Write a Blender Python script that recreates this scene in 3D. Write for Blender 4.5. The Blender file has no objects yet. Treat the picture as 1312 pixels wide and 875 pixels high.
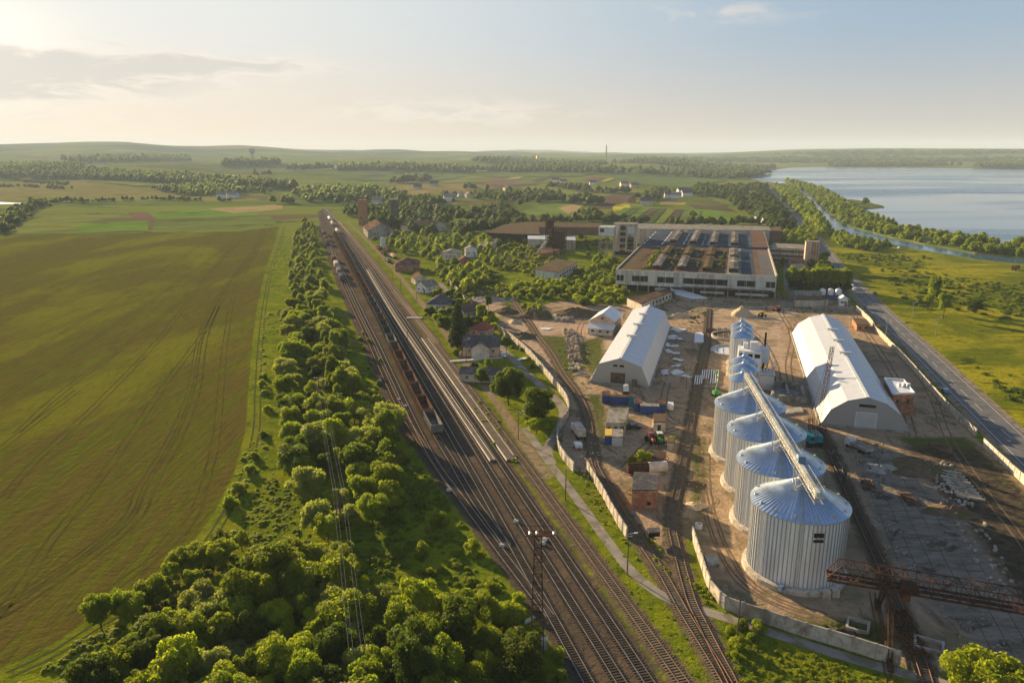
HAZE_D = 8e-5; SKY_DUST = .5; ZEN = (.12, .20, .38); SKY_TINT = (1.0, .98, .97); SKY_VEIL = .97; CLOUD_DARK = (.64, .62, .58); CLOUD_LIGHT = (.88, .78, .68)
SKY_STRENGTH = .05; SUN_E = 5.0; SUN_COL = (1.0, .74, .42); EXPOSURE = 1.62
import bpy, math, random
import numpy as np
from mathutils import Vector, Matrix
random.seed(7)
RNG = np.random.default_rng(7)
R = math.radians
C = bpy.context.scene.collection
SC = bpy.context.scene

# ------------------------------------------------------------------ camera model
F, CX, CY, H0 = 960.0, 656.0, 437.5, 78.0
PITCH = math.atan((CY - 192) / F)
cp, sp = math.cos(PITCH), math.sin(PITCH)
SUN_AZ, SUN_EL = R(-36), R(13)

def terrain(x, y):
    """ground height: flat valley floor, gentle plateau and far hills"""
    r = math.hypot(x, y)
    if r < 1500 or y < 200: return 0.0
    a = math.degrees(math.atan2(x, y))
    return float(terr_np(np.array([x]), np.array([y]))[0])

HA = [-50, -34, -31, -26.5, -23.5, -21.5, -19.5, -15.5, -13.0, -8, -3, 5, 13, 17, 21, 25, 29, 34, 50]
HZ = [112, 112, 124, 140, 112, 100, 108, 78, 66, 74, 60, 44, 40, 62, 78, 84, 82, 84, 90]
def sstep(a, b, v):
    t = np.clip((v - a) / (b - a), 0, 1); return t * t * (3 - 2 * t)
def terr_np(x, y):
    r = np.hypot(x, y); a = np.degrees(np.arctan2(x, y))
    left = 1 - sstep(9, 17, a)
    rise = left * 26 * sstep(1900, 3400, r)
    und = left * sstep(1500, 2600, r) * 5 * (np.sin(x / 210 + y / 340) + np.sin(x / 130 - y / 290 + 1.3))
    hz = np.interp(a, HA, HZ)
    hill = np.clip(hz - left * 26, 4, None) * sstep(3700, 7000, r) * (1 + .05 * np.sin(x / 420) + .04 * np.sin(y / 300 + x / 700))
    back = (1 - .35 * sstep(7000, 9500, r))
    rr = (rise + und + hill) * back + sstep(8500, 11500, r) * 40 * np.clip(np.sin(a * .31 + 1.1), 0, 1)
    rr = np.where((r < 1400) | (y < 200), 0, rr)
    return rr

def G(px, py, z=0.0):
    """ground point seen at photo pixel (px, py) at height z"""
    u, v = (px - CX) / F, -(py - CY) / F
    dx, dy, dz = u, cp + v * sp, v * cp - sp
    t = (z - H0) / dz
    return Vector((dx * t, dy * t, z))
def T(px, py):
    """first hit with the terrain"""
    u, v = (px - CX) / F, -(py - CY) / F
    d = Vector((u, cp + v * sp, v * cp - sp))
    s = 90.0
    while s < 12500:
        p = d * s
        h = terrain(p.x, p.y)
        if H0 + p.z <= h: return Vector((p.x, p.y, h))
        s += max(1.0, min(40, (H0 + p.z - h) * 2.0))
    p = d * 12000
    return Vector((p.x, p.y, terrain(p.x, p.y)))
def g2(pts, z=0.0): return [G(a, b, z) for a, b in pts]

# ------------------------------------------------------------------ materials
MATS = {}
class NT:
    def __init__(s, name):
        s.m = bpy.data.materials.new(name); s.m.use_nodes = True
        s.t = s.m.node_tree; s.t.nodes.clear()
        s.out = s.n('ShaderNodeOutputMaterial')
    def n(s, typ, **kw):
        nd = s.t.nodes.new(typ)
        for k, v in kw.items():
            if k[0] == '_': nd.inputs[k[1:]].default_value = v
            else: setattr(nd, k, v)
        return nd
    def l(s, a, b): s.t.links.new(a, b)
def c4(c): return (c[0], c[1], c[2], 1)

def mathn(N, op, a, b=None, clamp=False):
    nd = N.n('ShaderNodeMath', operation=op, use_clamp=clamp)
    for i, v in enumerate((a, b)):
        if v is None: continue
        if hasattr(v, 'links'): N.l(v, nd.inputs[i])
        else: nd.inputs[i].default_value = v
    return nd.outputs[0]
def mixc(N, f, a, b, blend='MIX'):
    nd = N.n('ShaderNodeMix', data_type='RGBA', blend_type=blend)
    for i, v in ((0, f), (6, a), (7, b)):
        if hasattr(v, 'links'): N.l(v, nd.inputs[i])
        elif i == 0: nd.inputs[0].default_value = v
        else: nd.inputs[i].default_value = c4(v)
    return nd.outputs[2]
def noise(N, vec, scale, detail=5, rough=.6, dist=0):
    nd = N.n('ShaderNodeTexNoise', _Scale=scale, _Detail=detail, _Roughness=rough, _Distortion=dist)
    N.l(vec, nd.inputs['Vector']); return nd.outputs['Fac']
def maprange(N, v, a, b, c=0, d=1, smooth=True):
    nd = N.n('ShaderNodeMapRange', interpolation_type='SMOOTHSTEP' if smooth else 'LINEAR')
    N.l(v, nd.inputs[0])
    for i, k in enumerate((a, b, c, d)): nd.inputs[1 + i].default_value = k
    return nd.outputs[0]
def mapping(N, vec, scale=(1, 1, 1), rot=(0, 0, 0)):
    nd = N.n('ShaderNodeMapping'); nd.inputs['Scale'].default_value = scale; nd.inputs['Rotation'].default_value = rot
    N.l(vec, nd.inputs['Vector']); return nd.outputs[0]

def mat(name, col, col2=None, scale=1.0, rough=.85, metal=0.0, stain=None, stain_amt=.5, stain_scale=.25, bump=.0, streak=False, space='Object', lo=.35, hi=.65, spec=.3):
    """weathered procedural surface: two tones mixed by noise, plus a stain tone in patches"""
    if name in MATS: return MATS[name]
    N = NT(name); p = N.n('ShaderNodeBsdfPrincipled', _Roughness=rough, _Metallic=metal)
    p.inputs['Specular IOR Level'].default_value = .0 if (rough > .7 and spec == .3) else spec
    if space == 'Object': v = N.n('ShaderNodeTexCoord').outputs['Object']
    else: v = N.n('ShaderNodeNewGeometry').outputs['Position']
    if streak: v = mapping(N, v, (1, 1, .12))
    n1 = noise(N, v, scale)
    c = mixc(N, maprange(N, n1, lo, hi), col, col2 or [k * .75 for k in col])
    if stain:
        n2 = noise(N, v, stain_scale, 7, .7, .4)
        c = mixc(N, maprange(N, n2, .62 - stain_amt * .3, .72 - stain_amt * .2), c, stain)
    N.l(c, p.inputs['Base Color'])
    if bump:
        b = N.n('ShaderNodeBump', _Strength=bump, _Distance=.1); N.l(noise(N, v, scale * 4), b.inputs['Height']); N.l(b.outputs[0], p.inputs['Normal'])
    N.l(p.outputs[0], N.out.inputs[0]); MATS[name] = N.m
    return N.m

def corrugated(name, col, col2, period=.6, axis=0, rough=.35, metal=.85, seam=None, depth=.25):
    """ribbed sheet metal (bump waves along one object axis) with panel tone variation"""
    N = NT(name); p = N.n('ShaderNodeBsdfPrincipled', _Roughness=rough, _Metallic=metal)
    v = N.n('ShaderNodeTexCoord').outputs['Object']
    sep = N.n('ShaderNodeSeparateXYZ'); N.l(v, sep.inputs[0])
    w = mathn(N, 'SINE', mathn(N, 'MULTIPLY', sep.outputs[axis], 2 * math.pi / period))
    c = mixc(N, maprange(N, noise(N, v, .5, 6, .7), .3, .7), col, col2)
    if seam:
        fr = mathn(N, 'FRACT', mathn(N, 'MULTIPLY', sep.outputs[seam[0]], 1.0 / seam[1]))
        c = mixc(N, mathn(N, 'LESS_THAN', fr, seam[2]), c, [k * .5 for k in col])
    c = mixc(N, mathn(N, 'MULTIPLY', maprange(N, noise(N, mapping(N, v, (.7, .7, .09)), 1.3, 6, .75, .3), .55, .7), .35), c, [k * .55 for k in (col[0], col[1] * .95, col[2] * .88)])
    N.l(c, p.inputs['Base Color'])
    b = N.n('ShaderNodeBump', _Strength=.6, _Distance=depth); N.l(w, b.inputs['Height']); N.l(b.outputs[0], p.inputs['Normal'])
    N.l(p.outputs[0], N.out.inputs[0]); MATS[name] = N.m; return N.m

def foliage(name, col, col2, col3):
    N = NT(name)
    pos = N.n('ShaderNodeNewGeometry').outputs['Position']
    oi = N.n('ShaderNodeObjectInfo').outputs['Random']
    c = mixc(N, maprange(N, noise(N, pos, 1.6, 5, .8), .38, .62), col, col2)
    c = mixc(N, maprange(N, noise(N, pos, .05, 2), .42, .62), c, col3)
    c = mixc(N, mathn(N, 'MULTIPLY', oi, .55), c, (col3[0] * 1.15, col3[1] * 1.1, col3[2]))
    hs = N.n('ShaderNodeHueSaturation'); N.l(c, hs.inputs['Color'])
    N.l(maprange(N, oi, 0, 1, .75, 1.3, False), hs.inputs['Value'])
    d = N.n('ShaderNodeBsdfPrincipled', _Roughness=.6); d.inputs['Specular IOR Level'].default_value = .06
    tr = N.n('ShaderNodeBsdfTranslucent')
    N.l(hs.outputs[0], d.inputs['Base Color']);
    tc = mixc(N, 1.0, hs.outputs[0], (1.5, 1.7, .75), 'MULTIPLY'); N.l(tc, tr.inputs[0])
    mx = N.n('ShaderNodeMixShader', _Fac=.54); N.l(d.outputs[0], mx.inputs[1]); N.l(tr.outputs[0], mx.inputs[2])
    N.l(mx.outputs[0], N.out.inputs[0]); MATS[name] = N.m; return N.m

M = {}
M['leaf'] = foliage('leaf_mid', (.075, .115, .008), (.155, .2, .012), (.17, .2, .012))
M['leaf_dark'] = foliage('leaf_dark', (.035, .06, .007), (.065, .095, .009), (.09, .115, .010))
M['leaf_yellow'] = foliage('leaf_yellow', (.125, .16, .008), (.235, .27, .014), (.205, .225, .014))
M['leaf_silver'] = foliage('leaf_silver', (.17, .19, .05), (.3, .32, .10), (.2, .21, .05))
M['leaf_far'] = foliage('leaf_far', (.045, .07, .016), (.09, .12, .022), (.075, .1, .02))
M['needle'] = foliage('needle', (.018, .035, .012), (.03, .05, .016), (.035, .05, .02))
M['bark'] = mat('bark', (.09, .07, .05), (.05, .04, .03), 3)
M['silo_wall'] = mat('silo_galvanised', (.74, .78, .82), (.64, .68, .72), 1.2, rough=.5, metal=.12, stain=(.6, .61, .61), stain_scale=.4, streak=True)
M['silo_rib'] = mat('silo_rib', (.42, .42, .42), (.33, .33, .33), 2, rough=.5, metal=.5)
M['silo_roof'] = mat('silo_roof', (.5, .62, .76), (.4, .52, .66), .8, rough=.33, metal=.8)  # blue of the reflected sky is put into the metal colour
M['silo_roof_rib'] = mat('silo_roof_rib', (.55, .65, .74), None, 1, rough=.35, metal=.8)
M['concrete'] = mat('concrete', (.36, .34, .30), (.26, .25, .22), .8, stain=(.17, .15, .12), bump=.2)
M['concrete_pale'] = mat('concrete_pale', (.52, .47, .40), (.42, .38, .32), .8, stain=(.28, .25, .2), stain_scale=.5)
M['slab'] = mat('slab', (.42, .40, .36), (.3, .28, .25), .7, stain=(.2, .17, .13))
M['asphalt'] = mat('asphalt', (.105, .108, .115), (.135, .135, .135), .15, stain=(.085, .085, .087), space='W', spec=.2)
M['asphalt_old'] = mat('asphalt_old', (.29, .26, .22), (.22, .2, .165), .3, stain=(.17, .15, .11), space='W')
M['gravel'] = mat('gravel', (.27, .22, .16), (.19, .155, .11), .5, stain=(.12, .12, .05), space='W')
M['white_paint'] = mat('white_paint', (.6, .59, .56), (.48, .47, .45), 2, space='W')
M['white_sheet'] = mat('white_sheet', (.62, .64, .66), (.54, .56, .58), .15, rough=.45, stain=(.6, .6, .58), stain_scale=.08, stain_amt=.3)
M['grey_sheet'] = mat('grey_sheet', (.48, .51, .54), (.4, .43, .46), .2, rough=.4, metal=.2)
M['blue_metal_roof'] = corrugated('blue_metal_roof', (.5, .6, .72), (.42, .52, .64), 1.0, 1, rough=.3, metal=.6)
M['rust'] = mat('rust', (.06, .034, .024), (.04, .025, .02), 1.5, rough=.9, stain=(.1, .05, .03), stain_scale=.8)
M['rust_orange'] = mat('rust_orange', (.14, .065, .032), (.09, .043, .025), 1.2, rough=.9)
M['brick'] = mat('brick', (.3, .13, .075), (.22, .095, .06), 2, stain=(.36, .22, .14), stain_scale=.7, bump=.2)
M['brick_orange'] = mat('brick_orange', (.4, .2, .1), (.3, .14, .075), 1.5, stain=(.2, .12, .08))
M['plaster'] = mat('plaster', (.6, .54, .46), (.5, .44, .37), .8, stain=(.38, .33, .27))
M['plaster_white'] = mat('plaster_white', (.72, .7, .66), (.62, .6, .56), .8, stain=(.5, .47, .42), stain_amt=.3)
M['plaster_peach'] = mat('plaster_peach', (.6, .42, .32), (.5, .35, .26), .8, stain=(.36, .27, .2))
M['panel'] = mat('panel_concrete', (.5, .53, .50), (.4, .43, .41), .5, stain=(.3, .3, .27), streak=True)
M['panel_warm'] = mat('panel_warm', (.44, .4, .34), (.34, .31, .27), .4, stain=(.22, .2, .16), streak=True)
M['roof_tar'] = mat('roof_tar', (.065, .052, .045), (.04, .036, .034), .12, stain=(.13, .085, .058), stain_scale=.06, stain_amt=.7)
M['roof_brown'] = mat('roof_brown', (.15, .1, .07), (.1, .07, .052), .15, stain=(.09, .1, .045), stain_scale=.1)
M['roof_blue'] = mat('roof_blue', (.06, .08, .11), (.045, .06, .085), .1, rough=.75, stain=(.11, .115, .125), stain_scale=.06, stain_amt=.5)
M['roof_rusty'] = mat('roof_rusty', (.17, .105, .072), (.12, .075, .055), .12, stain=(.12, .09, .07))
M['roof_slate'] = mat('roof_slate', (.09, .09, .095), (.06, .06, .065), 1, stain=(.14, .13, .12))
M['roof_grey'] = mat('roof_asbestos', (.3, .28, .25), (.2, .19, .17), .9, stain=(.13, .13, .08))
M['roof_red'] = mat('roof_red', (.3, .09, .06), (.22, .07, .05), 1)
M['lantern'] = mat('lantern', (.12, .11, .1), (.08, .074, .07), .3, stain=(.3, .27, .24), stain_scale=.15, stain_amt=.5)
M['lantern_moss'] = mat('lantern_moss', (.12, .08, .052), (.075, .055, .04), .3, stain=(.12, .115, .04), stain_scale=.12, stain_amt=.6)
M['dark'] = mat('dark_interior', (.018, .017, .016), (.03, .028, .026), .5)
M['glass'] = mat('window_glass', (.04, .05, .055), (.06, .07, .075), 1, rough=.15, spec=.6)
M['rail'] = mat('rail_steel', (.42, .39, .37), (.3, .26, .23), .5, rough=.4, metal=.8, space='W')
M['rail_rusty'] = mat('rail_rusty', (.26, .15, .09), (.18, .1, .06), .5, rough=.6, metal=.3, space='W')
M['sleeper'] = mat('sleeper', (.1, .08, .06), (.06, .05, .04), .8, space='W')
M['sleeper_pale'] = mat('sleeper_pale', (.2, .17, .12), (.13, .11, .08), .8, space='W')
M['platform'] = mat('platform', (.15, .125, .1), (.11, .095, .075), .4, space='W', stain=(.14, .12, .09))
M['kerb'] = mat('kerb', (.6, .54, .47), (.42, .38, .32), .6, space='W')
M['wood'] = mat('wood_pole', (.16, .12, .09), (.1, .08, .06), 2)
M['coal'] = mat('coal', (.035, .032, .03), (.06, .052, .045), 2)
M['wagon_brown'] = mat('wagon_brown', (.105, .068, .052), (.07, .048, .04), .8, stain=(.2, .13, .09))
M['wagon_rust'] = mat('wagon_rust', (.16, .085, .055), (.105, .06, .042), .8)
M['wagon_green'] = mat('wagon_green', (.05, .09, .07), (.04, .065, .055), .8, stain=(.1, .08, .06))
M['wagon_blue'] = mat('wagon_blue', (.08, .11, .16), (.06, .08, .11), .8, stain=(.11, .09, .07))
M['wagon_grey'] = mat('wagon_grey', (.2, .21, .2), (.14, .145, .14), .8, stain=(.14, .1, .08))
M['tank_cream'] = mat('tank_cream', (.62, .5, .38), (.5, .4, .3), .8)
M['underframe'] = mat('underframe', (.04, .036, .033), None, 2)
M['blue_paint'] = mat('blue_paint', (.02, .07, .24), (.016, .05, .18), .8, rough=.5, stain=(.08, .08, .12), stain_amt=.2)
M['teal'] = mat('teal', (.03, .3, .34), (.02, .22, .26), 1, rough=.45)
M['yellow'] = mat('yellow', (.65, .42, .04), (.5, .33, .04), 1, rough=.5)
M['orange'] = mat('orange', (.55, .15, .03), (.42, .11, .03), 1, rough=.5)
M['red'] = mat('red', (.24, .045, .035), (.18, .035, .03), 1, rough=.45)
M['green_paint'] = mat('green_paint', (.06, .3, .05), (.05, .22, .04), 1, rough=.45)
M['car_white'] = mat('car_white', (.7, .7, .69), None, 1, rough=.25)
M['car_dark'] = mat('car_dark', (.04, .045, .06), None, 1, rough=.25)
M['car_blue'] = mat('car_blue', (.12, .2, .32), None, 1, rough=.25)
M['tyre'] = mat('tyre', (.02, .02, .02), None, 1)
M['sand'] = mat('sand', (.5, .38, .24), (.42, .32, .2), 1, bump=.4)
M['soil'] = mat('soil', (.16, .11, .075), (.1, .07, .05), .5, bump=.5, stain=(.09, .1, .03))
M['rubble'] = mat('rubble', (.3, .27, .23), (.2, .18, .15), .6, stain=(.36, .26, .2), bump=.4)
M['gold'] = mat('gold', (.8, .5, .1), None, 1, rough=.3, metal=.9)
M['steel'] = mat('steel', (.5, .49, .46), (.4, .39, .37), 1, rough=.45, metal=.6)

# ------------------------------------------------------------------ object helpers
def tag(o, label=None, cat=None, group=None, kind=None):
    if label: o['label'] = label
    if cat: o['category'] = cat
    if group: o['group'] = group
    if kind: o['kind'] = kind
    return o
def empty(name, loc, rz=0, label=None, cat=None, group=None):
    o = bpy.data.objects.new(name, None); C.objects.link(o); o.location = loc; o.rotation_euler = (0, 0, rz)
    o.empty_display_size = .5
    return tag(o, label, cat, group)
CHILDREN = {}
def copy_tree(o, parent=None):
    c = o.copy(); C.objects.link(c)
    if parent is not None:
        c.parent = parent; CHILDREN.setdefault(parent.name, []).append(c)
    for ch in CHILDREN.get(o.name, []): copy_tree(ch, c)
    return c

class MB:
    def __init__(s): s.v = []; s.f = []
    def add(s, vs, fs):
        b = len(s.v); s.v += [tuple(v) for v in vs]; s.f += [tuple(i + b for i in f) for f in fs]; return s
    def box(s, c, d, rz=0, taper=1.0):
        x, y, z = d[0] / 2, d[1] / 2, d[2] / 2; co, si = math.cos(rz), math.sin(rz); vs = []
        for k in (-1, 1):
            t = taper if k > 0 else 1
            for a, b in ((-1, -1), (1, -1), (1, 1), (-1, 1)):
                X, Y = a * x * t, b * y * t
                vs.append((c[0] + X * co - Y * si, c[1] + X * si + Y * co, c[2] + k * z))
        return s.add(vs, [(3, 2, 1, 0), (4, 5, 6, 7), (0, 1, 5, 4), (1, 2, 6, 5), (2, 3, 7, 6), (3, 0, 4, 7)])
    def prism(s, poly, z0, z1):
        n = len(poly)
        a = sum(poly[i][0] * poly[(i + 1) % n][1] - poly[(i + 1) % n][0] * poly[i][1] for i in range(n))
        if a < 0: poly = poly[::-1]
        vs = [(p[0], p[1], z0) for p in poly] + [(p[0], p[1], z1) for p in poly]
        return s.add(vs, [tuple(range(n - 1, -1, -1)), tuple(range(n, 2 * n))] + [(i, (i + 1) % n, n + (i + 1) % n, n + i) for i in range(n)])
    def extrude(s, sec, y0, y1, caps=True):
        """cross-section (x,z) list swept along y"""
        n = len(sec)
        vs = [(x, y0, z) for x, z in sec] + [(x, y1, z) for x, z in sec]
        fs = [(i, n + i, n + (i + 1) % n, (i + 1) % n) for i in range(n)]
        if caps: fs += [tuple(range(n)), tuple(range(2 * n - 1, n - 1, -1))]
        return s.add(vs, fs)
    def rev(s, prof, n=24, c=(0, 0, 0), closed=False):
        """profile (r,z) turned round z"""
        vs = []
        for r, z in prof:
            for k in range(n):
                a = 2 * math.pi * k / n; vs.append((c[0] + r * math.cos(a), c[1] + r * math.sin(a), c[2] + z))
        fs = []
        for j in range(len(prof) - 1):
            for k in range(n):
                fs.append((j * n + k, j * n + (k + 1) % n, (j + 1) * n + (k + 1) % n, (j + 1) * n + k))
        if closed: fs += [tuple(range(n - 1, -1, -1)), tuple(range((len(prof) - 1) * n, len(prof) * n))]
        return s.add(vs, fs)
    def tube(s, a, b, r, n=6, r2=None):
        a, b = Vector(a), Vector(b); d = b - a
        if d.length < 1e-6: return s
        d.normalize(); u = d.orthogonal().normalized(); w = d.cross(u); r2 = r if r2 is None else r2
        vs = [a + (u * math.cos(2 * math.pi * k / n) + w * math.sin(2 * math.pi * k / n)) * r for k in range(n)]
        vs += [b + (u * math.cos(2 * math.pi * k / n) + w * math.sin(2 * math.pi * k / n)) * r2 for k in range(n)]
        return s.add(vs, [(k, (k + 1) % n, n + (k + 1) % n, n + k) for k in range(n)] + [tuple(range(n - 1, -1, -1)), tuple(range(n, 2 * n))])
    def lattice(s, a, b, w, r, n, up=(0, 0, 1), h=None, w2=None):
        """four-chord lattice from a to b"""
        a, b = Vector(a), Vector(b); d = (b - a); L = d.length; d.normalize()
        up = Vector(up); side = d.cross(up)
        if side.length < .1: side = d.cross(Vector((1, 0, 0)))
        side.normalize(); up = side.cross(d).normalized(); h = h or w; w2 = w2 or w
        def P(i, t):
            q = [(-1, -1), (1, -1), (1, 1), (-1, 1)][i]; ww = w + (w2 - w) * t; hh = h * ww / w
            return a + d * L * t + side * q[0] * ww / 2 + up * q[1] * hh / 2
        for i in range(4): s.tube(P(i, 0), P(i, 1), r, 4)
        for k in range(n):
            t0, t1 = k / n, (k + 1) / n
            for i in range(4):
                j = (i + 1) % 4
                s.tube(P(i, t0), P(j, t0), r * .6, 3)
                if k % 2: s.tube(P(i, t0), P(j, t1), r * .6, 3)
                else: s.tube(P(j, t0), P(i, t1), r * .6, 3)
        return s
    def build(s, name, m, parent=None, smooth=False, loc=None, bevel=0):
        me = bpy.data.meshes.new(name); me.from_pydata(s.v, [], s.f)
        if smooth: me.polygons.foreach_set('use_smooth', [True] * len(me.polygons))
        me.materials.append(m)
        o = bpy.data.objects.new(name, me); C.objects.link(o)
        if parent is not None:
            o.parent = parent; CHILDREN.setdefault(parent.name, []).append(o)
        if loc is not None: o.location = loc
        if bevel:
            b = o.modifiers.new('b', 'BEVEL'); b.width = bevel; b.segments = 1
        return o

def np_mesh(name, verts, quads, m, tris=None):
    me = bpy.data.meshes.new(name)
    nv = len(verts); nq = 0 if quads is None else len(quads); nt = 0 if tris is None else len(tris)
    me.vertices.add(nv); me.vertices.foreach_set('co', np.asarray(verts, dtype=np.float32).ravel())
    idx = []; starts = []; tot = 0
    if nq: idx.append(np.asarray(quads, dtype=np.int32).ravel()); starts.append(np.arange(nq) * 4); tot = nq * 4
    if nt: idx.append(np.asarray(tris, dtype=np.int32).ravel()); starts.append(tot + np.arange(nt) * 3)
    idx = np.concatenate(idx); me.loops.add(len(idx)); me.loops.foreach_set('vertex_index', idx)
    st = np.concatenate(starts).astype(np.int32); me.polygons.add(len(st)); me.polygons.foreach_set('loop_start', st)
    me.update(calc_edges=True); me.validate()
    if m: me.materials.append(m)
    return me
def link_mesh(name, me, parent=None):
    o = bpy.data.objects.new(name, me); C.objects.link(o)
    if parent is not None: o.parent = parent; CHILDREN.setdefault(parent.name, []).append(o)
    return o

def smooth_line(pts, step=4.0):
    """Catmull-Rom through ground points, resampled"""
    P = [Vector((p[0], p[1], 0)) for p in pts]
    P = [P[0] * 2 - P[1]] + P + [P[-1] * 2 - P[-2]]
    out = []
    for i in range(1, len(P) - 2):
        a, b, c, d = P[i - 1:i + 3]; n = max(2, int((c - b).length / step))
        for k in range(n):
            t = k / n
            out.append(.5 * ((2 * b) + (c - a) * t + (2 * a - 5 * b + 4 * c - d) * t * t + (3 * b - a - 3 * c + d) * t ** 3))
    out.append(P[-2]); return out
def offset_line(L, off):
    out = []
    for i, p in enumerate(L):
        d = (L[min(i + 1, len(L) - 1)] - L[max(i - 1, 0)]); d.normalize()
        out.append(p + Vector((d.y, -d.x, 0)) * off)
    return out
def ribbon(L, w, z, mb=None, off=0, h=0):
    """flat (or raised, h>0) strip along a line"""
    mb = mb or MB(); A = offset_line(L, off - w / 2); B = offset_line(L, off + w / 2)
    n = len(L); vs = [(p.x, p.y, z) for p in A] + [(p.x, p.y, z) for p in B]
    fs = [(i, n + i, n + i + 1, i + 1) for i in range(n - 1)]
    if h:
        vs += [(p.x, p.y, z - h) for p in A] + [(p.x, p.y, z - h) for p in B]
        fs += [(2 * n + i, i, i + 1, 2 * n + i + 1) for i in range(n - 1)] + [(n + i, 3 * n + i, 3 * n + i + 1, n + i + 1) for i in range(n - 1)]
        fs += [(0, 2 * n, 3 * n, n), (n - 1, 2 * n - 1, 4 * n - 1, 3 * n - 1)]
    return mb.add(vs, fs)

def sdist(x, y, poly):
    """signed distance (positive inside) of points to a polygon"""
    P = np.array([(p[0], p[1]) for p in poly]); n = len(P)
    best = np.full(x.shape, 1e18); inside = np.zeros(x.shape, bool)
    for i in range(n):
        ax, ay = P[i]; bx, by = P[(i + 1) % n]; ex, ey = bx - ax, by - ay
        t = np.clip(((x - ax) * ex + (y - ay) * ey) / (ex * ex + ey * ey + 1e-9), 0, 1)
        best = np.minimum(best, (x - ax - t * ex) ** 2 + (y - ay - t * ey) ** 2)
        c = ((ay > y) != (by > y)); xi = ax + (y - ay) * ex / (ey if abs(ey) > 1e-9 else 1e-9)
        inside ^= c & (x < xi)
    d = np.sqrt(best); return np.where(inside, d, -d)
def ldist(x, y, L):
    best = np.full(x.shape, 1e18)
    for i in range(len(L) - 1):
        ax, ay = L[i][0], L[i][1]; ex, ey = L[i + 1][0] - ax, L[i + 1][1] - ay
        t = np.clip(((x - ax) * ex + (y - ay) * ey) / (ex * ex + ey * ey + 1e-9), 0, 1)
        best = np.minimum(best, (x - ax - t * ex) ** 2 + (y - ay - t * ey) ** 2)
    return np.sqrt(best)
def inside(p, poly):
    c = False; n = len(poly)
    for i in range(n):
        a, b = poly[i], poly[(i + 1) % n]
        if (a[1] > p[1]) != (b[1] > p[1]) and p[0] < a[0] + (p[1] - a[1]) * (b[0] - a[0]) / (b[1] - a[1]): c = not c
    return c
#PART2
# ------------------------------------------------------------------ layout lines (traced on the ground plane)
TR = {
 'A': [(785,930),(754,875),(689,757),(624,640),(556,520),(489.5,400),(462,350),(436,305),(421,280),(416,268)],
 'B': [(830,930),(796,875),(722,757),(649,640),(575,520),(498,400),(468,350),(440,305),(423.5,280),(417,268)],
 'Cc': [(869,930),(832,875),(753,757),(674,640),(593,520),(511,400),(478,350),(446,305),(426,280),(418,268)],
 'D': [(916,930),(876,875),(790,757),(705,640),(617,520),(550,430),(528,400),(490,350),(453,305),(429,280),(419,268)],
 'W': [(650,700),(607,640),(578,590),(560,560),(530,503),(504,449),(488,415),(470,380),(447,335),(430,303),(419,280),(414,268)],
 'E': [(705,790),(672,747),(640,705),(592,640),(549,578),(506,490),(485,445),(463,400),(445,362),(432,335),(421,308),(414,288),(411,270)],
 'Ff': [(592,640),(565,606),(515,528),(492,480),(470,430),(452,392),(437,358),(424,325),(411,290)],
 'D2': [(560,440),(530,404),(505,375),(480,342),(456,312),(434,284)],
 'G1': [(954,930),(931.5,875),(902,826),(874,780.6),(851.5,739.5),(828.6,705),(805,670),(788,645),(774,617.6),(763,597),(757.5,570),(755,544),(749,521.6),(738.5,502),(723,481.6),(706,452.6),(690,432),(678,414),(663,392.6),(655,378)],
 'G2': [(958,930),(940,878),(920,840),(897,794),(884.6,767),(872,721),(862,683),(862,655),(867,630),(880,570),(889,520),(898,473),(905,438),(909,396)],
 'Hh': [(1205,930),(1187.5,872),(1177,841),(1144,761),(1123,711),(1101,664),(1083,621),(1061,571),(1050,548)],
}
TL = {k: smooth_line(g2(v), 5) for k, v in TR.items()}
ROAD = smooth_line(g2([(1420,680),(1312,577),(1283,550),(1230.5,499),(1176,446),(1120,393),(1071,342),(1051,316),(1040,300),(1022,282),(1006,266),(993,252),(984,240),(975,229)]), 6)
PATH = smooth_line(g2([(1330,915),(1250,888),(1180,868),(1120,852),(1060,834),(1011.5,818),(966,803.5),(920,788),(883.5,776),(851.5,764.6),(828.6,748.6),(803.5,725.7),(769,680),(740,640),(708,598),(690,573),(672,548)]), 3)
PATH2 = smooth_line(g2([(706,594),(701,582),(703,572),(713,556),(722,537),(719,519),(699,499),(676,479),(655,458),(637,440),(620,425),(600,405),(585,388),(572,372),(562,362)]), 3)
LANE = smooth_line(g2([(1100,398),(1050,397),(1000,391),(960,389),(925,391),(900,402)]), 4)
LANE2 = smooth_line(g2([(1007,392),(1010,370),(1009,345),(1012,330)]), 4)
BANK = smooth_line(g2([(700,610),(640,520),(600,468),(560,412),(530,376),(500,340),(470,308),(445,284)]), 5)   # dusty strip right of the tracks
FIELD_EDGE = [(0,857),(60,829),(118,792),(180,757),(240,706),(275,655),(300,606),(315,550),(318,500),(323,440),(330,390),(340,345),(352,312),(358,290)]
FIELD = g2([(-420,875)] + [(-60,880)] + FIELD_EDGE + [(300,297),(97,300),(0,303),(-300,310)])
YARD = g2([(597,363),(640,383),(672,398),(720,385),(770,390),(850,392),(900,375),(1000,377),(1090,390),(1103,402),(1130,432),(1180,487),(1250,561),(1312,622),(1400,720),(1400,930),(1240,868),(1150,850),(1050,820),(960,790),(912,768),(888,692),(868,690),(868,720),(850,720),(828,706),(805,690),(758,605),(735,604),(718,575),(722,550),(732,525),(715,498),(690,466),(660,440),(630,405)])
MEADOW = g2([(1063,318),(1135,394),(1190,446),(1244,498),(1312,558),(1500,700),(1700,450),(1312,345),(1180,322),(1100,312)])
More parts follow.
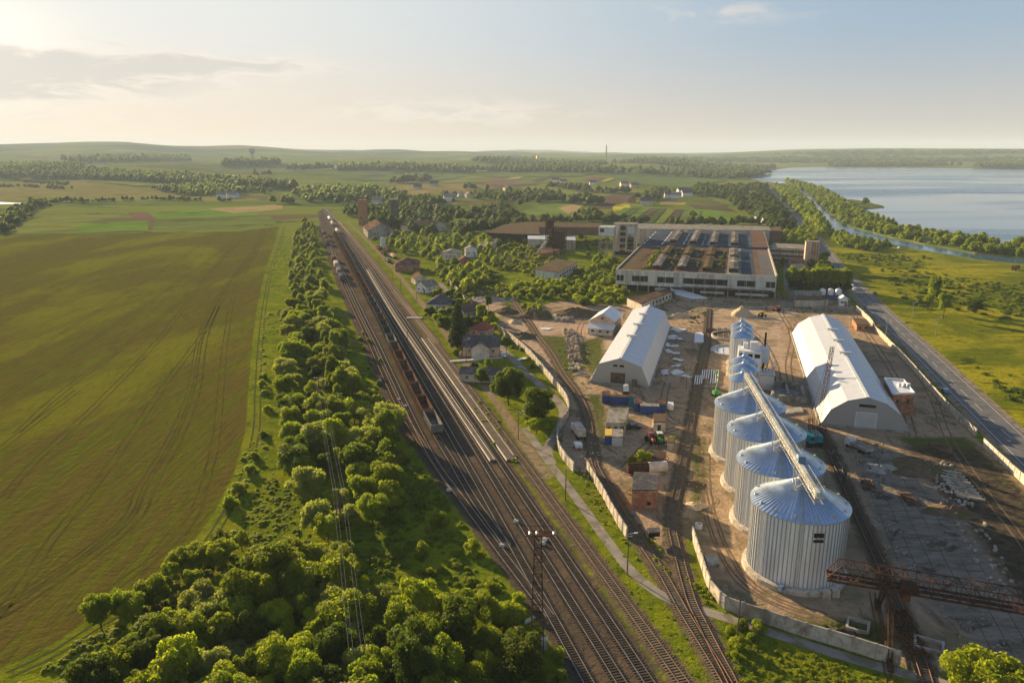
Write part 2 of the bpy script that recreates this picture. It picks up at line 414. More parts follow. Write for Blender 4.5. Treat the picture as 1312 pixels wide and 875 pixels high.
CONC = g2([(1098,590),(1125,575),(1160,582),(1180,615),(1230,665),(1275,735),(1330,800),(1330,880),(1265,830),(1200,785),(1165,740),(1130,690)])
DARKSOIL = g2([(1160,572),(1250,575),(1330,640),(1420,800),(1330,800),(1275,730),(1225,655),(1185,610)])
LAKE = g2([(956,229),(985,233),(1012,238),(1028,250),(1042,264),(1050,277),(1058,289),(1072,297),(1100,304),(1140,313),(1200,324),(1250,332),(1312,338),(1500,352),(2200,380),(2600,300),(2400,232),(1700,219),(1312,216),(1130,214.5),(1060,213.5),(1010,215.5),(985,219)])
DIKE = g2([(1004,231),(1030,236),(1052,243),(1078,257),(1102,273),(1140,287),(1200,302),(1260,311),(1312,318),(1500,330),(1500,346),(1312,332),(1250,325.5),(1200,317),(1150,307),(1110,297),(1085,289),(1066,276),(1052,263),(1040,251),(1022,241)])
ISLAND = g2([(1072,258),(1090,256.5),(1110,259),(1130,264.5),(1134,266.5),(1118,268),(1092,267.5),(1080,264)])

# ------------------------------------------------------------------ ground sheet
def axis(lo, hi, fine_lo, fine_hi, st, gr, mx):
    a = list(np.arange(fine_lo, fine_hi, st)); s = st; v = fine_lo; L = []
    while v > lo: s = min(s * gr, mx); v -= s; L.append(v)
    s = st; v = a[-1]; Rr = []
    while v < hi: s = min(s * gr, mx); v += s; Rr.append(v)
    return np.array(L[::-1] + a + Rr)
xs = axis(-9500, 11000, -150, 240, 1.5, 1.028, 170)
ys = axis(-400, 12800, 92, 400, 1.5, 1.022, 110)
X, Y = np.meshgrid(xs, ys); X = X.ravel(); Y = Y.ravel()
Z = terr_np(X, Y)
near = (Y < 420) & (Y > 80) & (np.abs(X) < 330)
Z = Z + np.where(near, 0.0, 0.0)
nx, ny = len(xs), len(ys)
I = np.arange(nx * ny).reshape(ny, nx)
Q = np.stack([I[:-1, :-1], I[:-1, 1:], I[1:, 1:], I[1:, :-1]], -1).reshape(-1, 4)
gm = np_mesh('ground', np.stack([X, Y, Z], 1), Q, None)
def att(name, r, g, b):
    a = gm.color_attributes.new(name, 'FLOAT_COLOR', 'POINT')
    d = np.ones((len(X), 4), np.float32); d[:, 0] = r; d[:, 1] = g; d[:, 2] = b
    a.data.foreach_set('color', d.ravel())
def sm(d, w): return np.clip(.5 + d / (2 * w), 0, 1)
nearR = (np.hypot(X, Y) < 1500)
def masked(fn, w):
    out = np.zeros(X.shape, np.float32); out[nearR] = sm(fn(X[nearR], Y[nearR]), w); return out
yard = masked(lambda x, y: sdist(x, y, YARD), 3)
main = [TL[k] for k in ('A', 'B', 'Cc', 'W', 'E', 'Ff')]
bal = masked(lambda x, y: np.where(y < 190, 2.5, 3.6) - np.min([ldist(x, y, l[::2]) for l in main], axis=0), 1.3)
side = masked(lambda x, y: 2.2 - np.min([ldist(x, y, TL[k][::2]) for k in ('D', 'D2', 'G1', 'G2', 'Hh')], axis=0), 1.6)
crop = masked(lambda x, y: sdist(x, y, FIELD), 1.2)
conc = masked(lambda x, y: sdist(x, y, CONC), 5)
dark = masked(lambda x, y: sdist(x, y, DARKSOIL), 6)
mead = masked(lambda x, y: sdist(x, y, MEADOW), 2)
dry = masked(lambda x, y: 1.6 - ldist(x, y, BANK), 2)
DUST = [g2(p) for p in ([(618,392),(645,405),(690,400),(770,420),(790,440),(740,470),(715,480),(670,430)],[(585,362),(612,375),(640,390),(660,410),(636,408),(600,385)],[(903,395),(1000,392),(1020,400),(1000,420),(1010,470),(965,470),(905,430)])]
dust = masked(lambda x, y: np.max([sdist(x, y, p) for p in DUST], axis=0), 5)
GREENS = [g2(p) for p in ([(745,438),(772,430),(775,470),(760,485),(742,460)],[(690,430),(725,432),(745,470),(735,490),(715,470)],[(752,505),(772,505),(778,560),(765,560)],[(888,560),(905,560),(900,680),(885,640)],[(865,690),(890,690),(905,760),(925,785),(890,780),(870,730)],[(640,390),(680,380),(700,400),(670,400)],[(1150,560),(1240,560),(1330,650),(1330,700),(1270,650),(1200,600)],[(905,755),(950,775),(1000,790),(1060,790),(1150,800),(1150,845),(1050,815),(960,788)])]
grn = masked(lambda x, y: np.max([sdist(x, y, p) for p in GREENS], axis=0), 4)
rr = np.hypot(X, Y)
far = np.clip((rr - 560) / 250, 0, 1) * np.where(X > 200, .6, 1)
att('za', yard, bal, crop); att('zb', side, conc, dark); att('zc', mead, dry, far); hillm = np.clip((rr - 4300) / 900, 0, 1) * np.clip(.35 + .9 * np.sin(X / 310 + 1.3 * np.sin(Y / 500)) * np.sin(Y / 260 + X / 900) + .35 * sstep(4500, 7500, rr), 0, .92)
att('zd', dust, grn, hillm)

N = NT('ground')
pos = N.n('ShaderNodeNewGeometry').outputs['Position']
def attr(n):
    a = N.n('ShaderNodeAttribute', attribute_name=n); s = N.n('ShaderNodeSeparateColor'); N.l(a.outputs['Color'], s.inputs[0]); return s.outputs
za, zb, zc, zd = attr('za'), attr('zb'), attr('zc'), attr('zd')
nf = noise(N, pos, .45, 7, .65, .3); nm = noise(N, pos, .09, 5, .6); nl = noise(N, pos, .018, 5, .6); nff = noise(N, pos, 2.2, 4, .7); nk = noise(N, pos, .0035, 3, .5)
def msk(a, jit=.7, sharp=.12, nn=None):
    v = mathn(N, 'ADD', a, mathn(N, 'MULTIPLY', mathn(N, 'SUBTRACT', nn or nf, .5), jit))
    return maprange(N, v, .5 - sharp, .5 + sharp)
# grass
gr = mixc(N, maprange(N, nf, .35, .65), (.07, .105, .007), (.13, .17, .009))
gr = mixc(N, maprange(N, nm, .38, .66), gr, (.18, .20, .010))
gr = mixc(N, mathn(N, 'MULTIPLY', maprange(N, nl, .5, .68), .6), gr, (.16, .145, .02))
gr = mixc(N, mathn(N, 'MULTIPLY', maprange(N, nff, .5, .72), .6), gr, (.035, .05, .006))
gr = mixc(N, mathn(N, 'MULTIPLY', maprange(N, noise(N, pos, .22, 6, .75, .6), .54, .64), .7), gr, (.03, .055, .006))
# meadow : yellower with dark tussocks
mv = mapping(N, pos, (.6, 1.0, 1), (0, 0, .3))
md = mixc(N, maprange(N, noise(N, mv, .03, 6, .62, .5), .4, .6), (.10, .125, .006), (.27, .25, .012))
md = mixc(N, maprange(N, noise(N, mapping(N, pos, (.5, 1.6, 1), (0, 0, -.25)), .06, 6, .7, .8), .55, .66), md, (.035, .055, .006))
md = mixc(N, mathn(N, 'MULTIPLY', maprange(N, noise(N, pos, .35, 6, .75, .6), .52, .64), .75), md, (.04, .06, .006))
col = mixc(N, msk(zc[0], .4), gr, md)
# far patchwork of strips
pv = mapping(N, pos, (.005, .010, 0), (0, 0, .45))
vo = N.n('ShaderNodeTexVoronoi', feature='F1', distance='CHEBYCHEV', _Scale=1.0, _Randomness=.75); N.l(pv, vo.inputs['Vector'])
cr = N.n('ShaderNodeValToRGB'); sepc = N.n('ShaderNodeSeparateColor'); N.l(vo.outputs['Color'], sepc.inputs[0]); N.l(sepc.outputs[0], cr.inputs[0])
cr.color_ramp.interpolation = 'CONSTANT'
pal = [(.10, .15, .022), (.15, .17, .03), (.075, .11, .018), (.13, .18, .025), (.2, .18, .06), (.09, .13, .02), (.16, .19, .03), (.12, .09, .05), (.11, .16, .025)]
e = cr.color_ramp.elements; e[0].color = c4(pal[0]); e[1].position = .99; e[1].color = c4(pal[1])
for i, p in enumerate(pal[1:]):
    q = e.new((i + 1) / len(pal)); q.color = c4(p)
pf = mixc(N, .25, cr.outputs[0], mixc(N, maprange(N, nl, .3, .7), (.06, .09, .02), (.13, .14, .035)))
pf = mixc(N, maprange(N, noise(N, mapping(N, pos, (1, 2, 1)), .006, 8, .75), .56, .62), pf, (.04, .065, .02))
pf = mixc(N, zd[2], pf, (.028, .045, .016))
col = mixc(N, zc[2], col, pf)
# young crop with bare rows
sv = mapping(N, pos, (.33, .012, 1), (0, 0, .42))
st = noise(N, sv, 1.0, 5, .65, .6)
st2 = noise(N, mapping(N, pos, (1.1, .04, 1), (0, 0, .35)), 1.0, 3, .6, .4)
cf = mixc(N, maprange(N, st, .37, .58), (.095, .12, .006), (.11, .09, .018))
cf = mixc(N, mathn(N, 'MULTIPLY', maprange(N, st2, .45, .6), .35), cf, (.07, .05, .014))
cf = mixc(N, mathn(N, 'MULTIPLY', maprange(N, noise(N, mapping(N, pos, (1, .4, 1), (0, 0, .9)), .014, 5, .6, .5), .47, .62), .75), cf, (.165, .175, .008))
cf = mixc(N, mathn(N, 'MULTIPLY', maprange(N, nff, .4, .7), .3), cf, (.065, .052, .014))
rows = noise(N, mapping(N, pos, (2.2, .12, 1), (0, 0, .52)), 1.0, 4, .75, .5)
cf = mixc(N, mathn(N, 'MULTIPLY', maprange(N, rows, .45, .62), .55), cf, (.05, .045, .014))
cf = mixc(N, mathn(N, 'MULTIPLY', maprange(N, noise(N, pos, 5, 2, .6), .55, .7), .5), cf, (.14, .15, .015))
col = mixc(N, msk(za[2], .25), col, cf)
# yard
yd = mixc(N, maprange(N, nf, .3, .7), (.28, .2, .13), (.42, .31, .2))
yd = mixc(N, maprange(N, noise(N, mapping(N, pos, (1, .35, 1), (0, 0, -.3)), .25, 7, .7, .8), .52, .66), yd, (.15, .105, .065))
yd = mixc(N, maprange(N, nl, .48, .62), yd, (.27, .2, .135))
yd = mixc(N, msk(zd[0], .8, .2), yd, mixc(N, maprange(N, nf, .3, .7), (.33, .24, .165), (.43, .33, .24)))
yd = mixc(N, mathn(N, 'MULTIPLY', maprange(N, nm, .5, .62), .55), yd, (.1, .1, .045))
yd = mixc(N, msk(zd[1], 1.0, .2), yd, mixc(N, maprange(N, nf, .4, .6), (.06, .085, .02), (.11, .11, .035)))
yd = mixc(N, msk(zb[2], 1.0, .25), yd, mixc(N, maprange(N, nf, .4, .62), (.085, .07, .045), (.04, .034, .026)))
cn = mixc(N, maprange(N, noise(N, mapping(N, pos, (.3, 1, 1), (0, 0, .28)), .5, 8, .75, .5), .35, .7), (.25, .22, .18), (.12, .1, .075))
cn = mixc(N, maprange(N, noise(N, pos, .12, 7, .7, .6), .56, .64), cn, (.08, .065, .05))
yd = mixc(N, msk(zb[1], 1.6, .15), yd, cn)
col = mixc(N, msk(za[0], .6), col, yd)
# ballast and dusty verges
col = mixc(N, msk(zc[1], .7, .2), col, mixc(N, maprange(N, nf, .35, .65), (.27, .2, .13), (.18, .145, .08)))
sd = mixc(N, maprange(N, nf, .35, .65), (.15, .11, .07), (.1, .078, .05))
col = mixc(N, msk(zb[0], .9, .18), col, sd)
bl = mixc(N, maprange(N, nff, .3, .7), (.058, .046, .036), (.10, .078, .058))
bl = mixc(N, maprange(N, nm, .5, .66), bl, (.125, .09, .06))
bl = mixc(N, maprange(N, noise(N, mapping(N, pos, (1, .3, 1), (0, 0, .25)), .1, 5, .6), .58, .66), bl, (.085, .095, .025))
col = mixc(N, msk(za[1], .6, .15), col, bl)
p = N.n('ShaderNodeBsdfPrincipled', _Roughness=.95); p.inputs['Specular IOR Level'].default_value = .0
N.l(col, p.inputs['Base Color'])
bh = mathn(N, 'ADD', mathn(N, 'MULTIPLY', nf, 1.0), mathn(N, 'MULTIPLY', nff, .35))
b = N.n('ShaderNodeBump', _Strength=.8, _Distance=.7); N.l(bh, b.inputs['Height']); N.l(b.outputs[0], p.inputs['Normal'])
N.l(p.outputs[0], N.out.inputs[0]); gm.materials.append(N.m)
gm.polygons.foreach_set('use_smooth', [True] * len(gm.polygons))
ground = link_mesh('ground', gm); tag(ground, kind='structure')

# ------------------------------------------------------------------ sheets on the ground
def sheet(name, L, w, z, m, off=0):
    return tag(ribbon(L, w, z, None, off).build(name, m), kind='structure')
sheet('road', ROAD, 9.6, .03, M['asphalt'])
for off, w in ((-3.9, .16), (3.9, .16)): sheet('road_marking', ROAD, w, .036, M['white_paint'], off)
mk = MB(); acc = 0
for i in range(0, len(ROAD) - 2, 2): ribbon(ROAD[i:i + 2], .15, .036, mk)
tag(mk.build('road_marking', M['white_paint']), kind='structure')
sheet('road_shoulder', ROAD, 13.5, .015, M['gravel'])
sheet('path', PATH, 2.3, .03, M['asphalt_old']); sheet('path', PATH2, 3.0, .034, M['asphalt_old'])
sheet('lane', LANE, 7, .02, M['gravel']); sheet('lane', LANE2, 5, .025, M['asphalt_old'])
sheet('lane', smooth_line([G(1100,398), G(1108,392), G(1118,396)], 3), 7, .022, M['gravel'])

# tramlines in the crop
tm = mat('tramline_soil', (.06, .05, .016), (.085, .085, .012), .12, space='W')
em = mat('worn_track', (.06, .07, .018), (.085, .08, .03), .3, space='W')
TRAM = [[(0,512),(60,474),(130,428),(195,385),(250,346),(294,313),(310,298)],
 [(21,555),(85,498),(156,446),(227,389),(270,346),(318,299)], [(-40,500),(0,477),(71,432),(177,366),(248,320),(283,299)],
 [(-60,440),(0,414),(89,366),(170,328),(235,299)], [(-80,400),(0,372),(80,341),(150,318),(190,302)], [(-60,360),(0,344),(70,322),(120,304)],
 [(-60,812),(0,788),(72,743),(137,697),(180,657),(194.5,621),(230,560),(253,498),(264,430),(283.5,384),(312,342),(335,310),(338,294)],
 [(-50,840),(22,757),(65,693),(119,625),(166,560),(212.6,491),(262,425),(279,392)], [(0,643),(40,596),(79,560),(150,492),(216,420),(268,352),(300,316)],
 [(-30,590),(0,574),(30,552),(100,500)], [(90,790),(170,735),(235,680),(262,620),(277,560),(283,500),(290,430),(303,370),(330,320)]]
for k, pl in enumerate(TRAM):
    L = smooth_line(g2(pl), 4)
    w = .45 if k != 6 else .65
    for off in (-.95, .95):
        L2 = [p_ + Vector((random.uniform(-.06, .06), 0, 0)) for p_ in L]
        sheet('wheel_track', L2, w, .03, tm, off)
    if k == 6:
        for off in (-3.2, -1.9): sheet('wheel_track', L, .45, .031, tm, off)
EDGE = smooth_line(g2([(x + 4, y) for x, y in FIELD_EDGE]), 4)
for off in (1.2, 2.9): sheet('wheel_track', EDGE, .5, .03, em, off)

# ruts in the yard and joints between the concrete slabs
rut = mat('rut_soil', (.13, .09, .06), (.19, .135, .09), .5, space='W')
for k, pl in enumerate([[(885,545),(893,600),(908,660),(925,705),(950,745),(1000,775),(1070,800)], [(905,560),(905,620),(915,670),(940,725),(985,765),(1060,790)], [(640,402),(700,412),(780,415),(860,408),(930,407),(1000,415)], [(1150,440),(1190,500),(1215,560),(1262,630),(1330,720)],
   [(1000,400),(1015,430),(1010,470),(1020,510)], [(930,405),(970,430),(990,460),(1000,500)], [(735,480),(750,455),(742,425),(752,405)], [(855,490),(850,520),(862,540),(900,552),(960,560)], [(800,600),(840,560),(868,548)], [(1060,565),(1120,568),(1200,590),(1260,610)], [(1095,405),(1120,440),(1150,490),(1170,560)]]):
    L = smooth_line(g2(pl), 2)
    for off in (-.95, .95): sheet('wheel_track', [q + Vector((random.uniform(-.1, .1), 0, 0)) for q in L], .38 + .1 * (k % 3), .012 + .001 * k, rut, off)
joint = mat('slab_joint', (.05, .045, .035), (.07, .075, .03), .6, space='W'); jm = MB()
ja, jb = Vector((math.cos(R(16)), -math.sin(R(16)), 0)), Vector((math.sin(R(16)), math.cos(R(16)), 0)); jc = sum(CONC, Vector()) / len(CONC)
for d1, d2, st_ in ((ja, jb, 3.0), (jb, ja, 6.0)):
    for i in range(-40, 41):
        run = []
        for j in range(-90, 91):
            q = jc + d1 * i * st_ + d2 * j * 1.5
            if inside(q, CONC) and math.sin(q.x * .21 + 1) * math.sin(q.y * .17) > -.45: run.append(q + d1 * random.uniform(-.03, .03))
            else:
                if len(run) > 2: ribbon(run, .11, .02 if st_ == 3.0 else .024, jm)
                run = []
        if len(run) > 2: ribbon(run, .11, .02 if st_ == 3.0 else .024, jm)
tag(jm.build('slab_joints', joint), kind='structure')

# fields beyond : own crops, on the terrain
def field(pts, col, col2=None, dz=.06):
    m_ = mat('crop_%d' % len(MATS), [c * 1.25 for c in col], [c * .95 for c in col], .02, space='W', stain=[c * .65 for c in col], stain_scale=.015, stain_amt=.3)
    P = [T(a, b) for a, b in pts]
    bm_ = MB(); c = sum(P, Vector()) / len(P)
    # subdivide so that the sheet follows the slopes
    ring = []
    for i in range(len(P)):
        a, b_ = P[i], P[(i + 1) % len(P)]
        for k in range(6): ring.append(a.lerp(b_, k / 6))
    n = len(ring); vs = []
    for j in range(1, 7):
        for q in ring:
            w = c.lerp(q, j / 6); vs.append((w.x, w.y, terrain(w.x, w.y) + dz + (1.2 if w.y > 1500 else 0)))
    vs.append((c.x, c.y, terrain(c.x, c.y) + dz + (1.2 if c.y > 1500 else 0)))
    fs = [(len(vs) - 1, i, (i + 1) % n) for i in range(n)]
    for j in range(5):
        for i in range(n): fs.append((j * n + i, (j + 1) * n + i, (j + 1) * n + (i + 1) % n, j * n + (i + 1) % n))
    return tag(bm_.add(vs, fs).build('field', m_, smooth=True), kind='structure')
YG, BG, BR, TAN, OL = (.13, .15, .03), (.1, .17, .02), (.13, .08, .055), (.26, .2, .09), (.15, .14, .04)
for k, (pts, c_) in enumerate([([(8,300),(97,299),(105,286),(160,275),(60,277),(30,285)], YG), ([(97,299),(104,286),(190,283),(190,295)], BG), ([(163,273),(189,272.7),(201,282),(173.5,282.7)], BR),
  ([(190,273),(265,268),(330,273),(330,276),(201,281)], BG), ([(266,268),(362,262),(362,268),(300,273.5)], TAN), ([(0,233),(93,233),(250,250),(225,254),(0,258)], OL),
  ([(0,224),(50,222),(83,226),(75,230),(20,229)], TAN), ([(83,231.7),(141,229),(221,236.7),(176,239)], YG), ([(195,295),(200,283),(345,277),(355,286),(300,295)], (.1, .13, .03)),
  ([(673,266),(700,258),(752,258),(728,275),(676,276)], (.12, .16, .04)), ([(715,266),(752,259),(740,270),(728,275)], TAN), ([(783.6,263),(806,262),(809,268),(786,270.5)], (.36, .33, .03)),
  ([(761,253),(814,247),(826,253),(791,262),(761,262)], (.105, .07, .05)), ([(765,262),(790,262),(782,268),(752,268)], (.09, .06, .045)),
  ([(870,268),(905,268),(960,281),(955,286),(890,279)], BG), ([(886,258),(905,256),(935,262),(930,268)], (.09, .08, .04)), ([(880,262),(930,266),(945,272),(890,268)], (.075, .06, .04)),
  ([(845,258),(880,260),(876,263),(846,262)], TAN), ([(640,279),(660,270),(663,272),(645,282)], TAN), ([(560,262),(590,258),(598,261),(565,268)], (.14, .13, .04)),
  ([(606,235),(640,230),(660,234),(690,237),(640,240)], BR), ([(655,228),(675,226),(665,230),(650,231)], TAN), ([(680,232),(700,226),(704,227),(690,233)], (.09, .07, .045)), ([(768,233),(780,229),(790,229.5),(775,234)], (.25, .24, .05)),
  ([(745,232),(758,227.5),(775,228),(765,233)], BR), ([(400,222),(470,218),(560,219),(600,226),(560,232),(440,231)], (.09, .125, .03)), ([(600,222),(680,221),(760,224),(740,227),(640,228)], (.085, .12, .03)),
  ([(455,227),(485,223),(498,226),(480,228)], (.07, .07, .045)), ([(502,222),(520,218),(530,222),(512,225)], (.06, .07, .04)), ([(780,225),(880,226),(930,232),(880,242),(800,236)], (.08, .12, .03)),
  ([(510,238),(600,236),(640,243),(570,247),(500,246)], (.17, .14, .055)), ([(520,247),(545,244),(552,247),(530,251)], (.2, .16, .06)), ([(660,240),(740,243),(745,249),(690,250)], (.14, .16, .04)),
  ([(230,212),(380,212),(420,220),(330,224),(240,216)], (.09, .115, .035)), ([(1120,203),(1230,199),(1312,201),(1312,206),(1180,207)], (.09, .13, .04))]):
    field(pts, c_, dz=.06 + .012 * k)
# fan of narrow vegetable strips
cols = [(.1, .15, .03), (.07, .1, .025), (.11, .16, .03), (.085, .065, .045), (.06, .08, .025), (.13, .15, .03), (.075, .055, .04), (.09, .12, .03)]
for k in range(9):
    x0, x1 = 786 + k * 12, 786 + (k + 1) * 12 - 1.2; y0 = 264 + k * .4
    field([(x0 + 14 - k, y0 + 3), (x1 + 14 - k, y0 + 3), (x1 - 18 + k * 2.2, 287), (x0 - 18 + k * 2.2, 287)], cols[k % 8], dz=.8)
for k in range(5):
    field([(888 + k * 9, 247 + k * 3), (925 + k * 6, 250 + k * 3.2), (930 + k * 6, 252 + k * 3.2), (884 + k * 9, 249 + k * 3.2)], cols[(k * 3 + 1) % 8], dz=.9)

# water
N = NT('water'); p = N.n('ShaderNodeBsdfPrincipled', _Roughness=.12); p.inputs['IOR'].default_value = 1.33
p.inputs['Base Color'].default_value = (.05, .11, .18, 1)
pos = N.n('ShaderNodeNewGeometry').outputs['Position']
w1 = noise(N, mapping(N, pos, (.35, 1, 1)), .25, 4, .6); w2 = noise(N, mapping(N, pos, (.25, 1, 1)), .004, 4, .6, .6)
rg = maprange(N, w2, .42, .6, .1, .28); N.l(rg, p.inputs['Roughness'])
b = N.n('ShaderNodeBump', _Strength=.35, _Distance=.25); N.l(w1, b.inputs['Height']); N.l(b.outputs[0], p.inputs['Normal'])
N.l(p.outputs[0], N.out.inputs[0]); M['water'] = N.m
def poly_sheet(name, P, z, m, zb=None):
    mb = MB()
    mb.prism([(q.x, q.y) for q in P], z - .3 if zb is None else zb, z); return tag(mb.build(name, m), kind='structure')
poly_sheet('lake_water', LAKE, .35, M['water'])
turf = mat('bank_turf', (.06, .1, .018), (.1, .125, .025), .05, space='W', stain=(.14, .13, .05), stain_scale=.03)
def jitter(P, a):
    out = []
    for i in range(len(P)):
        q, w = P[i], P[(i + 1) % len(P)]; n = max(1, int((w - q).length / 12))
        for k in range(n):
            t = q.lerp(w, k / n); out.append(t + Vector((random.uniform(-a, a), random.uniform(-a, a), 0)))
    return out
poly_sheet('causeway', jitter(DIKE, 2.0), 1.4, turf, 0); poly_sheet('island', jitter(ISLAND, 2), 1.0, turf, 0)
poly_sheet('stream_water', g2([(-40,266),(0,259.5),(28,260.5),(34,262),(0,262.3),(-40,272)]), .5, M['water'])

# platforms with pale edges
for pts, w in (([(640,590),(585,497),(503,369),(470,344)], 2.6), ([(674,590),(636,532),(600,478),(566,434)], 5.2)): pass
PL1 = smooth_line([(TL['B'][0] * 0)] * 0 or g2([(631,591),(583,520),(541,457),(503,400),(471,346)]), 5)
PL2 = smooth_line(g2([(655.3,590),(605.5,520),(544,434)]), 5)
for L, w, lab in ((PL1, 1.5, 'long narrow concrete platform between the shiny tracks'), (PL2, 2.7, 'wide tarred station platform with pale concrete edges')):
    t = empty('railway_platform', L[0], 0, lab, 'platform')
    Lr = [q - L[0] for q in L]
    ribbon(Lr, w - .3, .42, None, 0, .42).build('platform_deck', M['platform'], t)
    for s in (-1, 1): ribbon(Lr, .2, .47, None, s * (w / 2 - .1), .47).build('platform_edge', M['kerb'], t)
for a, b_, lab in (((541,408),(521,408), 'far pale plank crossing over the dusty tracks'), ((617,461),(577,464), 'pale crossing leading from the station house over the platform')):
    L = smooth_line(g2([b_, a]), 3); 
    tag(ribbon(L, 1.8, .5, None, 0, .5).build('track_crossing', M['kerb']), lab, 'crossing')
tag(ribbon(smooth_line(g2([(598,461),(645,458)]), 3), 2.4, .045).build('path', M['kerb']), kind='structure')

# ------------------------------------------------------------------ railway tracks
TNAME = {'A': 'long shiny railway track just right of the open wagons', 'B': 'railway track left of the narrow platform', 'Cc': 'railway track between the two platforms', 'D': 'dusty railway track right of the wide platform',
 'W': 'track under the long line of open wagons', 'E': 'bright curving track along the dark tree belt', 'Ff': 'outermost dull track beside the tree belt', 'D2': 'overgrown dusty siding at the far station',
 'G1': 'rusty siding curving through the yard past the blue containers', 'G2': 'straight rusty siding between the brick hut and the silos', 'Hh': 'dark track behind the big silos running under the gantry'}
for k, L in TL.items():
    o0 = L[0].copy(); t = empty('railway_track', o0, 0, TNAME[k], 'railway track')
    Lr = [q - o0 for q in L]
    rm = M['rail'] if k in ('A', 'B', 'Cc', 'E', 'W') else M['rail_rusty']
    for s in (-1, 1): ribbon(Lr, .085, .3, None, s * .76, .18).build('rail', rm, t)
    sl = MB(); d = 0; step = .62
    for i in range(len(Lr) - 1):
        seg = Lr[i + 1] - Lr[i]; ln = seg.length; ang = math.atan2(seg.y, seg.x)
        far_ = (o0 + Lr[i]).y > 420
        while d < ln:
            if far_ and random.random() < .6: d += step; continue
            q = Lr[i] + seg * (d / ln)
            sl.box((q.x, q.y, .06), (.26, 2.7, .14), ang); d += step
        d -= ln
    so = sl.build('sleepers', M['sleeper_pale'] if k in ('D', 'G1', 'G2', 'D2') else M['sleeper'], t); so['kind'] = 'stuff'
#PART3
# ================================================================== BIG SILOS
AX = R(16)            # azimuth of the yard grid
def loc_axis(az):     # unit vectors (right, forward) of a local frame
    return Vector((math.cos(az), -math.sin(az), 0)), Vector((math.sin(az), math.cos(az), 0))
def silo(name, loc, r, he, hr, nrib, label, group, seams=64, fine=True, rz=0.0, found=True):
    t = empty(name, loc, rz, label, 'silo', group)
    f = MB().rev([(r + .95, 0), (r + .95, .9), (r + .1, 1.15)], 64 if fine else 32); f.build('foundation_ring', M['concrete_pale'], t)
    w_ = MB(); n = 96 if fine else 40; prof = []
    rings = 11 if fine else 9
    for k in range(rings):
        z0 = 1.0 + (he - 1.0) * k / rings; z1 = 1.0 + (he - 1.0) * (k + 1) / rings
        prof += [(r - .01, z0), (r + .006, z0 + .06), (r - .01, z0 + .12), (r - .01, z1)]
    w_.rev(prof, n); w_.build('wall', M['silo_wall'], t)
    rb = MB()
    for k in range(nrib):
        a = 2 * math.pi * k / nrib; rb.box(((r + .08) * math.cos(a), (r + .08) * math.sin(a), 1 + (he - 1) / 2), (.12, .13, he - 1), a)
    if fine:
        pass
    rb.build('stiffeners', M['silo_rib'], t)
    rf = MB().rev([(r + .35, he - .05), (r + .35, he + .05), (r * .31, he + hr * .70), (r * .31, he + hr * .715), (.55, he + hr)], n if fine else 48); ro = rf.build('roof', M['silo_roof'], t)
    rr_ = MB()
    for k in range(seams):
        a = 2 * math.pi * (k + .5) / seams; c_, s_ = math.cos(a), math.sin(a)
        rr_.tube((c_ * (r + .35), s_ * (r + .35), he + .08), (c_ * r * .22, s_ * r * .22, he + hr * .82), .085 if fine else .06, 3)
        if k % 3 == 0: rr_.tube((c_ * r * .3, s_ * r * .3, he + hr * .73), (c_ * .6, s_ * .6, he + hr), .06, 3)
    rr_.build('roof_ribs', M['silo_roof_rib'], ro)
    MB().rev([(.7, he + hr - .25), (.7, he + hr + .35), (.95, he + hr + .4), (.1, he + hr + .65)], 16).build('roof_cap', M['silo_roof_rib'], ro)
    if fine:
        MB().rev([(r * .31, he + hr * .705), (r * .31, he + hr * .735), (r * .29, he + hr * .745)], 40).build('walkway_ring', M['steel'], ro)
        for k in range(14):
            a = 2 * math.pi * k / 14 + .2; q = r * .93; v_ = MB()
            v_.box((math.cos(a) * q, math.sin(a) * q, he + .72), (.55, .42, .5), a, .7); v_.build('roof_vent', M['steel'], ro)
    # ladder and door
    ld = MB(); a = -1.9
    for s in (-.25, .25): ld.tube((math.cos(a) * (r + .3) + s, math.sin(a) * (r + .3), .9), (math.cos(a) * (r + .3) + s, math.sin(a) * (r + .3), he), .04, 4)
    for k in range(int(he / .5)): ld.tube((math.cos(a) * (r + .3) - .25, math.sin(a) * (r + .3), 1 + k * .5), (math.cos(a) * (r + .3) + .25, math.sin(a) * (r + .3), 1 + k * .5), .03, 3)
    ld.build('ladder', M['steel'], t)
    return t
APEX = [(1028.5, 610), (1003, 562), (984, 524.5), (963, 493.7)]
SL = []
names = ['nearest big round silo, standing beside the rusty gantry', 'second big round silo, just behind the nearest one', 'third big round silo, between the second and the farthest large one', 'farthest big round silo, in front of the slim silos']
for k, a in enumerate(APEX):
    p_ = G(a[0], a[1], 19.2); SL.append(p_)
    t = silo('grain_silo', (p_.x, p_.y, 0), 8.6, 14.0, 4.9, 72, 'ribbed galvanised ' + names[k], 'row of four big grain silos')
    b_ = MB().box((2.4, -9.6, .75), (1.3, 1.1, 1.5)).box((4.1, -9.2, .75), (1.3, 1.1, 1.5)); b_.build('fan_housing', M['concrete_pale'], t)
    MB().box((-5.2, -8.2, 1.1), (.9, .8, .9), .5).build('fan', M['car_blue'], t)
    h_ = MB().box((.35, -8.72, 11.8), (1.7, .25, .75)).box((.35, -8.72, 10.7), (1.7, .25, .45)); h_.build('hatch', M['dark'], t)
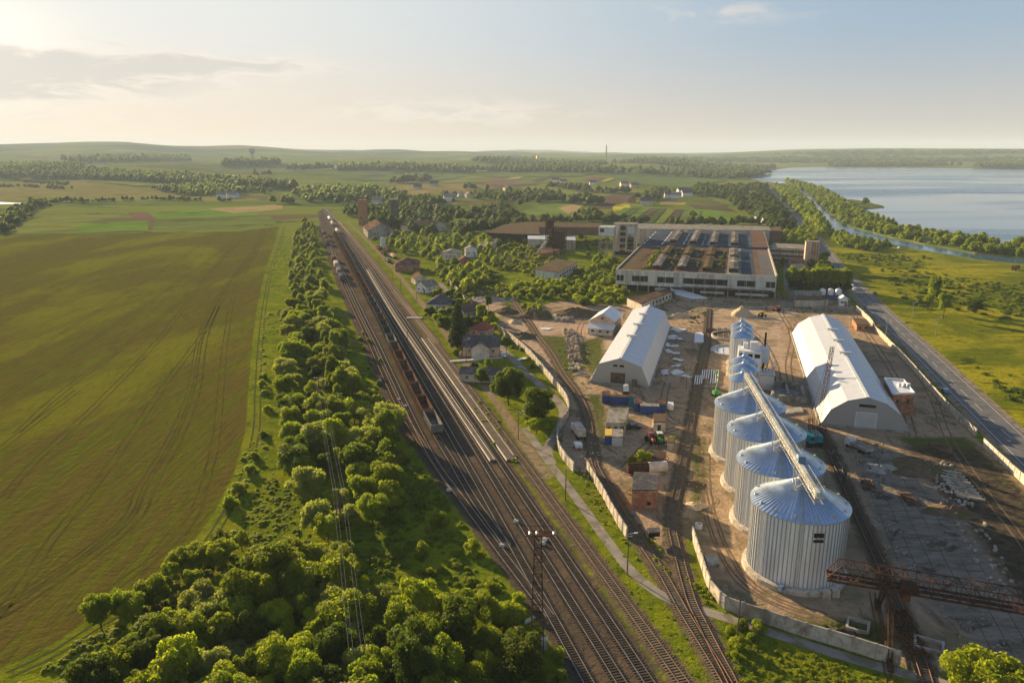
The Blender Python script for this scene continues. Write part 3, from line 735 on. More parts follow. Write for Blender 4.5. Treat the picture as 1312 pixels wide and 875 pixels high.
# slim silos : two groups of three
slim = []
for k, (a, lab) in enumerate([((951.4,409),'farthest of the slim silos, at the back of the rear group'), ((952,415),'middle slim silo of the rear group'), ((952,421),'front slim silo of the rear group beside the white machine house'),
     ((955,452.8),'rear slim silo of the front group'), ((955,462),'middle slim silo of the front group'), ((953.5,474),'slim silo where the conveyor bridge begins')]):
    p_ = G(a[0], a[1], 17.3); slim.append(p_)
    silo('slim_silo', (p_.x, p_.y, 0), 3.75, 14.6, 2.5, 30, 'tall galvanised ' + lab, 'slim silos in two groups', 26, False)
# machine house with elevators between the two groups
p_ = G(965, 450, 12)
t = empty('machine_house', (p_.x - .5, p_.y + 2, 0), -AX, 'white machine house with dark openings between the slim silo groups', 'machine house')
MB().box((0, 0, 6.2), (7.5, 8, 12.4)).build('wall', M['white_sheet'], t)
for x in (-2.4, .0, 2.4): MB().box((x, -4.02, 10.9), (1.7, .12, 1.3)).build('opening', M['dark'], t)
MB().box((1.2, -1.2, 13.8), (2.4, 2.6, 2.8)).box((-1.4, .8, 13.3), (1.5, 2.0, 1.8)).build('roof_housing', M['white_sheet'], t)
t2 = MB().box((0, 0, 9.3), (3.4, 3.4, 4.2)).box((0, 0, 12), (2.6, 2.6, 1.6)); 
tt = empty('elevator_tower', (p_.x + 5.2, p_.y + 4.0, 0), -AX, 'white box headed elevator tower with dark legs right of the machine house', 'elevator')
t2.build('head_box', M['white_sheet'], tt); MB().lattice((0, 0, 0), (0, 0, 7.4), 2.6, .12, 5, (0, 1, 0)).tube((0, 0, 0), (0, 0, 17.5), .35, 6).build('tower_frame', M['underframe'], tt)
MB().tube((0, 0, 12.6), (-2.5, -3.0, 16.4), .2, 6).build('spout', M['steel'], tt)
# conveyor bridge over the silo heads
e0, e1 = G(957, 476, 22.4), G(1051, 631, 22.4)
az_ = math.atan2(e0.x - e1.x, e0.y - e1.y); Lb = (e0 - e1).length
t = empty('conveyor_bridge', (e1.x, e1.y, 2.0), -az_, 'long straight conveyor bridge running over the heads of the big silos', 'conveyor')
MB().box((0, Lb / 2, 19.3), (1.5, Lb, .2)).build('deck', M['steel'], t)
cv = MB()
cv.box((-.2, Lb / 2 + .2, 19.8), (.6, Lb - .4, .55)); cv.box((-.2, Lb / 2 + .2, 20.12), (.74, Lb - .6, .08))
cv.build('conveyor_trough', M['panel'], t)
hr_ = MB()
for s in (-.78, .78):
    for z in (19.9, 20.6): hr_.tube((s, 0, z), (s, Lb, z), .05, 4)
    for k in range(int(Lb / 2) + 1): hr_.tube((s, k * 2, 19.3), (s, k * 2, 20.6), .05, 4)
hr_.build('handrail', M['steel'], t)
tr_ = MB().lattice((0, 0, 18.7), (0, Lb, 18.7), 1.4, .06, 30, (0, 0, 1), .9); tr_.build('truss', M['silo_rib'], t)
MB().box((0, 13.5, 20.7), (1.3, 1.5, 1.5)).build('drive_motor', M['car_blue'], t)
right_, fwd_ = loc_axis(az_)
for p_ in SL:
    q = Vector((p_.x, p_.y, 0)) - Vector((e1.x, e1.y, 0)); ly = q.dot(fwd_); lx = q.dot(right_)
    s_ = MB()
    yy = max(1.0, ly - 1.5)
    rad = math.hypot(lx, yy - ly); zroof = 16.9 - rad * .57
    for a_ in (-1.1, 1.1):
        for b_ in (-1.0, 1.0): s_.tube((a_, yy + b_, zroof - .5), (a_, yy + b_, 19.2), .09, 4)
    zz = zroof
    while zz < 18.6:
        for a_ in (-1.1, 1.1): s_.tube((a_, yy - 1, zz), (a_, yy + 1, min(19.2, zz + 1.6)), .05, 3)
        for b_ in (-1, 1): s_.tube((-1.1, yy + b_, zz), (1.1, yy + b_, min(19.2, zz + 1.6)), .05, 3)
        zz += 1.6
    s_.tube((0, yy + .5, 19.4), (lx, ly, 17.4), .2, 6)
    s_.build('bridge_support', M['steel'], t)
# second side gallery
sg = MB().box((1.3, 30, 18.2), (.5, 34, .5)); sg.build('side_conveyor', M['steel'], t)

# ================================================================== WAREHOUSES
def warehouse(name, px, sec, L, az, label, walls, roofs, nroof, vents, deco):
    """sec: outline from bottom-left over the ridge to bottom-right; nroof = indices of edges that are roof"""
    p_ = G(*px); t = empty(name, (p_.x, p_.y, 0), -az, label, 'warehouse')
    n = len(sec)
    for i in range(n - 1):
        a, b_ = sec[i], sec[i + 1]; m_ = roofs if i in nroof else walls
        dx, dz = b_[0] - a[0], b_[1] - a[1]; ln = math.hypot(dx, dz); nx_, nz_ = -dz / ln, dx / ln; th = .14
        MB().extrude([a, b_, (b_[0] - nx_ * th, b_[1] - nz_ * th), (a[0] - nx_ * th, a[1] - nz_ * th)], 0, L).build('roof_slope' if i in nroof else 'side_wall', m_, t)
    for y0, y1 in ((.05, .2), (L - .2, L - .05)):
        MB().extrude([(x * .992, z - .08 if z > 1 else z) for x, z in sec], y0, y1).build('gable_wall', walls, t)
    zt = max(z for x, z in sec)
    MB().box((0, L / 2, zt + .1), (.9, L + .5, .16)).build('ridge_cap', M['white_sheet'], t)
    pl = MB()
    for s in (-1, 1): pl.box((s * (sec[-1][0] + .15), L / 2, .3), (.5, L + .6, .6))
    pl.box((0, -.12, .25), (sec[-1][0] * 2, .3, .5)); pl.build('plinth', M['concrete'], t)
    for y in vents:
        v_ = MB().box((0, y, zt + .55), (3.4, .9, .35)).box((0, y, zt + .9), (3.9, 1.3, .12)).tube((-1.4, y, zt), (-1.4, y, zt + .5), .12).tube((1.4, y, zt), (1.4, y, zt + .5), .12)
        v_.build('roof_vent', M['grey_sheet'], t)
    for (nm, c_, d_, m_) in deco: MB().box(c_, d_).build(nm, m_, t)
    return t
wsheet = corrugated('warehouse_wall', (.6, .6, .59), (.52, .52, .515), .5, 1, rough=.5, metal=.0, seam=(1, 6.0, .03), depth=.05)
wroof = corrugated('warehouse_roof', (.54, .57, .61), (.47, .5, .54), .5, 1, rough=.4, metal=.15, seam=(1, 6.0, .03), depth=.05)
warehouse('warehouse', (793.5, 493), [(-10.3, 0), (-7.3, 7.0), (0, 9.5), (7.3, 7.0), (10.3, 0)], 93, AX, 'white warehouse with leaning walls and three ridge vents beside the blue containers', wsheet, wroof, (1, 2), (30, 50, 70),
   [('sliding_door', (-.6, .0, 2.1), (4.9, .16, 4.2), M['wagon_brown']), ('window', (-1.6, .0, 6.7), (1.5, .14, .7), M['dark']), ('window', (.6, .0, 6.7), (1.5, .14, .7), M['dark']), ('lean_porch', (5.2, -.7, 1.2), (1.6, 1.3, 2.4), M['wood'])])
W2 = warehouse('warehouse', (1107, 549.5), [(-11.9, 0), (-9.4, 5.0), (-5.2, 8.1), (0, 9.6), (5.2, 8.1), (9.4, 5.0), (11.9, 0)], 116, AX, 'longest white arched warehouse, standing by the road fence', wsheet, wroof, (1, 2, 3, 4), (48, 66, 84),
   [('sliding_door', (.2, .0, 2.4), (5.2, .16, 4.8), M['grey_sheet']), ('door_frame', (.2, .02, 2.5), (5.7, .14, 5.1), M['white_sheet']), ('window', (.2, .0, 7.0), (4.4, .16, .75), M['dark'])])

# ---- small white house with annex
def windows_row(t, x0, x1, n, y, z, w, h, m=None, frame=None, axis='x', d=.12):
    for k in range(n):
        x = x0 + (x1 - x0) * (k + .5) / n
        c_, s_ = ((x, y, z), (w, d, h)) if axis == 'x' else ((y, x, z), (d, w, h))
        o_ = MB().box(c_, s_).build('window', m or M['glass'], t)
        if frame:
            f_ = MB(); fw = .09
            if axis == 'x':
                for dx in (-w / 2, 0, w / 2): f_.box((x + dx, y, z), (fw, d + .06, h + fw))
                for dz in (-h / 2, h / 2): f_.box((x, y, z + dz), (w + fw, d + .05, fw))
            else:
                for dx in (-w / 2, 0, w / 2): f_.box((y, x + dx, z), (d + .06, fw, h + fw))
                for dz in (-h / 2, h / 2): f_.box((y, x, z + dz), (d + .05, w + fw, fw))
            f_.build('frame', frame, o_)
def house(name, loc, w, l, h, rh, rz, wall, roof, label, cat='house', hip=False, wins=True, chim=True, over=.45, group=None, detail=True, attic=False):
    """gable house, ridge along local y"""
    t = empty(name, loc, rz, label, cat, group)
    b_ = MB()
    if hip: b_.box((0, 0, h / 2), (w, l, h))
    else: b_.extrude([(-w / 2, 0), (w / 2, 0), (w / 2, h), (0, h + rh), (-w / 2, h)], -l / 2, l / 2)
    b_.build('wall', wall, t)
    rf = MB(); th = .14; e = over; k = rh / (w / 2)
    if hip:
        q = w / 2 * .95; W2_, L2_ = w / 2 + e, l / 2 + e
        z0 = h - e * k * .4
        rf.add([(-W2_, -L2_, z0), (W2_, -L2_, z0), (W2_, L2_, z0), (-W2_, L2_, z0), (0, -l / 2 + q, h + rh), (0, l / 2 - q, h + rh), (-W2_, -L2_, z0 - .12), (W2_, -L2_, z0 - .12), (W2_, L2_, z0 - .12), (-W2_, L2_, z0 - .12)],
               [(0, 1, 4), (1, 2, 5, 4), (2, 3, 5), (3, 0, 4, 5), (9, 8, 7, 6), (6, 7, 1, 0), (7, 8, 2, 1), (8, 9, 3, 2), (9, 6, 0, 3)])
    else:
        for s in (-1, 1):
            rf.extrude([(s * (w / 2 + e), h - e * k + .03), (0, h + rh + .03), (0, h + rh + .03 + th), (s * (w / 2 + e), h - e * k + .03 + th)], -l / 2 - e, l / 2 + e)
    ro = rf.build('roof', roof, t)
    if chim: MB().box((w * .12, l * .15, h + rh * .95), (.7, .6, 1.6)).build('chimney', M['brick'], ro)
    if wins and detail:
        fr = M['white_paint']
        windows_row(t, -w / 2 + .6, w / 2 - .6, max(2, int(w / 3.2)), -l / 2 - .02, h * .55, 1.1, 1.2, frame=fr)
        windows_row(t, -l / 2 + .8, l / 2 - .8, max(2, int(l / 3.4)), -w / 2 - .02, h * .55, 1.1, 1.2, frame=fr, axis='y')
        windows_row(t, -l / 2 + .8, l / 2 - .8, max(2, int(l / 3.4)), w / 2 + .02, h * .55, 1.1, 1.2, frame=fr, axis='y')
        MB().box((w * .3, -l / 2 - .03, 1.05), (1.0, .14, 2.1)).build('door', M['wood'], t)
    elif wins:
        windows_row(t, -w / 2, w / 2, 2, -l / 2 - .05, h * .6, 1.2, 1.3)
    if attic: MB().box((0, -l / 2 - .02, h + rh * .35), (1.1, .14, 1.1)).build('window', M['glass'], t)
    return t
g_ = G(771, 427)
r_, f_ = loc_axis(AX + R(4))
t = house('white_house', (g_.x + f_.x * 9, g_.y + f_.y * 9, 0), 10.5, 17, 5.6, 3.2, -AX - R(4), M['plaster_peach'], M['white_sheet'], 'small pale house with white metal roof and lean-to annex left of the white warehouse', attic=True, chim=False)
a_ = MB().box((0, -10.4, 1.4), (11, 4, 2.8)); an = a_.build('annex', M['plaster'], t)
MB().add([(-6, -13, 2.7), (6, -13, 2.7), (6, -8.4, 4.1), (-6, -8.4, 4.1), (-6, -13, 2.85), (6, -13, 2.85), (6, -8.4, 4.25), (-6, -8.4, 4.25)], [(0, 3, 2, 1), (4, 5, 6, 7), (0, 1, 5, 4), (1, 2, 6, 5), (2, 3, 7, 6), (3, 0, 4, 7)]).build('annex_roof', M['white_sheet'], an)
windows_row(an, -5, 5, 3, -12.42, 1.6, 1.2, 1.0)

# ================================================================== THE BIG DERELICT HALL
FL, FRt = G(789.6, 346, 12), G(995, 355, 12)
fx = (FRt - FL); FW = fx.length; fa = math.atan2(fx.y, fx.x)
t = FH = empty('factory_hall', (FL.x, FL.y, 0), fa, 'huge derelict factory hall with rows of roof lanterns and banded front', 'factory')
FD1, FD2 = 121, 236
sec = MB().box((FW / 2, FD2 / 2 + 2, 5.6), (FW - 1.5, FD2 - 3, 11.2)); sec.build('inner_hall', M['dark'], t)
# front facade: band of panels with strip windows, recessed dark base
MB().box((FW / 2, 0, 10.6), (FW, .5, 2.8)).build('facade_band', M['panel'], t)
MB().box((FW / 2, 0, 4.9), (FW, .5, 2.0)).build('facade_band', M['panel'], t)
zx = [(0, .002), (.052, .105), (.21, .268), (.375, .43), (.71, .767), (.88, .94), (.998, 1.0)]
pr = MB()
for a, b_ in zx: pr.box(((a + b_) / 2 * FW, 0, 7.55), (max(.5, (b_ - a) * FW), .5, 3.3))
pr.build('facade_panels', M['panel'], t)
for a, b_ in [(.002, .052), (.105, .21), (.268, .375), (.43, .71), (.767, .88), (.94, .998)]:
    nw = max(2, int((b_ - a) * FW / 5)); o_ = MB().box(((a + b_) / 2 * FW, .12, 7.55), ((b_ - a) * FW, .2, 3.3)).build('strip_window', M['dark'], t)
    mm = MB()
    mm.box(((a + b_) / 2 * FW, -.02, 5.98), ((b_ - a) * FW, .12, .16))
    for k in range(nw + 1): mm.box(((a + (b_ - a) * k / nw) * FW, -.05, 7.55), (.25, .2, 3.3))
    mm.build('mullions', M['panel_warm'], o_)
sm_ = MB()
for k in range(17): sm_.box((k * FW / 16, -.27, 7.9), (.14, .06, 8.0))
for z in (9.25, 5.85, 3.95): sm_.box((FW / 2, -.27, z), (FW, .05, .1))
sm_.build('panel_joints', M['concrete'], t)
for k in range(15): MB().box((k * FW / 14, .0, 1.9), (.6, .6, 3.9)).build('column', M['concrete'], t)
for cc, dd in (((.32 * FW, -1.5, 2.6), (.12 * FW, 3, .9)), ((.62 * FW, -1.2, 2.2), (.15 * FW, 2.4, 1.2)), ((.86 * FW, -1.3, 2.0), (.2 * FW, 2.6, .9))): MB().box(cc, dd).build('canopy', M['panel'], t)
#.box((.32 * FW, -1.5, 2.6), (.12 * FW, 3, .9)).box((.62 * FW, -1.2, 2.2), (.15 * FW, 2.4, 1.2)).box((.86 * FW, -1.3, 2.0), (.2 * FW, 2.6, .9)); lb.build('canopies', M['panel'], t)
pipe = MB().lattice((.43 * FW, -5, 4.4), (.98 * FW, -5, 4.4), 1.6, .12, 26, (0, 0, 1)); pipe.build('pipe_rack', M['rust'], t)
# side walls
for x, lab in ((0, 'left'), (FW, 'right')):
    MB().box((x, FD2 / 2, 9.4), (.5, FD2 - .6, 5.2)).build('side_wall', M['panel_warm'], t)
    MB().box((x, FD2 / 2, 3.4), (.44, FD2 - .7, 6.8)).build('side_wall', M['concrete'], t)
MB().box((FW / 2, FD2, 6), (FW, .5, 12)).build('rear_wall', M['panel_warm'], t)
# roofs, in long strips of different cover
strips1 = [(0, .1, 'roof_brown'), (.1, .2, 'roof_tar'), (.2, .36, 'roof_tar'), (.36, .52, 'roof_tar'), (.52, .70, 'roof_tar'), (.70, .79, 'roof_grey'), (.79, .875, 'roof_blue'), (.875, .91, 'roof_rusty'), (.91, 1.0, 'roof_grey_blue')]
M['roof_grey_blue'] = mat('roof_grey_blue', (.13, .13, .135), (.1, .105, .115), .2, rough=.75, stain=(.17, .12, .09), stain_scale=.05)
for a, b_, m_ in strips1:
    MB().box(((a + b_) / 2 * FW, FD1 / 2 + .3, 11.9 + (.0 if m_ != 'roof_grey' else .05)), ((b_ - a) * FW - .03, FD1 - .6, .3)).build('roof_strip', M[m_], t)
strips2 = [(0, .17, 'roof_blue'), (.17, .30, 'roof_grey_blue'), (.30, .72, 'roof_blue'), (.72, .88, 'roof_blue'), (.88, 1.0, 'roof_rusty')]
M['roof_grey_blue'] = mat('roof_grey_blue', (.13, .13, .135), (.1, .105, .115), .2, rough=.75, stain=(.26, .25, .24), stain_scale=.05)
for a, b_, m_ in strips2:
    MB().box(((a + b_) / 2 * FW, (FD1 + FD2) / 2, 12.7), ((b_ - a) * FW - .03, FD2 - FD1, .4)).build('roof_strip', M[m_], t)
wv = []
for k in range(41):
    x = FW * k / 40; wv.append((x, FD1 - 1.5 - 2.2 * math.sin(k / 40 * math.pi * 5) * .5 - .04 * k, 0))
wm = MB()
for k in range(40):
    a, b_ = wv[k], wv[k + 1]
    wm.add([(a[0], a[1] - 1.6, 11.95), (b_[0], b_[1] - 1.6, 11.95), (b_[0], b_[1] + 1.8, 13.1), (a[0], a[1] + 1.8, 13.1), (a[0], FD1 + 1, 12.95), (b_[0], FD1 + 1, 12.95)], [(0, 1, 2, 3), (3, 2, 5, 4)])
wm.build('roof_step', mat('roof_step', (.03, .05, .08), (.022, .036, .06), .3), t)
pa = MB().box((FW / 2, .15, 12.2), (FW, .7, .5)).box((0, FD2 / 2, 12.3), (.7, FD2, .6)).box((FW, FD2 / 2, 12.4), (.9, FD2, .9)); pa.build('parapet', M['concrete_pale'], t)
ln_i = 0
for f in (.25, .41, .575, .74):
    for (y0, y1, z0, mm_) in ((9, 58, 12.05, 'lantern' if f > .6 else 'lantern_moss'), (66, 104, 12.05, 'lantern_moss' if f < .7 else 'lantern'), (128, 205, 12.9, 'lantern')):
        if y0 == 9 and f in (.25, .41): mm_ = 'lantern'
        o_ = MB().extrude([(f * FW - 2.5, z0), (f * FW + 2.5, z0), (f * FW + 2.5, z0 + 2.1), (f * FW, z0 + 2.5), (f * FW - 2.5, z0 + 2.1)], y0, y1).build('roof_lantern', M[mm_], t)
        MB().box((f * FW, y0 - .05, z0 + 1.1), (4.4, .1, 1.5)).build('lantern_glazing', M['dark'], o_)
        sg_ = MB()
        for s in (-1, 1): sg_.box((f * FW + s * 2.52, (y0 + y1) / 2, z0 + 1.1), (.08, y1 - y0 - 1, 1.2))
        sg_.build('lantern_side_glazing', M['glass'], o_)
hol = MB()
for k in range(9): hol.box((.335 * FW + random.uniform(-.3, .3), 126 + k * 8.5, 12.93), (1.0, 4.5 * random.random() + 2, .05))
for k in range(7): hol.box((.49 * FW + random.uniform(-.4, .4), 128 + k * 9.5, 12.93), (.8, 2.5 * random.random() + 1, .05))
for k in range(5): hol.box((.165 * FW, 124 + k * 19, 12.93), (.7, 15, .05))
for k in range(5): hol.box((.005 * FW + 1, 124 + k * 19, 12.93), (.6, 12, .05))
hol.build('skylights', M['white_sheet'], t)['kind'] = 'stuff'
bm_ = MB()
for k in range(22):
    y = random.uniform(4, 116); x = random.choice([.14, .2, .3, .34, .47, .5, .63, .66]) * FW + random.uniform(-1, 1)
    bm_.box((x, y, 12.1), (random.uniform(.3, 1.6), random.uniform(3, 12), .14), 0)
bm_.build('roof_debris', M['roof_grey'], t)['kind'] = 'stuff'

# ---- bits of building from traced roof corners
def block(name, roof_px, h, wall, roof, label, cat='building', base=0.0, parapet=.0, wins=None, group=None, thick=.35, extra=None):
    P = [G(a, b_, h) for a, b_ in roof_px]; c_ = sum(P, Vector()) / len(P); c_.z = 0
    t = empty(name, c_, 0, label, cat, group)
    q = [(p_.x - c_.x, p_.y - c_.y) for p_ in P]
    MB().prism([(x * .985, y * .985) for x, y in q], base, h - thick).build('wall', wall, t)
    MB().prism(q, h - thick, h).build('roof', roof, t)
    if wins:
        for (i, n, rows, z0, dz, w_, hh) in wins:
            a, b_ = Vector(q[i]), Vector(q[(i + 1) % len(q)]); d_ = b_ - a; ang = math.atan2(d_.y, d_.x); nrm = Vector((d_.y, -d_.x)).normalized()
            if nrm.dot((a + b_) / 2) < 0: nrm = -nrm
            for r2 in range(rows):
                for k in range(n):
                    m_ = (a + d_ * (k + .5) / n) * .985 + nrm * .02
                    MB().box((m_.x, m_.y, z0 + r2 * dz), (w_, .16, hh), ang).build('window', M['dark'] if name.startswith('derelict') else M['glass'], t)
    return t
def base_block(name, px, w, l, h, az, wall, roof, label, cat='building', wins=None, **k):
    """box whose front-left ground corner is seen at px"""
    o = G(*px); r_, f_ = loc_axis(az); t = empty(name, o, -az, label, cat)
    MB().box((w / 2, l / 2, h / 2 - .1), (w - .3, l - .3, h - .2)).build('wall', wall, t)
    MB().box((w / 2, l / 2, h + .02), (w + .1, l + .1, .26)).build('roof', roof, t)
    return t
# five-storey block
t = base_block('derelict_tower_block', (784.6, 328), 16.8, 15, 24, AX, M['panel_warm'], M['roof_grey'], 'pale five storey derelict block with open floors left of the big hall')
for k in range(5): MB().box((7.2, .1, 21.2 - k * 4.5), (4.0, .3, 2.4 if k else 3.0)).build('window', M['dark'], t)
MB().box((13.2, .1, 10), (4.6, .3, 9)).build('open_bay', M['dark'], t)
for k in range(3): MB().box((13.2, .02, 7 + k * 3.2), (4.6, .3, .4)).build('floor_edge', M['concrete'], t)
MB().box((8.4, .0, 2.2), (15, .32, 2.6)).build('open_bay', M['dark'], t)
MB().box((13.3, .04, 19.6), (5, .3, 5.2)).build('grey_cladding', M['grey_sheet'], t)
# box on stilts
o = G(766, 331); t = empty('derelict_gallery_head', o, -AX, 'grey metal box on tall open stilts beside the pale tower block', 'building')
MB().box((5.6, 5, 20), (11.4, 10, 6.4)).build('head_box', M['grey_sheet'], t); MB().box((2.5, -.1, 20.6), (3, .3, 2.6)).build('window', M['dark'], t)
fr = MB()
for x in (.4, 5.6, 10.8):
    for y in (.4, 9.6): fr.box((x, y, 8.4), (.6, .6, 16.8))
for z in (5.5, 11):
    for y in (.4, 9.6): fr.box((5.6, y, z), (10.8, .4, .5))
fr.build('stilts', M['concrete'], t)
# long brown roofed halls
t = block('derelict_long_hall', [(623, 298), (645, 288), (675, 284), (700, 284.5), (692, 300), (668, 300)], 9, M['dark'], M['roof_brown'], 'long open sided hall with brown mossy roof at the left of the plant')
P = [G(a, b_, 0) for a, b_ in ((624, 308), (668, 309.5), (692, 309))]
c_ = MB()
for i in range(2):
    for k in range(6):
        q = P[i].lerp(P[i + 1], k / 6) - t.location; c_.box((q.x, q.y - .8, 4.3), (.9, .9, 8.6))
c_.build('columns', M['concrete_pale'], t)
block('derelict_connecting_gallery', [(690, 284.5), (770, 286), (770, 291.5), (690, 291)], 14, M['roof_rusty'], M['roof_brown'], 'long rusty gallery linking the brown hall with the tower block', base=7)
block('derelict_rear_hall', [(812, 286.5), (850, 287), (985, 290), (988, 295.5), (850, 293.5), (812, 293)], 13, M['panel_warm'], M['roof_grey'], 'long low hall crossing behind the big factory roof')
block('derelict_side_hall', [(1000, 293.5), (1004, 297), (976, 297), (978, 291), (1003, 292)], 10, M['roof_rusty'], M['roof_rusty'], 'rusty low hall at the far right corner behind the factory')
block('derelict_workshop', [(676, 300.5), (703, 301.5), (702, 307), (676, 306)], 8, M['panel_warm'], M['grey_sheet'], 'grey workshop with pale metal roof beside the rusty tower')
block('derelict_workshop', [(718, 301.5), (737, 303), (737.5, 308), (720, 307)], 8, M['panel_warm'], M['grey_sheet'], 'small grey workshop right of the rusty tower')
# rusty headframe
o = G(712, 324); t = empty('rusty_tower', o, -AX, 'tall rusty steel tower with broken cladding in the old plant', 'tower')
MB().lattice((-5, 0, 0), (-5, 0, 27), 5.0, .35, 7, (0, 1, 0)).build('mast', M['rust'], t)
MB().lattice((3, 0, 0), (3, 0, 20), 8.5, .35, 5, (0, 1, 0)).build('frame', M['rust'], t)
MB().box((3, 0, 10), (7, 7, 13)).build('cladding', M['rust'], t)
MB().box((-5, 0, 22), (3.4, 3.4, 6)).build('cladding', M['rust'], t)
cvr = MB(); cvr.box((0, 0, 0), (2, 14, 1.2)); co_ = cvr.build('chute', M['concrete_pale'], t); co_.location = (-9, -9, 5); co_.rotation_euler = (R(38), 0, R(-25))
MB().box((-3, -8, 1.8), (15, 9, 3.6)).build('brick_base', M['brick'], t)
# low hall with dark side
block('derelict_low_hall', [(685.7, 344.5), (711.5, 331.5), (740.6, 335.5), (716.6, 349)], 6, M['panel'], M['roof_brown'], 'low hall with brown flat roof among bushes, left of the tower block', wins=[(0, 5, 1, 3.6, 0, 2.5, 1.4), (2, 8, 1, 3.6, 0, 2.5, 1.4)])
block('derelict_low_shed', [(612.5, 312), (638, 304.5), (642, 308), (619, 317)], 4, M['plaster'], M['roof_grey'], 'long pale shed in front of the brown open hall')
block('derelict_low_shed', [(693, 318), (708, 317), (709, 323), (692, 325)], 4, M['brick'], M['roof_rusty'], 'small brick ruin below the rusty tower')
# low L-shaped shed by the front of the hall
t = block('brick_shed', [(803, 381), (820, 379), (858, 368.5), (861, 374), (835, 383.5), (822, 389.5)], 4.5, M['plaster'], M['roof_tar'], 'long low shed with dark tar roof in front of the factory', wins=[(3, 6, 1, 2.4, 0, 1.6, 1.6)])
block('flat_canopy', [(861, 369.5), (872, 370.5), (907, 381.5), (888, 382.5), (866, 377)], 2.4, M['concrete'], M['white_sheet'], 'white wedge shaped canopy roof lying before the factory front', 'canopy')
# office with tower
t = block('office_block', [(986, 317.2), (1035, 319.5), (1034, 313.5), (990, 311.5)], 11, M['panel_warm'], M['roof_grey'], 'three storey cream office wing with window rows beside the factory', wins=[(0, 12, 3, 2.2, 3.3, 1.9, 1.5)])
o = G(1030, 344.5); t = base_block('office_tower', (1029.5, 344.5), 8.8, 8, 18.2, AX, M['plaster_peach'], M['roof_grey'], 'taller plain office tower with vertical fins at the road')
fn = MB()
for x in (4.4, 6, 7.6): fn.box((x, -.15, 9), (.5, .5, 18))
fn.build('fins', M['brick'], t)
t = block('brick_shed', [(1010, 331), (1030, 332), (1031, 337), (1014, 337)], 5, M['plaster'], M['roof_rusty'], 'rust roofed shed tucked behind the office tower')
# compound with tanks
block('brick_shed', [(1016, 371.8), (1052, 372.5), (1053, 377), (1019, 377)], 4.5, M['concrete'], M['roof_grey'], 'long grey flat shed behind the row of trimmed trees')
block('brick_shed', [(1018, 378), (1050, 378), (1062, 383), (1043, 384.5), (1019, 384)], 3.6, M['panel_warm'], M['roof_brown'], 'brown roofed shed joined to the long grey one')
block('tank_shed', [(1052, 374), (1085, 375.5), (1090, 385), (1056, 383.5)], 2.2, M['concrete'], M['roof_blue'], 'low dark roofed compound carrying three white tanks')
for k, x in enumerate((1053.6, 1064, 1074)):
    o = G(x, 377.5, 2.2); t = empty('storage_tank', (o.x, o.y, 2.2), 0, 'white round tank on the dark compound roof, ' + ['leftmost', 'middle one', 'rightmost'][k] + ' of three', 'tank', 'three white tanks')
    MB().rev([(1.6, 0), (1.6, 2.6), (.9, 3.2), (.05, 3.4)], 20).build('shell', M['car_white'], t, True); MB().rev([(.4, 3.25), (.4, 3.6), (.05, 3.65)], 10).build('lid', M['steel'], t)
house('gate_hut', G(1082.5, 392.5) + Vector((0, 3, 0)), 4, 5, 3.6, 1.4, -AX, M['plaster_white'], M['white_sheet'], 'tiny gabled gate hut with white roof near the road', 'hut', chim=False)
t = block('brick_store', [(1092, 407), (1110.5, 409), (1114.5, 416), (1098, 416)], 2.8, M['brick_orange'], M['roof_brown'], 'small orange brick store against the roadside wall', wins=[(2, 2, 1, 1.4, 0, 1.2, 1.2)])
MB().box((5.4, -5, 1.1), (1.6, 1.6, 2.2)).build('brick_pier', M['brick_orange'], t)
# brick building with white flat roof
t = block('brick_office', [(1133.5, 483.6), (1158, 485.6), (1172, 502.8), (1144.4, 503.4)], 6.4, M['brick'], M['white_sheet'], 'brick building with white flat roof and roof units by the wall', wins=[(2, 2, 1, 3.6, 0, .9, 1.2)], thick=.5)
pp = [Vector((G(a, b_, 6.9).x, G(a, b_, 6.9).y, 0)) - t.location for a, b_ in ((1133.5, 483.6), (1158, 485.6), (1172, 502.8), (1144.4, 503.4))]
pm = MB()
for i in range(4):
    a, b_ = pp[i], pp[(i + 1) % 4]; m_ = (a + b_) / 2; d_ = b_ - a; pm.box((m_.x, m_.y, 6.65), (d_.length, .3, .55), math.atan2(d_.y, d_.x))
pm.build('parapet', M['white_sheet'], t)
for dx in (-.8, 1.2, 3): MB().box((.2 + dx * .75, -.9, 6.85), (.9, 1.1, 1.1)).build('roof_unit', M['car_white'], t)
c_ = G(1158, 531); MB().box((c_.x - t.location.x, c_.y - t.location.y + .8, 1.5), (5.4, 2.6, 3.0), -AX).build('annex', M['brick'], t)

# ================================================================== YARD SHEDS, CONTAINERS
def container(px, L, rz, m_, label, w=2.45, h=2.6, roof=None):
    o = G(*px); t = empty('container', o, rz, label, 'container', 'containers in the yard')
    b_ = MB().box((0, 0, h / 2 + .1), (L, w, h)); b_.build('shell', m_, t)
    rb = MB(); n = int(L / .3)
    for k in range(n):
        x = -L / 2 + (k + .5) * L / n
        for s in (-1, 1): rb.box((x, s * (w / 2 + .02), h / 2 + .1), (.12, .06, h - .3))
    for k in range(8):
        for s in (-1, 1): rb.box((s * (L / 2 + .02), -w / 2 + (k + .5) * w / 8, h / 2 + .1), (.06, .12, h - .3))
    rb.build('ribs', m_, t)
    MB().box((0, 0, h + .16), (L + .06, w + .06, .1)).build('roof', roof or M['wagon_brown'], t)
    return t
container((776.5, 514), 2.6, -.1, M['blue_paint'], 'blue container seen end-on, leftmost of the container row', 4.5, 2.5)
container((793, 517.5), 5.6, -.12, M['blue_paint'], 'blue container in the middle left of the row below the warehouse door')
container((808.5, 517), 2.4, -.1, M['teal'], 'teal container squeezed between two blue ones')
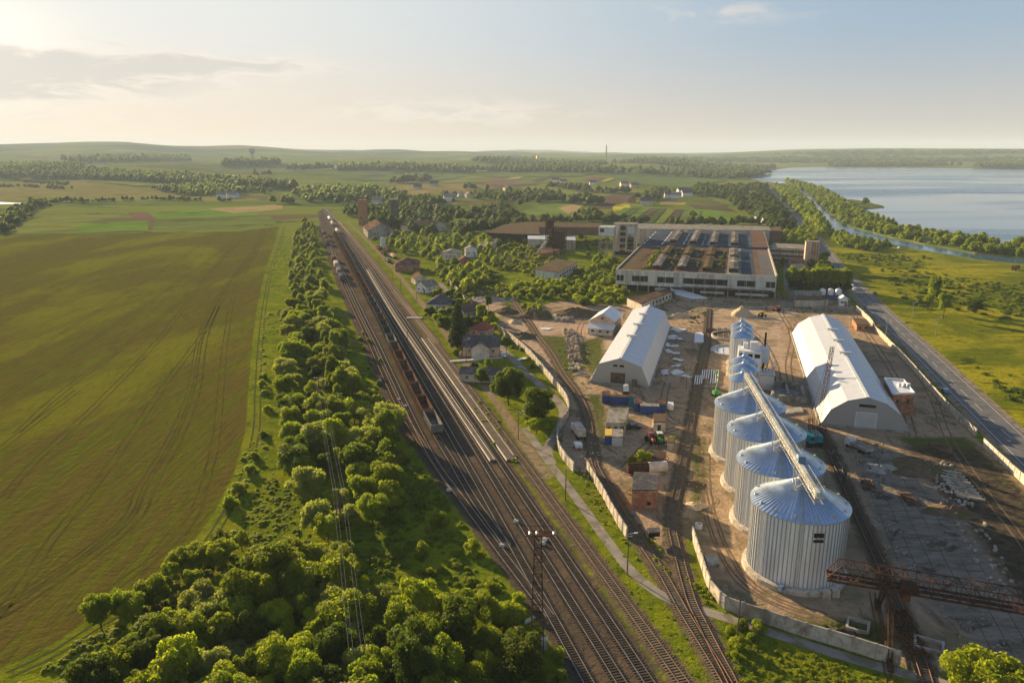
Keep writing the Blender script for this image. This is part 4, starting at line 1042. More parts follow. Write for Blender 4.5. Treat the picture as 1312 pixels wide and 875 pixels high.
container((817, 524.5), 2.3, -.1, M['blue_paint'], 'blue container seen end-on with brown roof, centre of the row', 4.6, 2.6)
container((832, 529.5), 5.6, -.1, M['blue_paint'], 'blue container under a patched brown and white roof', 2.4, 2.6, M['roof_grey'])
container((847.5, 525.5), 2.3, -.1, M['blue_paint'], 'blue container seen end-on, rightmost of the row', 4.4, 2.5)
o = G(802, 504.5); t = empty('white_tank_cube', o + Vector((0, 0, 0)), -.2, 'white cube tank standing behind the middle blue container', 'tank'); MB().box((0, 0, 1.9), (1.8, 1.6, 1.8)).box((0, 0, 2.95), (1.2, 1.2, .4)).build('tank_body', M['car_white'], t); MB().box((0, 0, .5), (1.9, 1.7, 1.0)).build('stand', M['underframe'], t)
block('flat_roof_shed', [(780, 522), (806, 522), (801.6, 541.6), (776.3, 541.6)], 3.4, M['concrete'], M['roof_grey'], 'shed with patched grey flat roof below the blue containers', 'shed', wins=[(2, 3, 1, 1.8, 0, .9, .9)])
t = block('site_cabin', [(785, 549), (798.5, 549), (798, 559.5), (784, 559)], 2.8, M['grey_sheet'], M['roof_grey'], 'site cabin with grey roof beside its yellow roofed twin half', 'cabin')
t = block('site_cabin', [(775.5, 549), (784.5, 549), (784, 557.5), (775, 557.5)], 2.8, M['blue_paint'], M['yellow'], 'blue cabin with bright yellow roof', 'cabin')
t = block('earth_bunker', [(837, 529.5), (853.5, 529.5), (853, 540), (837, 540)], 3.0, M['plaster'], M['roof_brown'], 'pale bunker with grass growing on its roof', 'bunker', wins=[(2, 1, 1, 1.1, 0, 1.0, 1.8)])
t = block('earth_bunker', [(855, 560), (864, 560), (864, 566), (855, 566)], 2.4, M['concrete'], M['roof_brown'], 'small bunker with a bush on top beside the green tractor', 'bunker')
t = block('ruined_wall_box', [(831, 577), (854, 578), (851, 588), (828, 588)], 2.2, M['brick'], M['roof_tar'], 'dark roofless looking brick ruin behind the rusty tank car', 'ruin')
t = block('brick_hut', [(812, 604), (845, 605.4), (842, 627), (809.7, 627)], 4.8, M['brick'], M['roof_slate'], 'tall brick hut with slate grey flat roof between the two sidings', 'hut')
o = G(831, 652); MB().box((o.x - t.location.x, o.y - t.location.y, 1.4), (.8, .3, .8)).build('window', M['dark'], t)
lay = MB()
for k in range(3): lay.box((3.2, -3.6 + k * 2, 2.8 + .5 * k), (1.2, .1, .1))
lay.build('brackets', M['steel'], t)
o = G(830, 606); t = empty('tank_barrel', o, .1, 'long rusty and white cylinder tank lying before the brick hut', 'tank')
MB().tube((-5.3, 0, 1.5), (0, .1, 1.5), 1.35, 14).build('rusty_half', M['rust'], t); MB().tube((0, .1, 1.5), (4.8, .2, 1.5), 1.35, 14).build('white_half', M['plaster'], t)
MB().box((-3, 0, .3), (1, 2, .6)).box((3, 0, .3), (1, 2, .6)).build('cradle', M['concrete'], t)
t = block('pit_cover', [(903, 711), (918, 710.5), (922, 722), (907, 723.5)], .7, M['concrete'], M['slab'], 'concrete pit cover slab inside the curved wall', 'slab')
o = G(895, 676); t = empty('hydrant_box', o, 0, 'small white round well head in the sandy yard', 'well'); MB().rev([(.8, 0), (.8, 1.0), (.55, 1.05), (.5, .2)], 16).build('ring', M['white_paint'], t)
t = block('dark_kiosk', [(829, 676), (845, 675), (846, 681), (831, 682)], 2.3, M['dark'], M['roof_slate'], 'small dark kiosk on the grass triangle between the sidings', 'kiosk', base=1.2)

# pit frames right of the slim silos
o = G(990, 512); t = empty('loading_pit', o, -AX, 'grey concrete loading pit with three ribs beside the far big silo', 'pit')
pm = MB()
for x in (0, 4.7, 9.4): pm.box((x, 7, 1.1), (.7, 14, 2.2))
pm.box((4.7, 0, .9), (11, .9, 1.8)).box((4.7, 13.8, 1.1), (10.2, .5, 2.2)); pm.build('walls', M['concrete'], t)
MB().box((4.7, 7, .12), (9, 13.4, .2)).build('floor', M['concrete'], t)
MB().box((2.3, 2.8, .35), (2.8, 3.0, .1)).box((7, 2.8, .35), (2.8, 3.0, .1)).build('pit_opening', M['dark'], t)
t = block('gravel_pen', [(1000, 524), (1026, 521), (1030, 527), (1001, 530)], .5, M['concrete'], M['slab'], 'flat concrete apron in front of the loading pit', 'slab')
o = G(981, 497); t = empty('hopper_house', o, -AX, 'grey hopper house with white top gear next to the slim silos', 'machine house')
MB().box((0, 0, 2.5), (4.6, 4.6, 5)).build('wall', M['grey_sheet'], t)
tp = MB().box((0, 0, 5.4), (5.2, 5.0, .3))
for k in range(5): tp.box((-2 + k, random.uniform(-1.5, 1.5), 6.1), (.5, .9, 1.2))
tp.lattice((1.5, 0, 5.4), (2.6, 0, 9.6), .9, .08, 5); tp.build('top_gear', M['white_paint'], t)

# round tank bases
def ring_base(px, r, floor, label):
    o = G(*px); t = empty('round_foundation', o, 0, label, 'foundation')
    MB().rev([(r, 0), (r, .9), (r - .5, .95), (r - .5, .3)], 48).build('rim', M['concrete_pale'], t)
    MB().rev([(.01, .42), (r - .45, .42)], 48).build('floor', floor, t)
    rb = MB()
    for k in range(6): rb.box((-r * .7 + k * r * .28, 0, .46), (.25, r * 1.25, .06), -.25)
    rb.build('floor_joints', M['concrete'], t)
ring_base((938, 451), 8.4, M['white_sheet'], 'round silo foundation with white floor left of the slim silos')
ring_base((937.5, 431.5), 8.6, M['roof_brown'], 'round silo foundation with brown floor behind the white one')
t = block('white_slab', [(890, 426), (899, 425.5), (901.5, 428), (901.6, 438), (889.6, 438)], .4, M['concrete'], M['white_sheet'], 'pale blue-white slab with one rounded corner in the yard', 'slab')
rb = MB(); 
for k in range(12):
    o = G(905 + k * 2.6, 423 + (k % 3)); rb.box((o.x, o.y, .25), (.25, 7, .5), -AX)
rb_o = rb.build('rebar_mats', M['rust']); tag(rb_o, 'rows of rusty steel formwork lying behind the round foundations', 'formwork')
#PART4
# ================================================================== WALLS AND FENCES
def wall_run(pts, h, label, m_=None, pw=3.0, th=.16, px=True):
    L = smooth_line(g2(pts) if px else pts, 1.0)
    t = empty('concrete_fence', L[0], 0, label, 'fence'); o = L[0]
    # resample at panel width
    P = [L[0]]; acc = 0
    for a, b in zip(L, L[1:]):
        acc += (b - a).length
        if acc >= pw: P.append(b); acc = 0
    P.append(L[-1])
    pn = MB(); po = MB(); cp_ = MB()
    for a, b in zip(P, P[1:]):
        m2_ = (a + b) / 2 - o; d = b - a; ang = math.atan2(d.y, d.x); hh = h + random.uniform(-.08, .06)
        pn.box((m2_.x, m2_.y, hh / 2), (d.length - .06, th, hh), ang + random.uniform(-.015, .015))
        for k in range(3):   # cast relief bands
            pn.box((m2_.x, m2_.y, hh * (.22 + .28 * k)), (d.length - .5, th + .07, hh * .17), ang)
        cp_.box((m2_.x, m2_.y, hh + .04), (d.length, th + .1, .1), ang)
        q = a - o; MB().box((q.x, q.y, h / 2 + .1), (.26, .3, h + .2), ang).build('post', M['concrete'], t)
    pn.build('panels', m_ or M['concrete_pale'], t); cp_.build('coping', m_ or M['concrete_pale'], t)
    return t
wall_run([(574,362),(590,378),(606,394),(634,420),(646,428.6),(661,440.6),(680,457.8),(697,478),(706,489),(721,508),(727,519),(728.6,531.5),(722,544),(715,556),(714,572),(721,588),(735,605)], 2.5, 'long weathered concrete fence winding between the station lane and the yard')
wall_run([(752,602),(762,620),(774,640),(788,666),(803,690)], 2.5, 'short straight concrete fence above the footpath beside the left siding')
wall_run([(887,690),(891,704),(897,722),(904,745),(909,758),(916,770),(929,780)], 2.6, 'curved sunlit concrete fence between the siding and the nearest silo')
wall_run([(929,780.6),(959,792),(989,801),(1023,813),(1060,824),(1100,836.5),(1130,846.5),(1151,853)], 2.6, 'pale patterned concrete fence along the lane in front of the gantry', M['slab'])
wall_run([(1216,864),(1245,873),(1290,886)], 2.4, 'stub of patterned concrete fence beside the bright bush at the lower right', M['slab'])
wall_run([(1097,397.5),(1115,414),(1121,425),(1128,431),(1140,443.5),(1162,466),(1190,498),(1217,528),(1250,559.6)], 2.3, 'long sunlit concrete wall between the yard and the road')
wall_run([(1259.6,572),(1285,596),(1312,621),(1350,660)], 2.3, 'near stretch of concrete wall beside the road at the right edge')

# ================================================================== GANTRY CRANE
b0, b1 = G(1059, 737, 9.2), G(1312, 780, 9.2)
bd = (b1 - b0).normalized(); Lg = (b1 - b0).length + 22; ga = math.atan2(bd.y, bd.x)
t = empty('gantry_crane', (b0.x, b0.y, 0), ga, 'rusty lattice gantry crane reaching in from the right over the yard', 'crane')
MB().lattice((1.8, 0, 10.6), (Lg, 0, 10.6), 2.8, .1, int(Lg / 2), (0, 0, 1), 2.6).build('bridge_truss', M['rust'], t)
nose = MB()
for s in (-1.5, 1.5):
    nose.tube((0, s * .8, 9.5), (1.8, s, 9.3), .12, 4).tube((0, s * .8, 9.5), (1.8, s, 11.9), .12, 4)
nose.tube((0, -1.2, 9.5), (0, 1.2, 9.5), .12, 4); nose.build('bridge_nose', M['rust_orange'], t)
MB().box((Lg / 2, 0, 9.15), (Lg, 1.0, .1)).box((Lg / 2, 1.4, 9.15), (Lg, .25, .3)).box((Lg / 2, -1.4, 9.15), (Lg, .25, .3)).build('bridge_girders', M['rust'], t)
MB().box((12.3, 0, 9.7), (2.4, 2.4, 1.0)).build('trolley', M['rust'], t)
MB().box((12.0, 0, 8.2), (1.3, 1.5, 1.6)).build('operator_cabin', M['rust_orange'], t)
for lx in (9.6, 45):
    for s in (-1, 1):
        MB().lattice((lx, s * 8.2, .6), (lx, s * 2.2, 9.2), .55, .09, 8, (1, 0, 0), .55, w2=.8).build('leg', M['rust'], t)
        MB().box((lx, s * 8.4, .5), (.8, 2.8, .8)).build('wheel_truck', M['rust'], t)
    MB().lattice((lx, -8, 1.0), (lx, 8, 1.0), .35, .06, 12).build('sill_beam', M['rust_orange'], t)
r0 = Vector((9.6, 0, 0))
rw = MB()
for lx in (9.6,):
    rw.box((lx, 0, .12), (.2, 26, .2)).box((lx - .9, 0, .1), (.14, 26, .16))
rw.build('runway_rail', M['rust_orange'], t)
for k in range(4):
    q = [(1143 + k * 6.2, 790 + k * 15.8), (1161 + k * 6.8, 790 + k * 15.2)]
    a, b = G(*q[0]), G(*q[1]); c = (a + b) / 2; ang = math.atan2((b - a).y, (b - a).x)
    f_ = MB(); w_ = 3.1; l_ = 2.5
    for s in (-1, 0, 1): f_.box((s * w_ / 2, 0, .5), (.16, l_, .25))
    for s in (-1, 0, 1): f_.box((0, s * l_ / 2, .5), (w_, .16, .25))
    for s in (-.25, .25): f_.box((s * w_, 0, .5), (.1, l_, .2))
    for sx in (-1, 1):
        for sy in (-1, 1): f_.box((sx * w_ / 2, sy * l_ / 2, .25), (.2, .2, .5))
    o_ = f_.build('steel_frame', M['rust_orange'] if k > 1 else M['rust'], None); o_.location = c; o_.rotation_euler = (0, 0, ang)
    tag(o_, 'rusty steel frame on the dark track, %s of four' % ['farthest', 'second farthest', 'third', 'nearest and most orange'][k], 'steel frame', 'steel frames on the track')

# ================================================================== LIGHT MAST, POLES, WIRES
o = G(688, 833)
t = empty('light_mast', o, 0, 'tall rusty lattice light mast standing between the tracks and the near trees', 'mast')
MB().lattice((0, 0, 0), (0, 0, 20.6), 2.1, .09, 16, (0, 1, 0), 2.1, w2=1.0).build('mast', M['rust'], t)
MB().box((.2, 0, 20.7), (4.2, 1.6, .12)).build('platform', M['rust'], t)
rl = MB()
for s in (-.75, .75): rl.tube((-1.9, s, 21.6), (2.3, s, 21.6), .04, 4)
for x in (-1.9, -.5, .9, 2.3):
    for s in (-.75, .75): rl.tube((x, s, 20.7), (x, s, 21.6), .04, 4)
rl.build('railing', M['rust'], t)
for x in (-1.3, -.2, 2.4):
    l_ = MB().tube((x, -.5, 21.3), (x + .1, -1.0, 21.15), .24, 10, .3); o_ = l_.build('floodlight', M['steel'], t)
o = G(697, 831); MBo = MB().box((0, 0, .9), (.9, .9, 1.8)).box((0, 0, 1.85), (1.05, 1.05, .12)).build('equipment_cabinet', M['concrete_pale']); MBo.location = o; MBo.rotation_euler = (0, 0, .2); tag(MBo, 'small grey cabinet beside the foot of the light mast', 'cabinet')
MBo = MB().box((0, 0, .25), (4.6, .7, .3)).box((0, 0, .05), (4.4, .4, .1)).build('concrete_beam', M['concrete_pale']); MBo.location = G(672, 799); MBo.rotation_euler = (0, 0, .75); tag(MBo, 'concrete beam lying in the bushes left of the light mast', 'beam')
def pole(px, h, label, lamp=False, arm=0, m_=None, r=.14, group='poles along the tracks and lanes'):
    o = G(*px); t = empty('lamp_post' if lamp else 'utility_pole', o, random.uniform(-.3, .3), label, 'pole', group)
    MB().tube((0, 0, 0), (0, 0, h), r, 7, r * .65).build('post', m_ or M['wood'], t)
    a_ = MB().box((0, 0, h - .5), (1.5, .12, .12))
    for s in (-.65, 0, .65): a_.tube((s, 0, h - .45), (s, 0, h - .2), .05, 5)
    a_.build('crossarm', M['concrete'], t)
    if lamp:
        MB().tube((0, 0, h), (1.1, -.3, h + .35), .05, 5).build('lamp_arm', M['steel'], t); MB().box((1.3, -.35, h + .35), (.7, .28, .16)).build('lamp_head', M['white_paint'], t)
    return t
PL = [((803.5, 736), 8.5, 'pole on the grass beside the footpath left of the two sidings'), ((943.8, 826), 8.5, 'pole before the pale patterned fence near the lane'), ((724.5, 641), 8, 'pole where the path leaves the dark trees'),
      ((664, 563), 8, 'pole by the small dark box at the end of the station garden'), ((649, 470), 8, 'pole on the lane behind the station house'), ((597.5, 464), 9, 'brown pole before the station house front'), ((523, 452), 9, 'pole left of the spruce'),
      ((513.5, 374), 8, 'pole on the grass beyond the derelict wagons'), ((486.5, 340), 8, 'pole beside the row of derelict wagons'), ((503, 358), 8, 'pole at the near end of the derelict wagons'), ((472, 318), 8, 'pole on the grass left of the far brick hall'),
      ((534, 384), 8, 'pole left of the lone grey roofed house'), ((879, 499), 8, 'pole between the white pipes and the warehouse corner'), ((1006.8, 392), 9, 'pale pole at the crossing of the yard lanes'), ((1035, 330), 8, 'pole behind the office tower')]
for px, h, lab in PL: pole(px, h, lab, lamp=px[0] in (803.5, 724.5, 664, 597.5))
for k, px in enumerate([(1112,380),(1080,352),(1134,437),(1168,410),(1198,432)]):
    pole(px, 8.5, ['lamp post at the road junction near the gate hut', 'lamp post on the left road verge by the trimmed trees', 'pole just inside the roadside wall', 'lamp post on the right road verge, nearer one', 'lamp post on the meadow edge of the road, nearest'][k], lamp=True, m_=M['concrete'])
W0, W1 = G(437, 678, 0), G(462, 905, 0)
wp = [(G(410, 520), 9.5), (W0, 9.5), (W1, 9.5)]
for k, (q, h) in enumerate(wp[:2]):
    t = empty('power_pole', q, .05, ['wooden power pole deep in the tree belt clearing', 'wooden power pole in the dark clearing at the lower left'][k], 'pole', 'power line through the trees')
    MB().tube((0, 0, 0), (0, 0, h), .17, 7, .12).tube((-1.6, 0, 0), (0, 0, h * .8), .13, 6).build('post', M['wood'], t)
    c_ = MB().box((0, 0, h - .3), (2.6, .14, .14))
    for s in (-1.2, -.6, .6, 1.2): c_.tube((s, 0, h - .2), (s, 0, h + .15), .06, 5)
    c_.build('crossarm', M['concrete_pale'], t)
wr = MB()
for (a, ha), (b, hb_) in zip(wp, wp[1:]):
    for s in (-1.2, -.6, .6, 1.2):
        P0 = Vector((a.x + s, a.y, ha + .15)); P1 = Vector((b.x + s, b.y, hb_ + .15)); prev = P0
        for k in range(1, 11):
            u_ = k / 10; q = P0.lerp(P1, u_); q.z -= 1.0 * 4 * u_ * (1 - u_) ; wr.tube(prev, q, .016, 3); prev = q
o_ = wr.build('power_lines', M['silo_rib']); tag(o_, 'pale sagging wires running over the near trees at the bottom', 'power lines')

# ================================================================== TRAINS
def gondola(body, load):
    t = empty('open_wagon', (0, 0, 0)); L, w, z0, z1 = 12.7, 3.1, 1.35, 3.5
    b = MB()
    for s in (-1, 1):
        b.box((0, s * w / 2, (z0 + z1) / 2), (L, .1, z1 - z0)); b.box((s * L / 2, 0, (z0 + z1) / 2), (.1, w, z1 - z0))
        b.box((0, s * (w / 2 + .05), z1), (L + .2, .2, .16)); b.box((s * (L / 2 + .03), 0, z1), (.2, w, .16))
        for k in range(9): b.box((-L / 2 + .4 + k * (L - .8) / 8, s * (w / 2 + .09), (z0 + z1) / 2), (.16, .12, z1 - z0))
        for k in range(3): b.box((s * (L / 2 + .09), -1 + k, (z0 + z1) / 2), (.12, .14, z1 - z0))
    b.box((0, 0, z0), (L, w, .12)); b.build('body', body, t)
    if load:
        l = MB().box((0, 0, z0 + .5), (L - .15, w - .15, .8)); l.build('load', load, t)
    MB().box((0, 0, 1.05), (13.6, .5, .5)).box((0, 0, 1.2), (12.6, 2.4, .14)).build('underframe', M['underframe'], t)
    for s in (-1, 1):
        g = MB().box((s * 4.3, 0, .75), (2.6, 2.2, .3)); 
        g_o = g.build('bogie', M['underframe'], t)
        for k in (-.92, .92):
            for y in (-.76, .76): MB().tube((s * 4.3 + k, y - .07, .68), (s * 4.3 + k, y + .07, .68), .47, 12).build('wheel', M['underframe'], g_o)
        MB().tube((s * 6.8, -.8, 1.1), (s * 7.1, -.8, 1.1), .16, 8).tube((s * 6.8, .8, 1.1), (s * 7.1, .8, 1.1), .16, 8).box((s * 6.95, 0, 1.1), (.5, .2, .25)).build('coupling', M['underframe'], t)
    return t
def walk(L, s0, pitch, n):
    out = []; d = 0; i = 0; target = s0
    for a, b in zip(L, L[1:]):
        ln = (b - a).length
        while d + ln >= target and len(out) < n:
            q = a.lerp(b, (target - d) / ln); out.append((q, math.atan2((b - a).y, (b - a).x))); target += pitch
        d += ln
    return out
protos = {}
for nm, b, l in (('brown', 'wagon_brown', None), ('rust', 'wagon_rust', None), ('green', 'wagon_green', None), ('blue', 'wagon_blue', None), ('grey', 'wagon_grey', None), ('loaded', 'wagon_brown', M['coal'])):
    protos[nm] = gondola(M[b], l)
used = set()
WL = TL['W']; s_start = 0
for i, q in enumerate(WL):
    if q.y > G(563, 566).y: s_start = sum((WL[j + 1] - WL[j]).length for j in range(i)); break
seq = ['grey', 'rust', 'brown', 'rust', 'brown', 'rust', 'brown', 'grey', 'green', 'green', 'brown', 'blue', 'brown', 'blue', 'rust']
seqn = ['grey ended open wagon, the nearest one at the end of the train', 'rust red open wagon coupled to the nearest grey one', 'dark brown open wagon, third from the near end', 'rust red open wagon, fourth from the near end', 'brown open wagon, fifth from the near end', 'rusty open wagon, sixth from the near end', 'brown open wagon, seventh from the near end', 'grey open wagon in the middle of the train, eighth from the near end', 'dark green open wagon, the nearer of two green ones', 'dark green open wagon, the farther of two green ones', 'brown open wagon just beyond the two green ones', 'bluish open wagon, the nearer of two blue ones', 'brown open wagon between the two bluish ones', 'bluish open wagon, the farther of two blue ones', 'rust red open wagon beyond the last bluish one']
for i, (q, a) in enumerate(walk(WL, s_start + 6, 14.0, 38)):
    kind = seq[i] if i < len(seq) else random.choice(['brown', 'rust', 'loaded', 'brown', 'rust'])
    if kind not in used: o = protos[kind]; used.add(kind)
    else: o = copy_tree(protos[kind])
    o.location = (q.x, q.y, .25); o.rotation_euler = (0, 0, a)
    lab = seqn[i] if i < len(seqn) else 'small %s open wagon in the far half of the long freight train' % {'brown': 'brown', 'rust': 'rust red', 'loaded': 'coal filled'}[kind]
    tag(o, lab, 'wagon', 'open wagons of the long freight train' if i < len(seqn) else 'far %s wagons of the long freight train' % kind)
for k, p_ in protos.items():
    if k not in used:
        for ch in list(CHILDREN.get(p_.name, [])):
            for g in CHILDREN.get(ch.name, []): bpy.data.objects.remove(g)
            bpy.data.objects.remove(ch)
        bpy.data.objects.remove(p_)
def on(px, rz=None, track=None):
    q = G(*px)
    if track is None: return q, rz or 0
    L = TL[track]; i = min(range(len(L) - 1), key=lambda j: (L[j] - q).length)
    return L[i], math.atan2((L[i + 1] - L[i]).y, (L[i + 1] - L[i]).x)
def bogies(t):
    for s in (-1, 1):
        g = MB().box((s * 4, 0, .7), (2.4, 2.0, .4)); go = g.build('bogie', M['underframe'], t)
        for k in (-.9, .9):
            for y in (-.76, .76): MB().tube((s * 4 + k, y - .07, .5), (s * 4 + k, y + .07, .5), .47, 10).build('wheel', M['underframe'], go)
for k, px in enumerate([(427, 299), (423.5, 289), (420.5, 282.5)]):
    q, a = on(px, track='A'); t = empty('tank_wagon', q, a, ['cream tank wagon, nearest of the far string of tank wagons', 'cream tank wagon in the middle of the far string', 'pale tank wagon, farthest of the string before the bend'][k], 'wagon', 'tank wagons at the far end of the yard')
    t.location.z = .3; MB().tube((-11, 0, 2.4), (11, 0, 2.4), 1.6, 12).tube((0, 0, 3.8), (0, 0, 4.4), .6, 8).build('tank', M['tank_cream'] if k < 2 else M['car_white'], t)
    MB().box((0, 0, 1), (22.6, 2.6, .3)).build('underframe', M['underframe'], t); bogies(t)
for k, px in enumerate([(437, 360), (434, 352), (430.5, 343), (427.5, 335), (419.5, 314), (417, 308), (414.5, 302)]):
    q, a = on(px, track='Ff'); t = empty('covered_wagon', q, a, ['dark covered wagon, nearest on the outermost track', 'grey roofed covered wagon, second on the outermost track', 'pale roofed covered wagon, third on the outermost track', 'red covered wagon, fourth on the outermost track', 'dark covered wagon, nearest of the far three beside the trees', 'dark covered wagon, middle of the far three beside the trees', 'dark covered wagon, farthest of the three beside the trees'][k], 'wagon', 'covered wagons beside the tree belt')
    t.location.z = .3; m_ = [M['wagon_blue'], M['wagon_grey'], M['concrete_pale'], M['wagon_rust'], M['wagon_brown'], M['wagon_brown'], M['wagon_brown']][k]
    MB().extrude([(-1.5, 1.2), (1.5, 1.2), (1.5, 3.6), (.9, 4.1), (-.9, 4.1), (-1.5, 3.6)], -6.5, 6.5).build('body', m_, t).rotation_euler = (0, 0, R(90))
    MB().box((0, 0, 1), (13.4, 2.4, .3)).build('underframe', M['underframe'], t); bogies(t)
dw = [((486, 320.5), 'rust red derelict wagon at the far left of the siding group', 'wagon_rust'), ((492, 327), 'brown derelict flat wagon, left line', 'wagon_brown'), ((497, 336), 'grey heaped derelict wagon, nearer one of the left line', 'wagon_grey'), ((504, 330.5), 'pale pink derelict wagon beside the brick shed', 'plaster_peach'), ((497, 322), 'rusty derelict wagon, far one of the right line', 'wagon_rust'), ((510, 344), 'pale flat derelict wagon lying nearest to the camera', 'concrete_pale')]
for px, lab, m_ in dw:
    q = G(*px); t = empty('derelict_wagon', q, R(90) + R(22), lab, 'wagon', 'derelict wagons on the grass')
    MB().box((0, 0, 1.2), (12, 2.9, .3)).build('underframe', M['underframe'], t); b = MB().box((0, 0, 1.9), (11.6, 2.8, 1.2))
    for k in range(4): b.box((-4.4 + k * 2.9, random.uniform(-.6, .6), 2.8), (2.2, 1.6, .7))
    b.build('body', M[m_], t); bogies(t)
o = G(491, 318.5); t = empty('water_column', o, 0, 'white cylinder tank standing behind the derelict wagons', 'tank'); MB().rev([(2.2, 0), (2.2, 8), (1.4, 9), (.1, 9.4)], 18).build('shell', M['white_paint'], t); MB().rev([(2.3, 4), (2.35, 4.1), (2.3, 4.2)], 18).build('band', M['steel'], t)

# ================================================================== VEHICLES
def car(paint, van=False):
    t = empty('parked_car', (0, 0, 0)); 
    if van: sec = [(-2.3, .35), (2.3, .35), (2.35, .9), (1.6, 1.15), (1.0, 2.0), (-2.25, 2.05), (-2.35, 1.0)]; gs = [(-2.1, 1.25), (1.35, 1.25), (.9, 1.9), (-2.1, 1.9)]
    else: sec = [(-2.15, .32), (2.15, .32), (2.2, .75), (1.15, .92), (.5, 1.42), (-1.1, 1.45), (-1.75, 1.0), (-2.2, .95)]; gs = [(-1.6, 1.0), (1.0, .98), (.45, 1.36), (-1.05, 1.38)]
    b = MB().extrude(sec, -.85, .85).build('body', paint, t, bevel=.06); g_ = MB().extrude(gs, -.87, .87).build('side_windows', M['glass'], t)
    MB().box((.84 if not van else 1.33, 0, 1.16 if not van else 1.58), (.06, 1.4, .5)).build('windscreen', M['glass'], t)
    for x in (-1.35, 1.35):
        for y in (-.82, .82): MB().tube((x, y - .1, .33), (x, y + .1, .33), .33, 12).build('wheel', M['tyre'], t)
    for s in (-.6, .6): MB().box((2.19, s, .65), (.05, .35, .15)).build('headlight', M['car_white'], t)
    return t
cp_ = {'w': car(M['car_white']), 'd': car(M['car_dark']), 'b': car(M['car_blue']), 'v': car(M['car_white'], True)}; cu = set()
def put_car(k, px, rz, label, group=None):
    o = cp_[k] if k not in cu else copy_tree(cp_[k]); cu.add(k)
    q = G(*px); o.location = (q.x, q.y, .035); o.rotation_euler = (0, 0, rz); return tag(o, label, 'van' if k == 'v' else 'car', group)
def road_dir(px):
    q = G(*px); i = min(range(len(ROAD) - 1), key=lambda j: (ROAD[j] - q).length); d = ROAD[i + 1] - ROAD[i]; return math.atan2(d.y, d.x)
for k, px, lab, f_ in [('b', (1211, 503), 'blue car driving on the near stretch of the road', 0), ('w', (1083, 348), 'white car on the road beside the trimmed trees', 0), ('d', (1064, 342), 'dark car parked left of the road by the office tower', 0), ('v', (1091.5, 369.5), 'white van on the verge at the end of the trimmed trees', 1), ('w', (1094.5, 372), 'white car right behind the white van on the verge', 1), ('d', (1121, 377.5), 'dark car on the right edge of the road near the junction', 1), ('d', (1047, 309), 'dark car far up the road before the bend', 0)]:
    put_car(k, px, road_dir(px) + (math.pi if f_ else 0), lab, 'cars on the road')
put_car('v', (859, 524), 1.4, 'pale van parked at the right end of the blue containers')
put_car('d', (812, 549), .1, 'dark car parked beside the grey roofed cabin')
put_car('w', (1153, 318.5), .2, 'white car on the meadow track near the lake bank')
put_car('w', (644, 457), -.9, 'white car parked behind the station house')
def truck(px, rz, cabm, boxm, label, L=4.2, flat=False):
    q = G(*px); t = empty('truck', q, rz, label, 'truck')
    MB().extrude([(2.2, .7), (4.1, .7), (4.2, 1.6), (3.8, 2.6), (2.2, 2.7)], -1.15, 1.15).build('cab', cabm, t, bevel=.06)
    MB().box((4.03, 0, 2.05), (.12, 1.9, .7)).build('windscreen', M['glass'], t)
    MB().box((0, 0, .8), (7.6, .9, .3)).build('chassis', M['underframe'], t)
    b = MB()
    if flat:
        for s in (-1, 1): b.box((-.9, s * 1.15, 1.5), (5.6, .08, .8)); b.box((-.9 + s * 2.8, 0, 1.5), (.08, 2.3, .8))
        b.box((-.9, 0, 1.15), (5.6, 2.3, .12))
    else: b.box((-.9, 0, 2.1), (5.6, 2.3, 2.2))
    b.build('cargo_bed', boxm, t)
    for x in (3.0, -1.4, -2.7):
        for y in (-1, 1): MB().tube((x, y - .14, .5), (x, y + .14, .5), .5, 12).build('wheel', M['tyre'], t)
    return t
truck((741, 558), 1.75, M['car_white'], M['concrete_pale'], 'white truck parked in the shade beside the curved fence')
truck((1301, 346), .6, M['red'], M['wagon_rust'], 'small red truck at the far right edge of the meadow')
truck((1100, 577), 1.9, M['car_white'], M['steel'], 'grey loaded flatbed truck on the dark ground by the big white warehouse', flat=True)
o = G(740.5, 574); t = empty('trailer', o, .1, 'small white single axle trailer near the parked white truck', 'trailer'); MB().box((0, 0, 1), (2, 2.6, .9)).build('box', M['car_white'], t); MB().tube((0, -1.2, .7), (0, -3.6, .5), .07, 5).build('drawbar', M['wagon_rust'], t)
for s in (-1, 1): MB().tube((s * .95, 0, .35), (s * 1.15, 0, .35), .35, 10).build('wheel', M['tyre'], t)
def tractor(px, rz, m_, roof, label, cat='tractor'):
    q = G(*px); t = empty('tractor', q, rz, label, cat)
    MB().box((1.3, 0, 1.2), (2.1, .9, .8)).box((-.3, 0, 1.0), (1.4, 1.3, .7)).build('body', m_, t, bevel=.05)
    cb = MB()
    for x in (-1.0, .45):
        for y in (-.65, .65): cb.box((x, y, 1.95), (.09, .09, 1.3))
    cb.build('cab_frame', m_, t); MB().box((-.28, 0, 1.95), (1.35, 1.2, 1.1)).build('cab_glass', M['glass'], t); MB().box((-.28, 0, 2.65), (1.7, 1.5, .16)).build('cab_roof', roof, t)
    for y in (-.95, .95):
        MB().tube((-.7, y - .2, .8), (-.7, y + .2, .8), .8, 14).build('rear_wheel', M['tyre'], t); MB().tube((1.7, y * .8 - .13, .5), (1.7, y * .8 + .13, .5), .5, 12).build('front_wheel', M['tyre'], t)
    MB().tube((1.5, .3, 1.6), (1.5, .3, 2.4), .06, 6).build('exhaust', M['underframe'], t)
    return t
tractor((833.5, 566), -1.3, M['red'], M['red'], 'red tractor parked beside the green one')
tractor((845, 566), -1.5, M['green_paint'], M['white_paint'], 'green tractor with white cab roof, right of the red one')
tractor((976, 406), .3, M['yellow'], M['yellow'], 'yellow roller-like tractor on the dusty ground left of the orange loader')
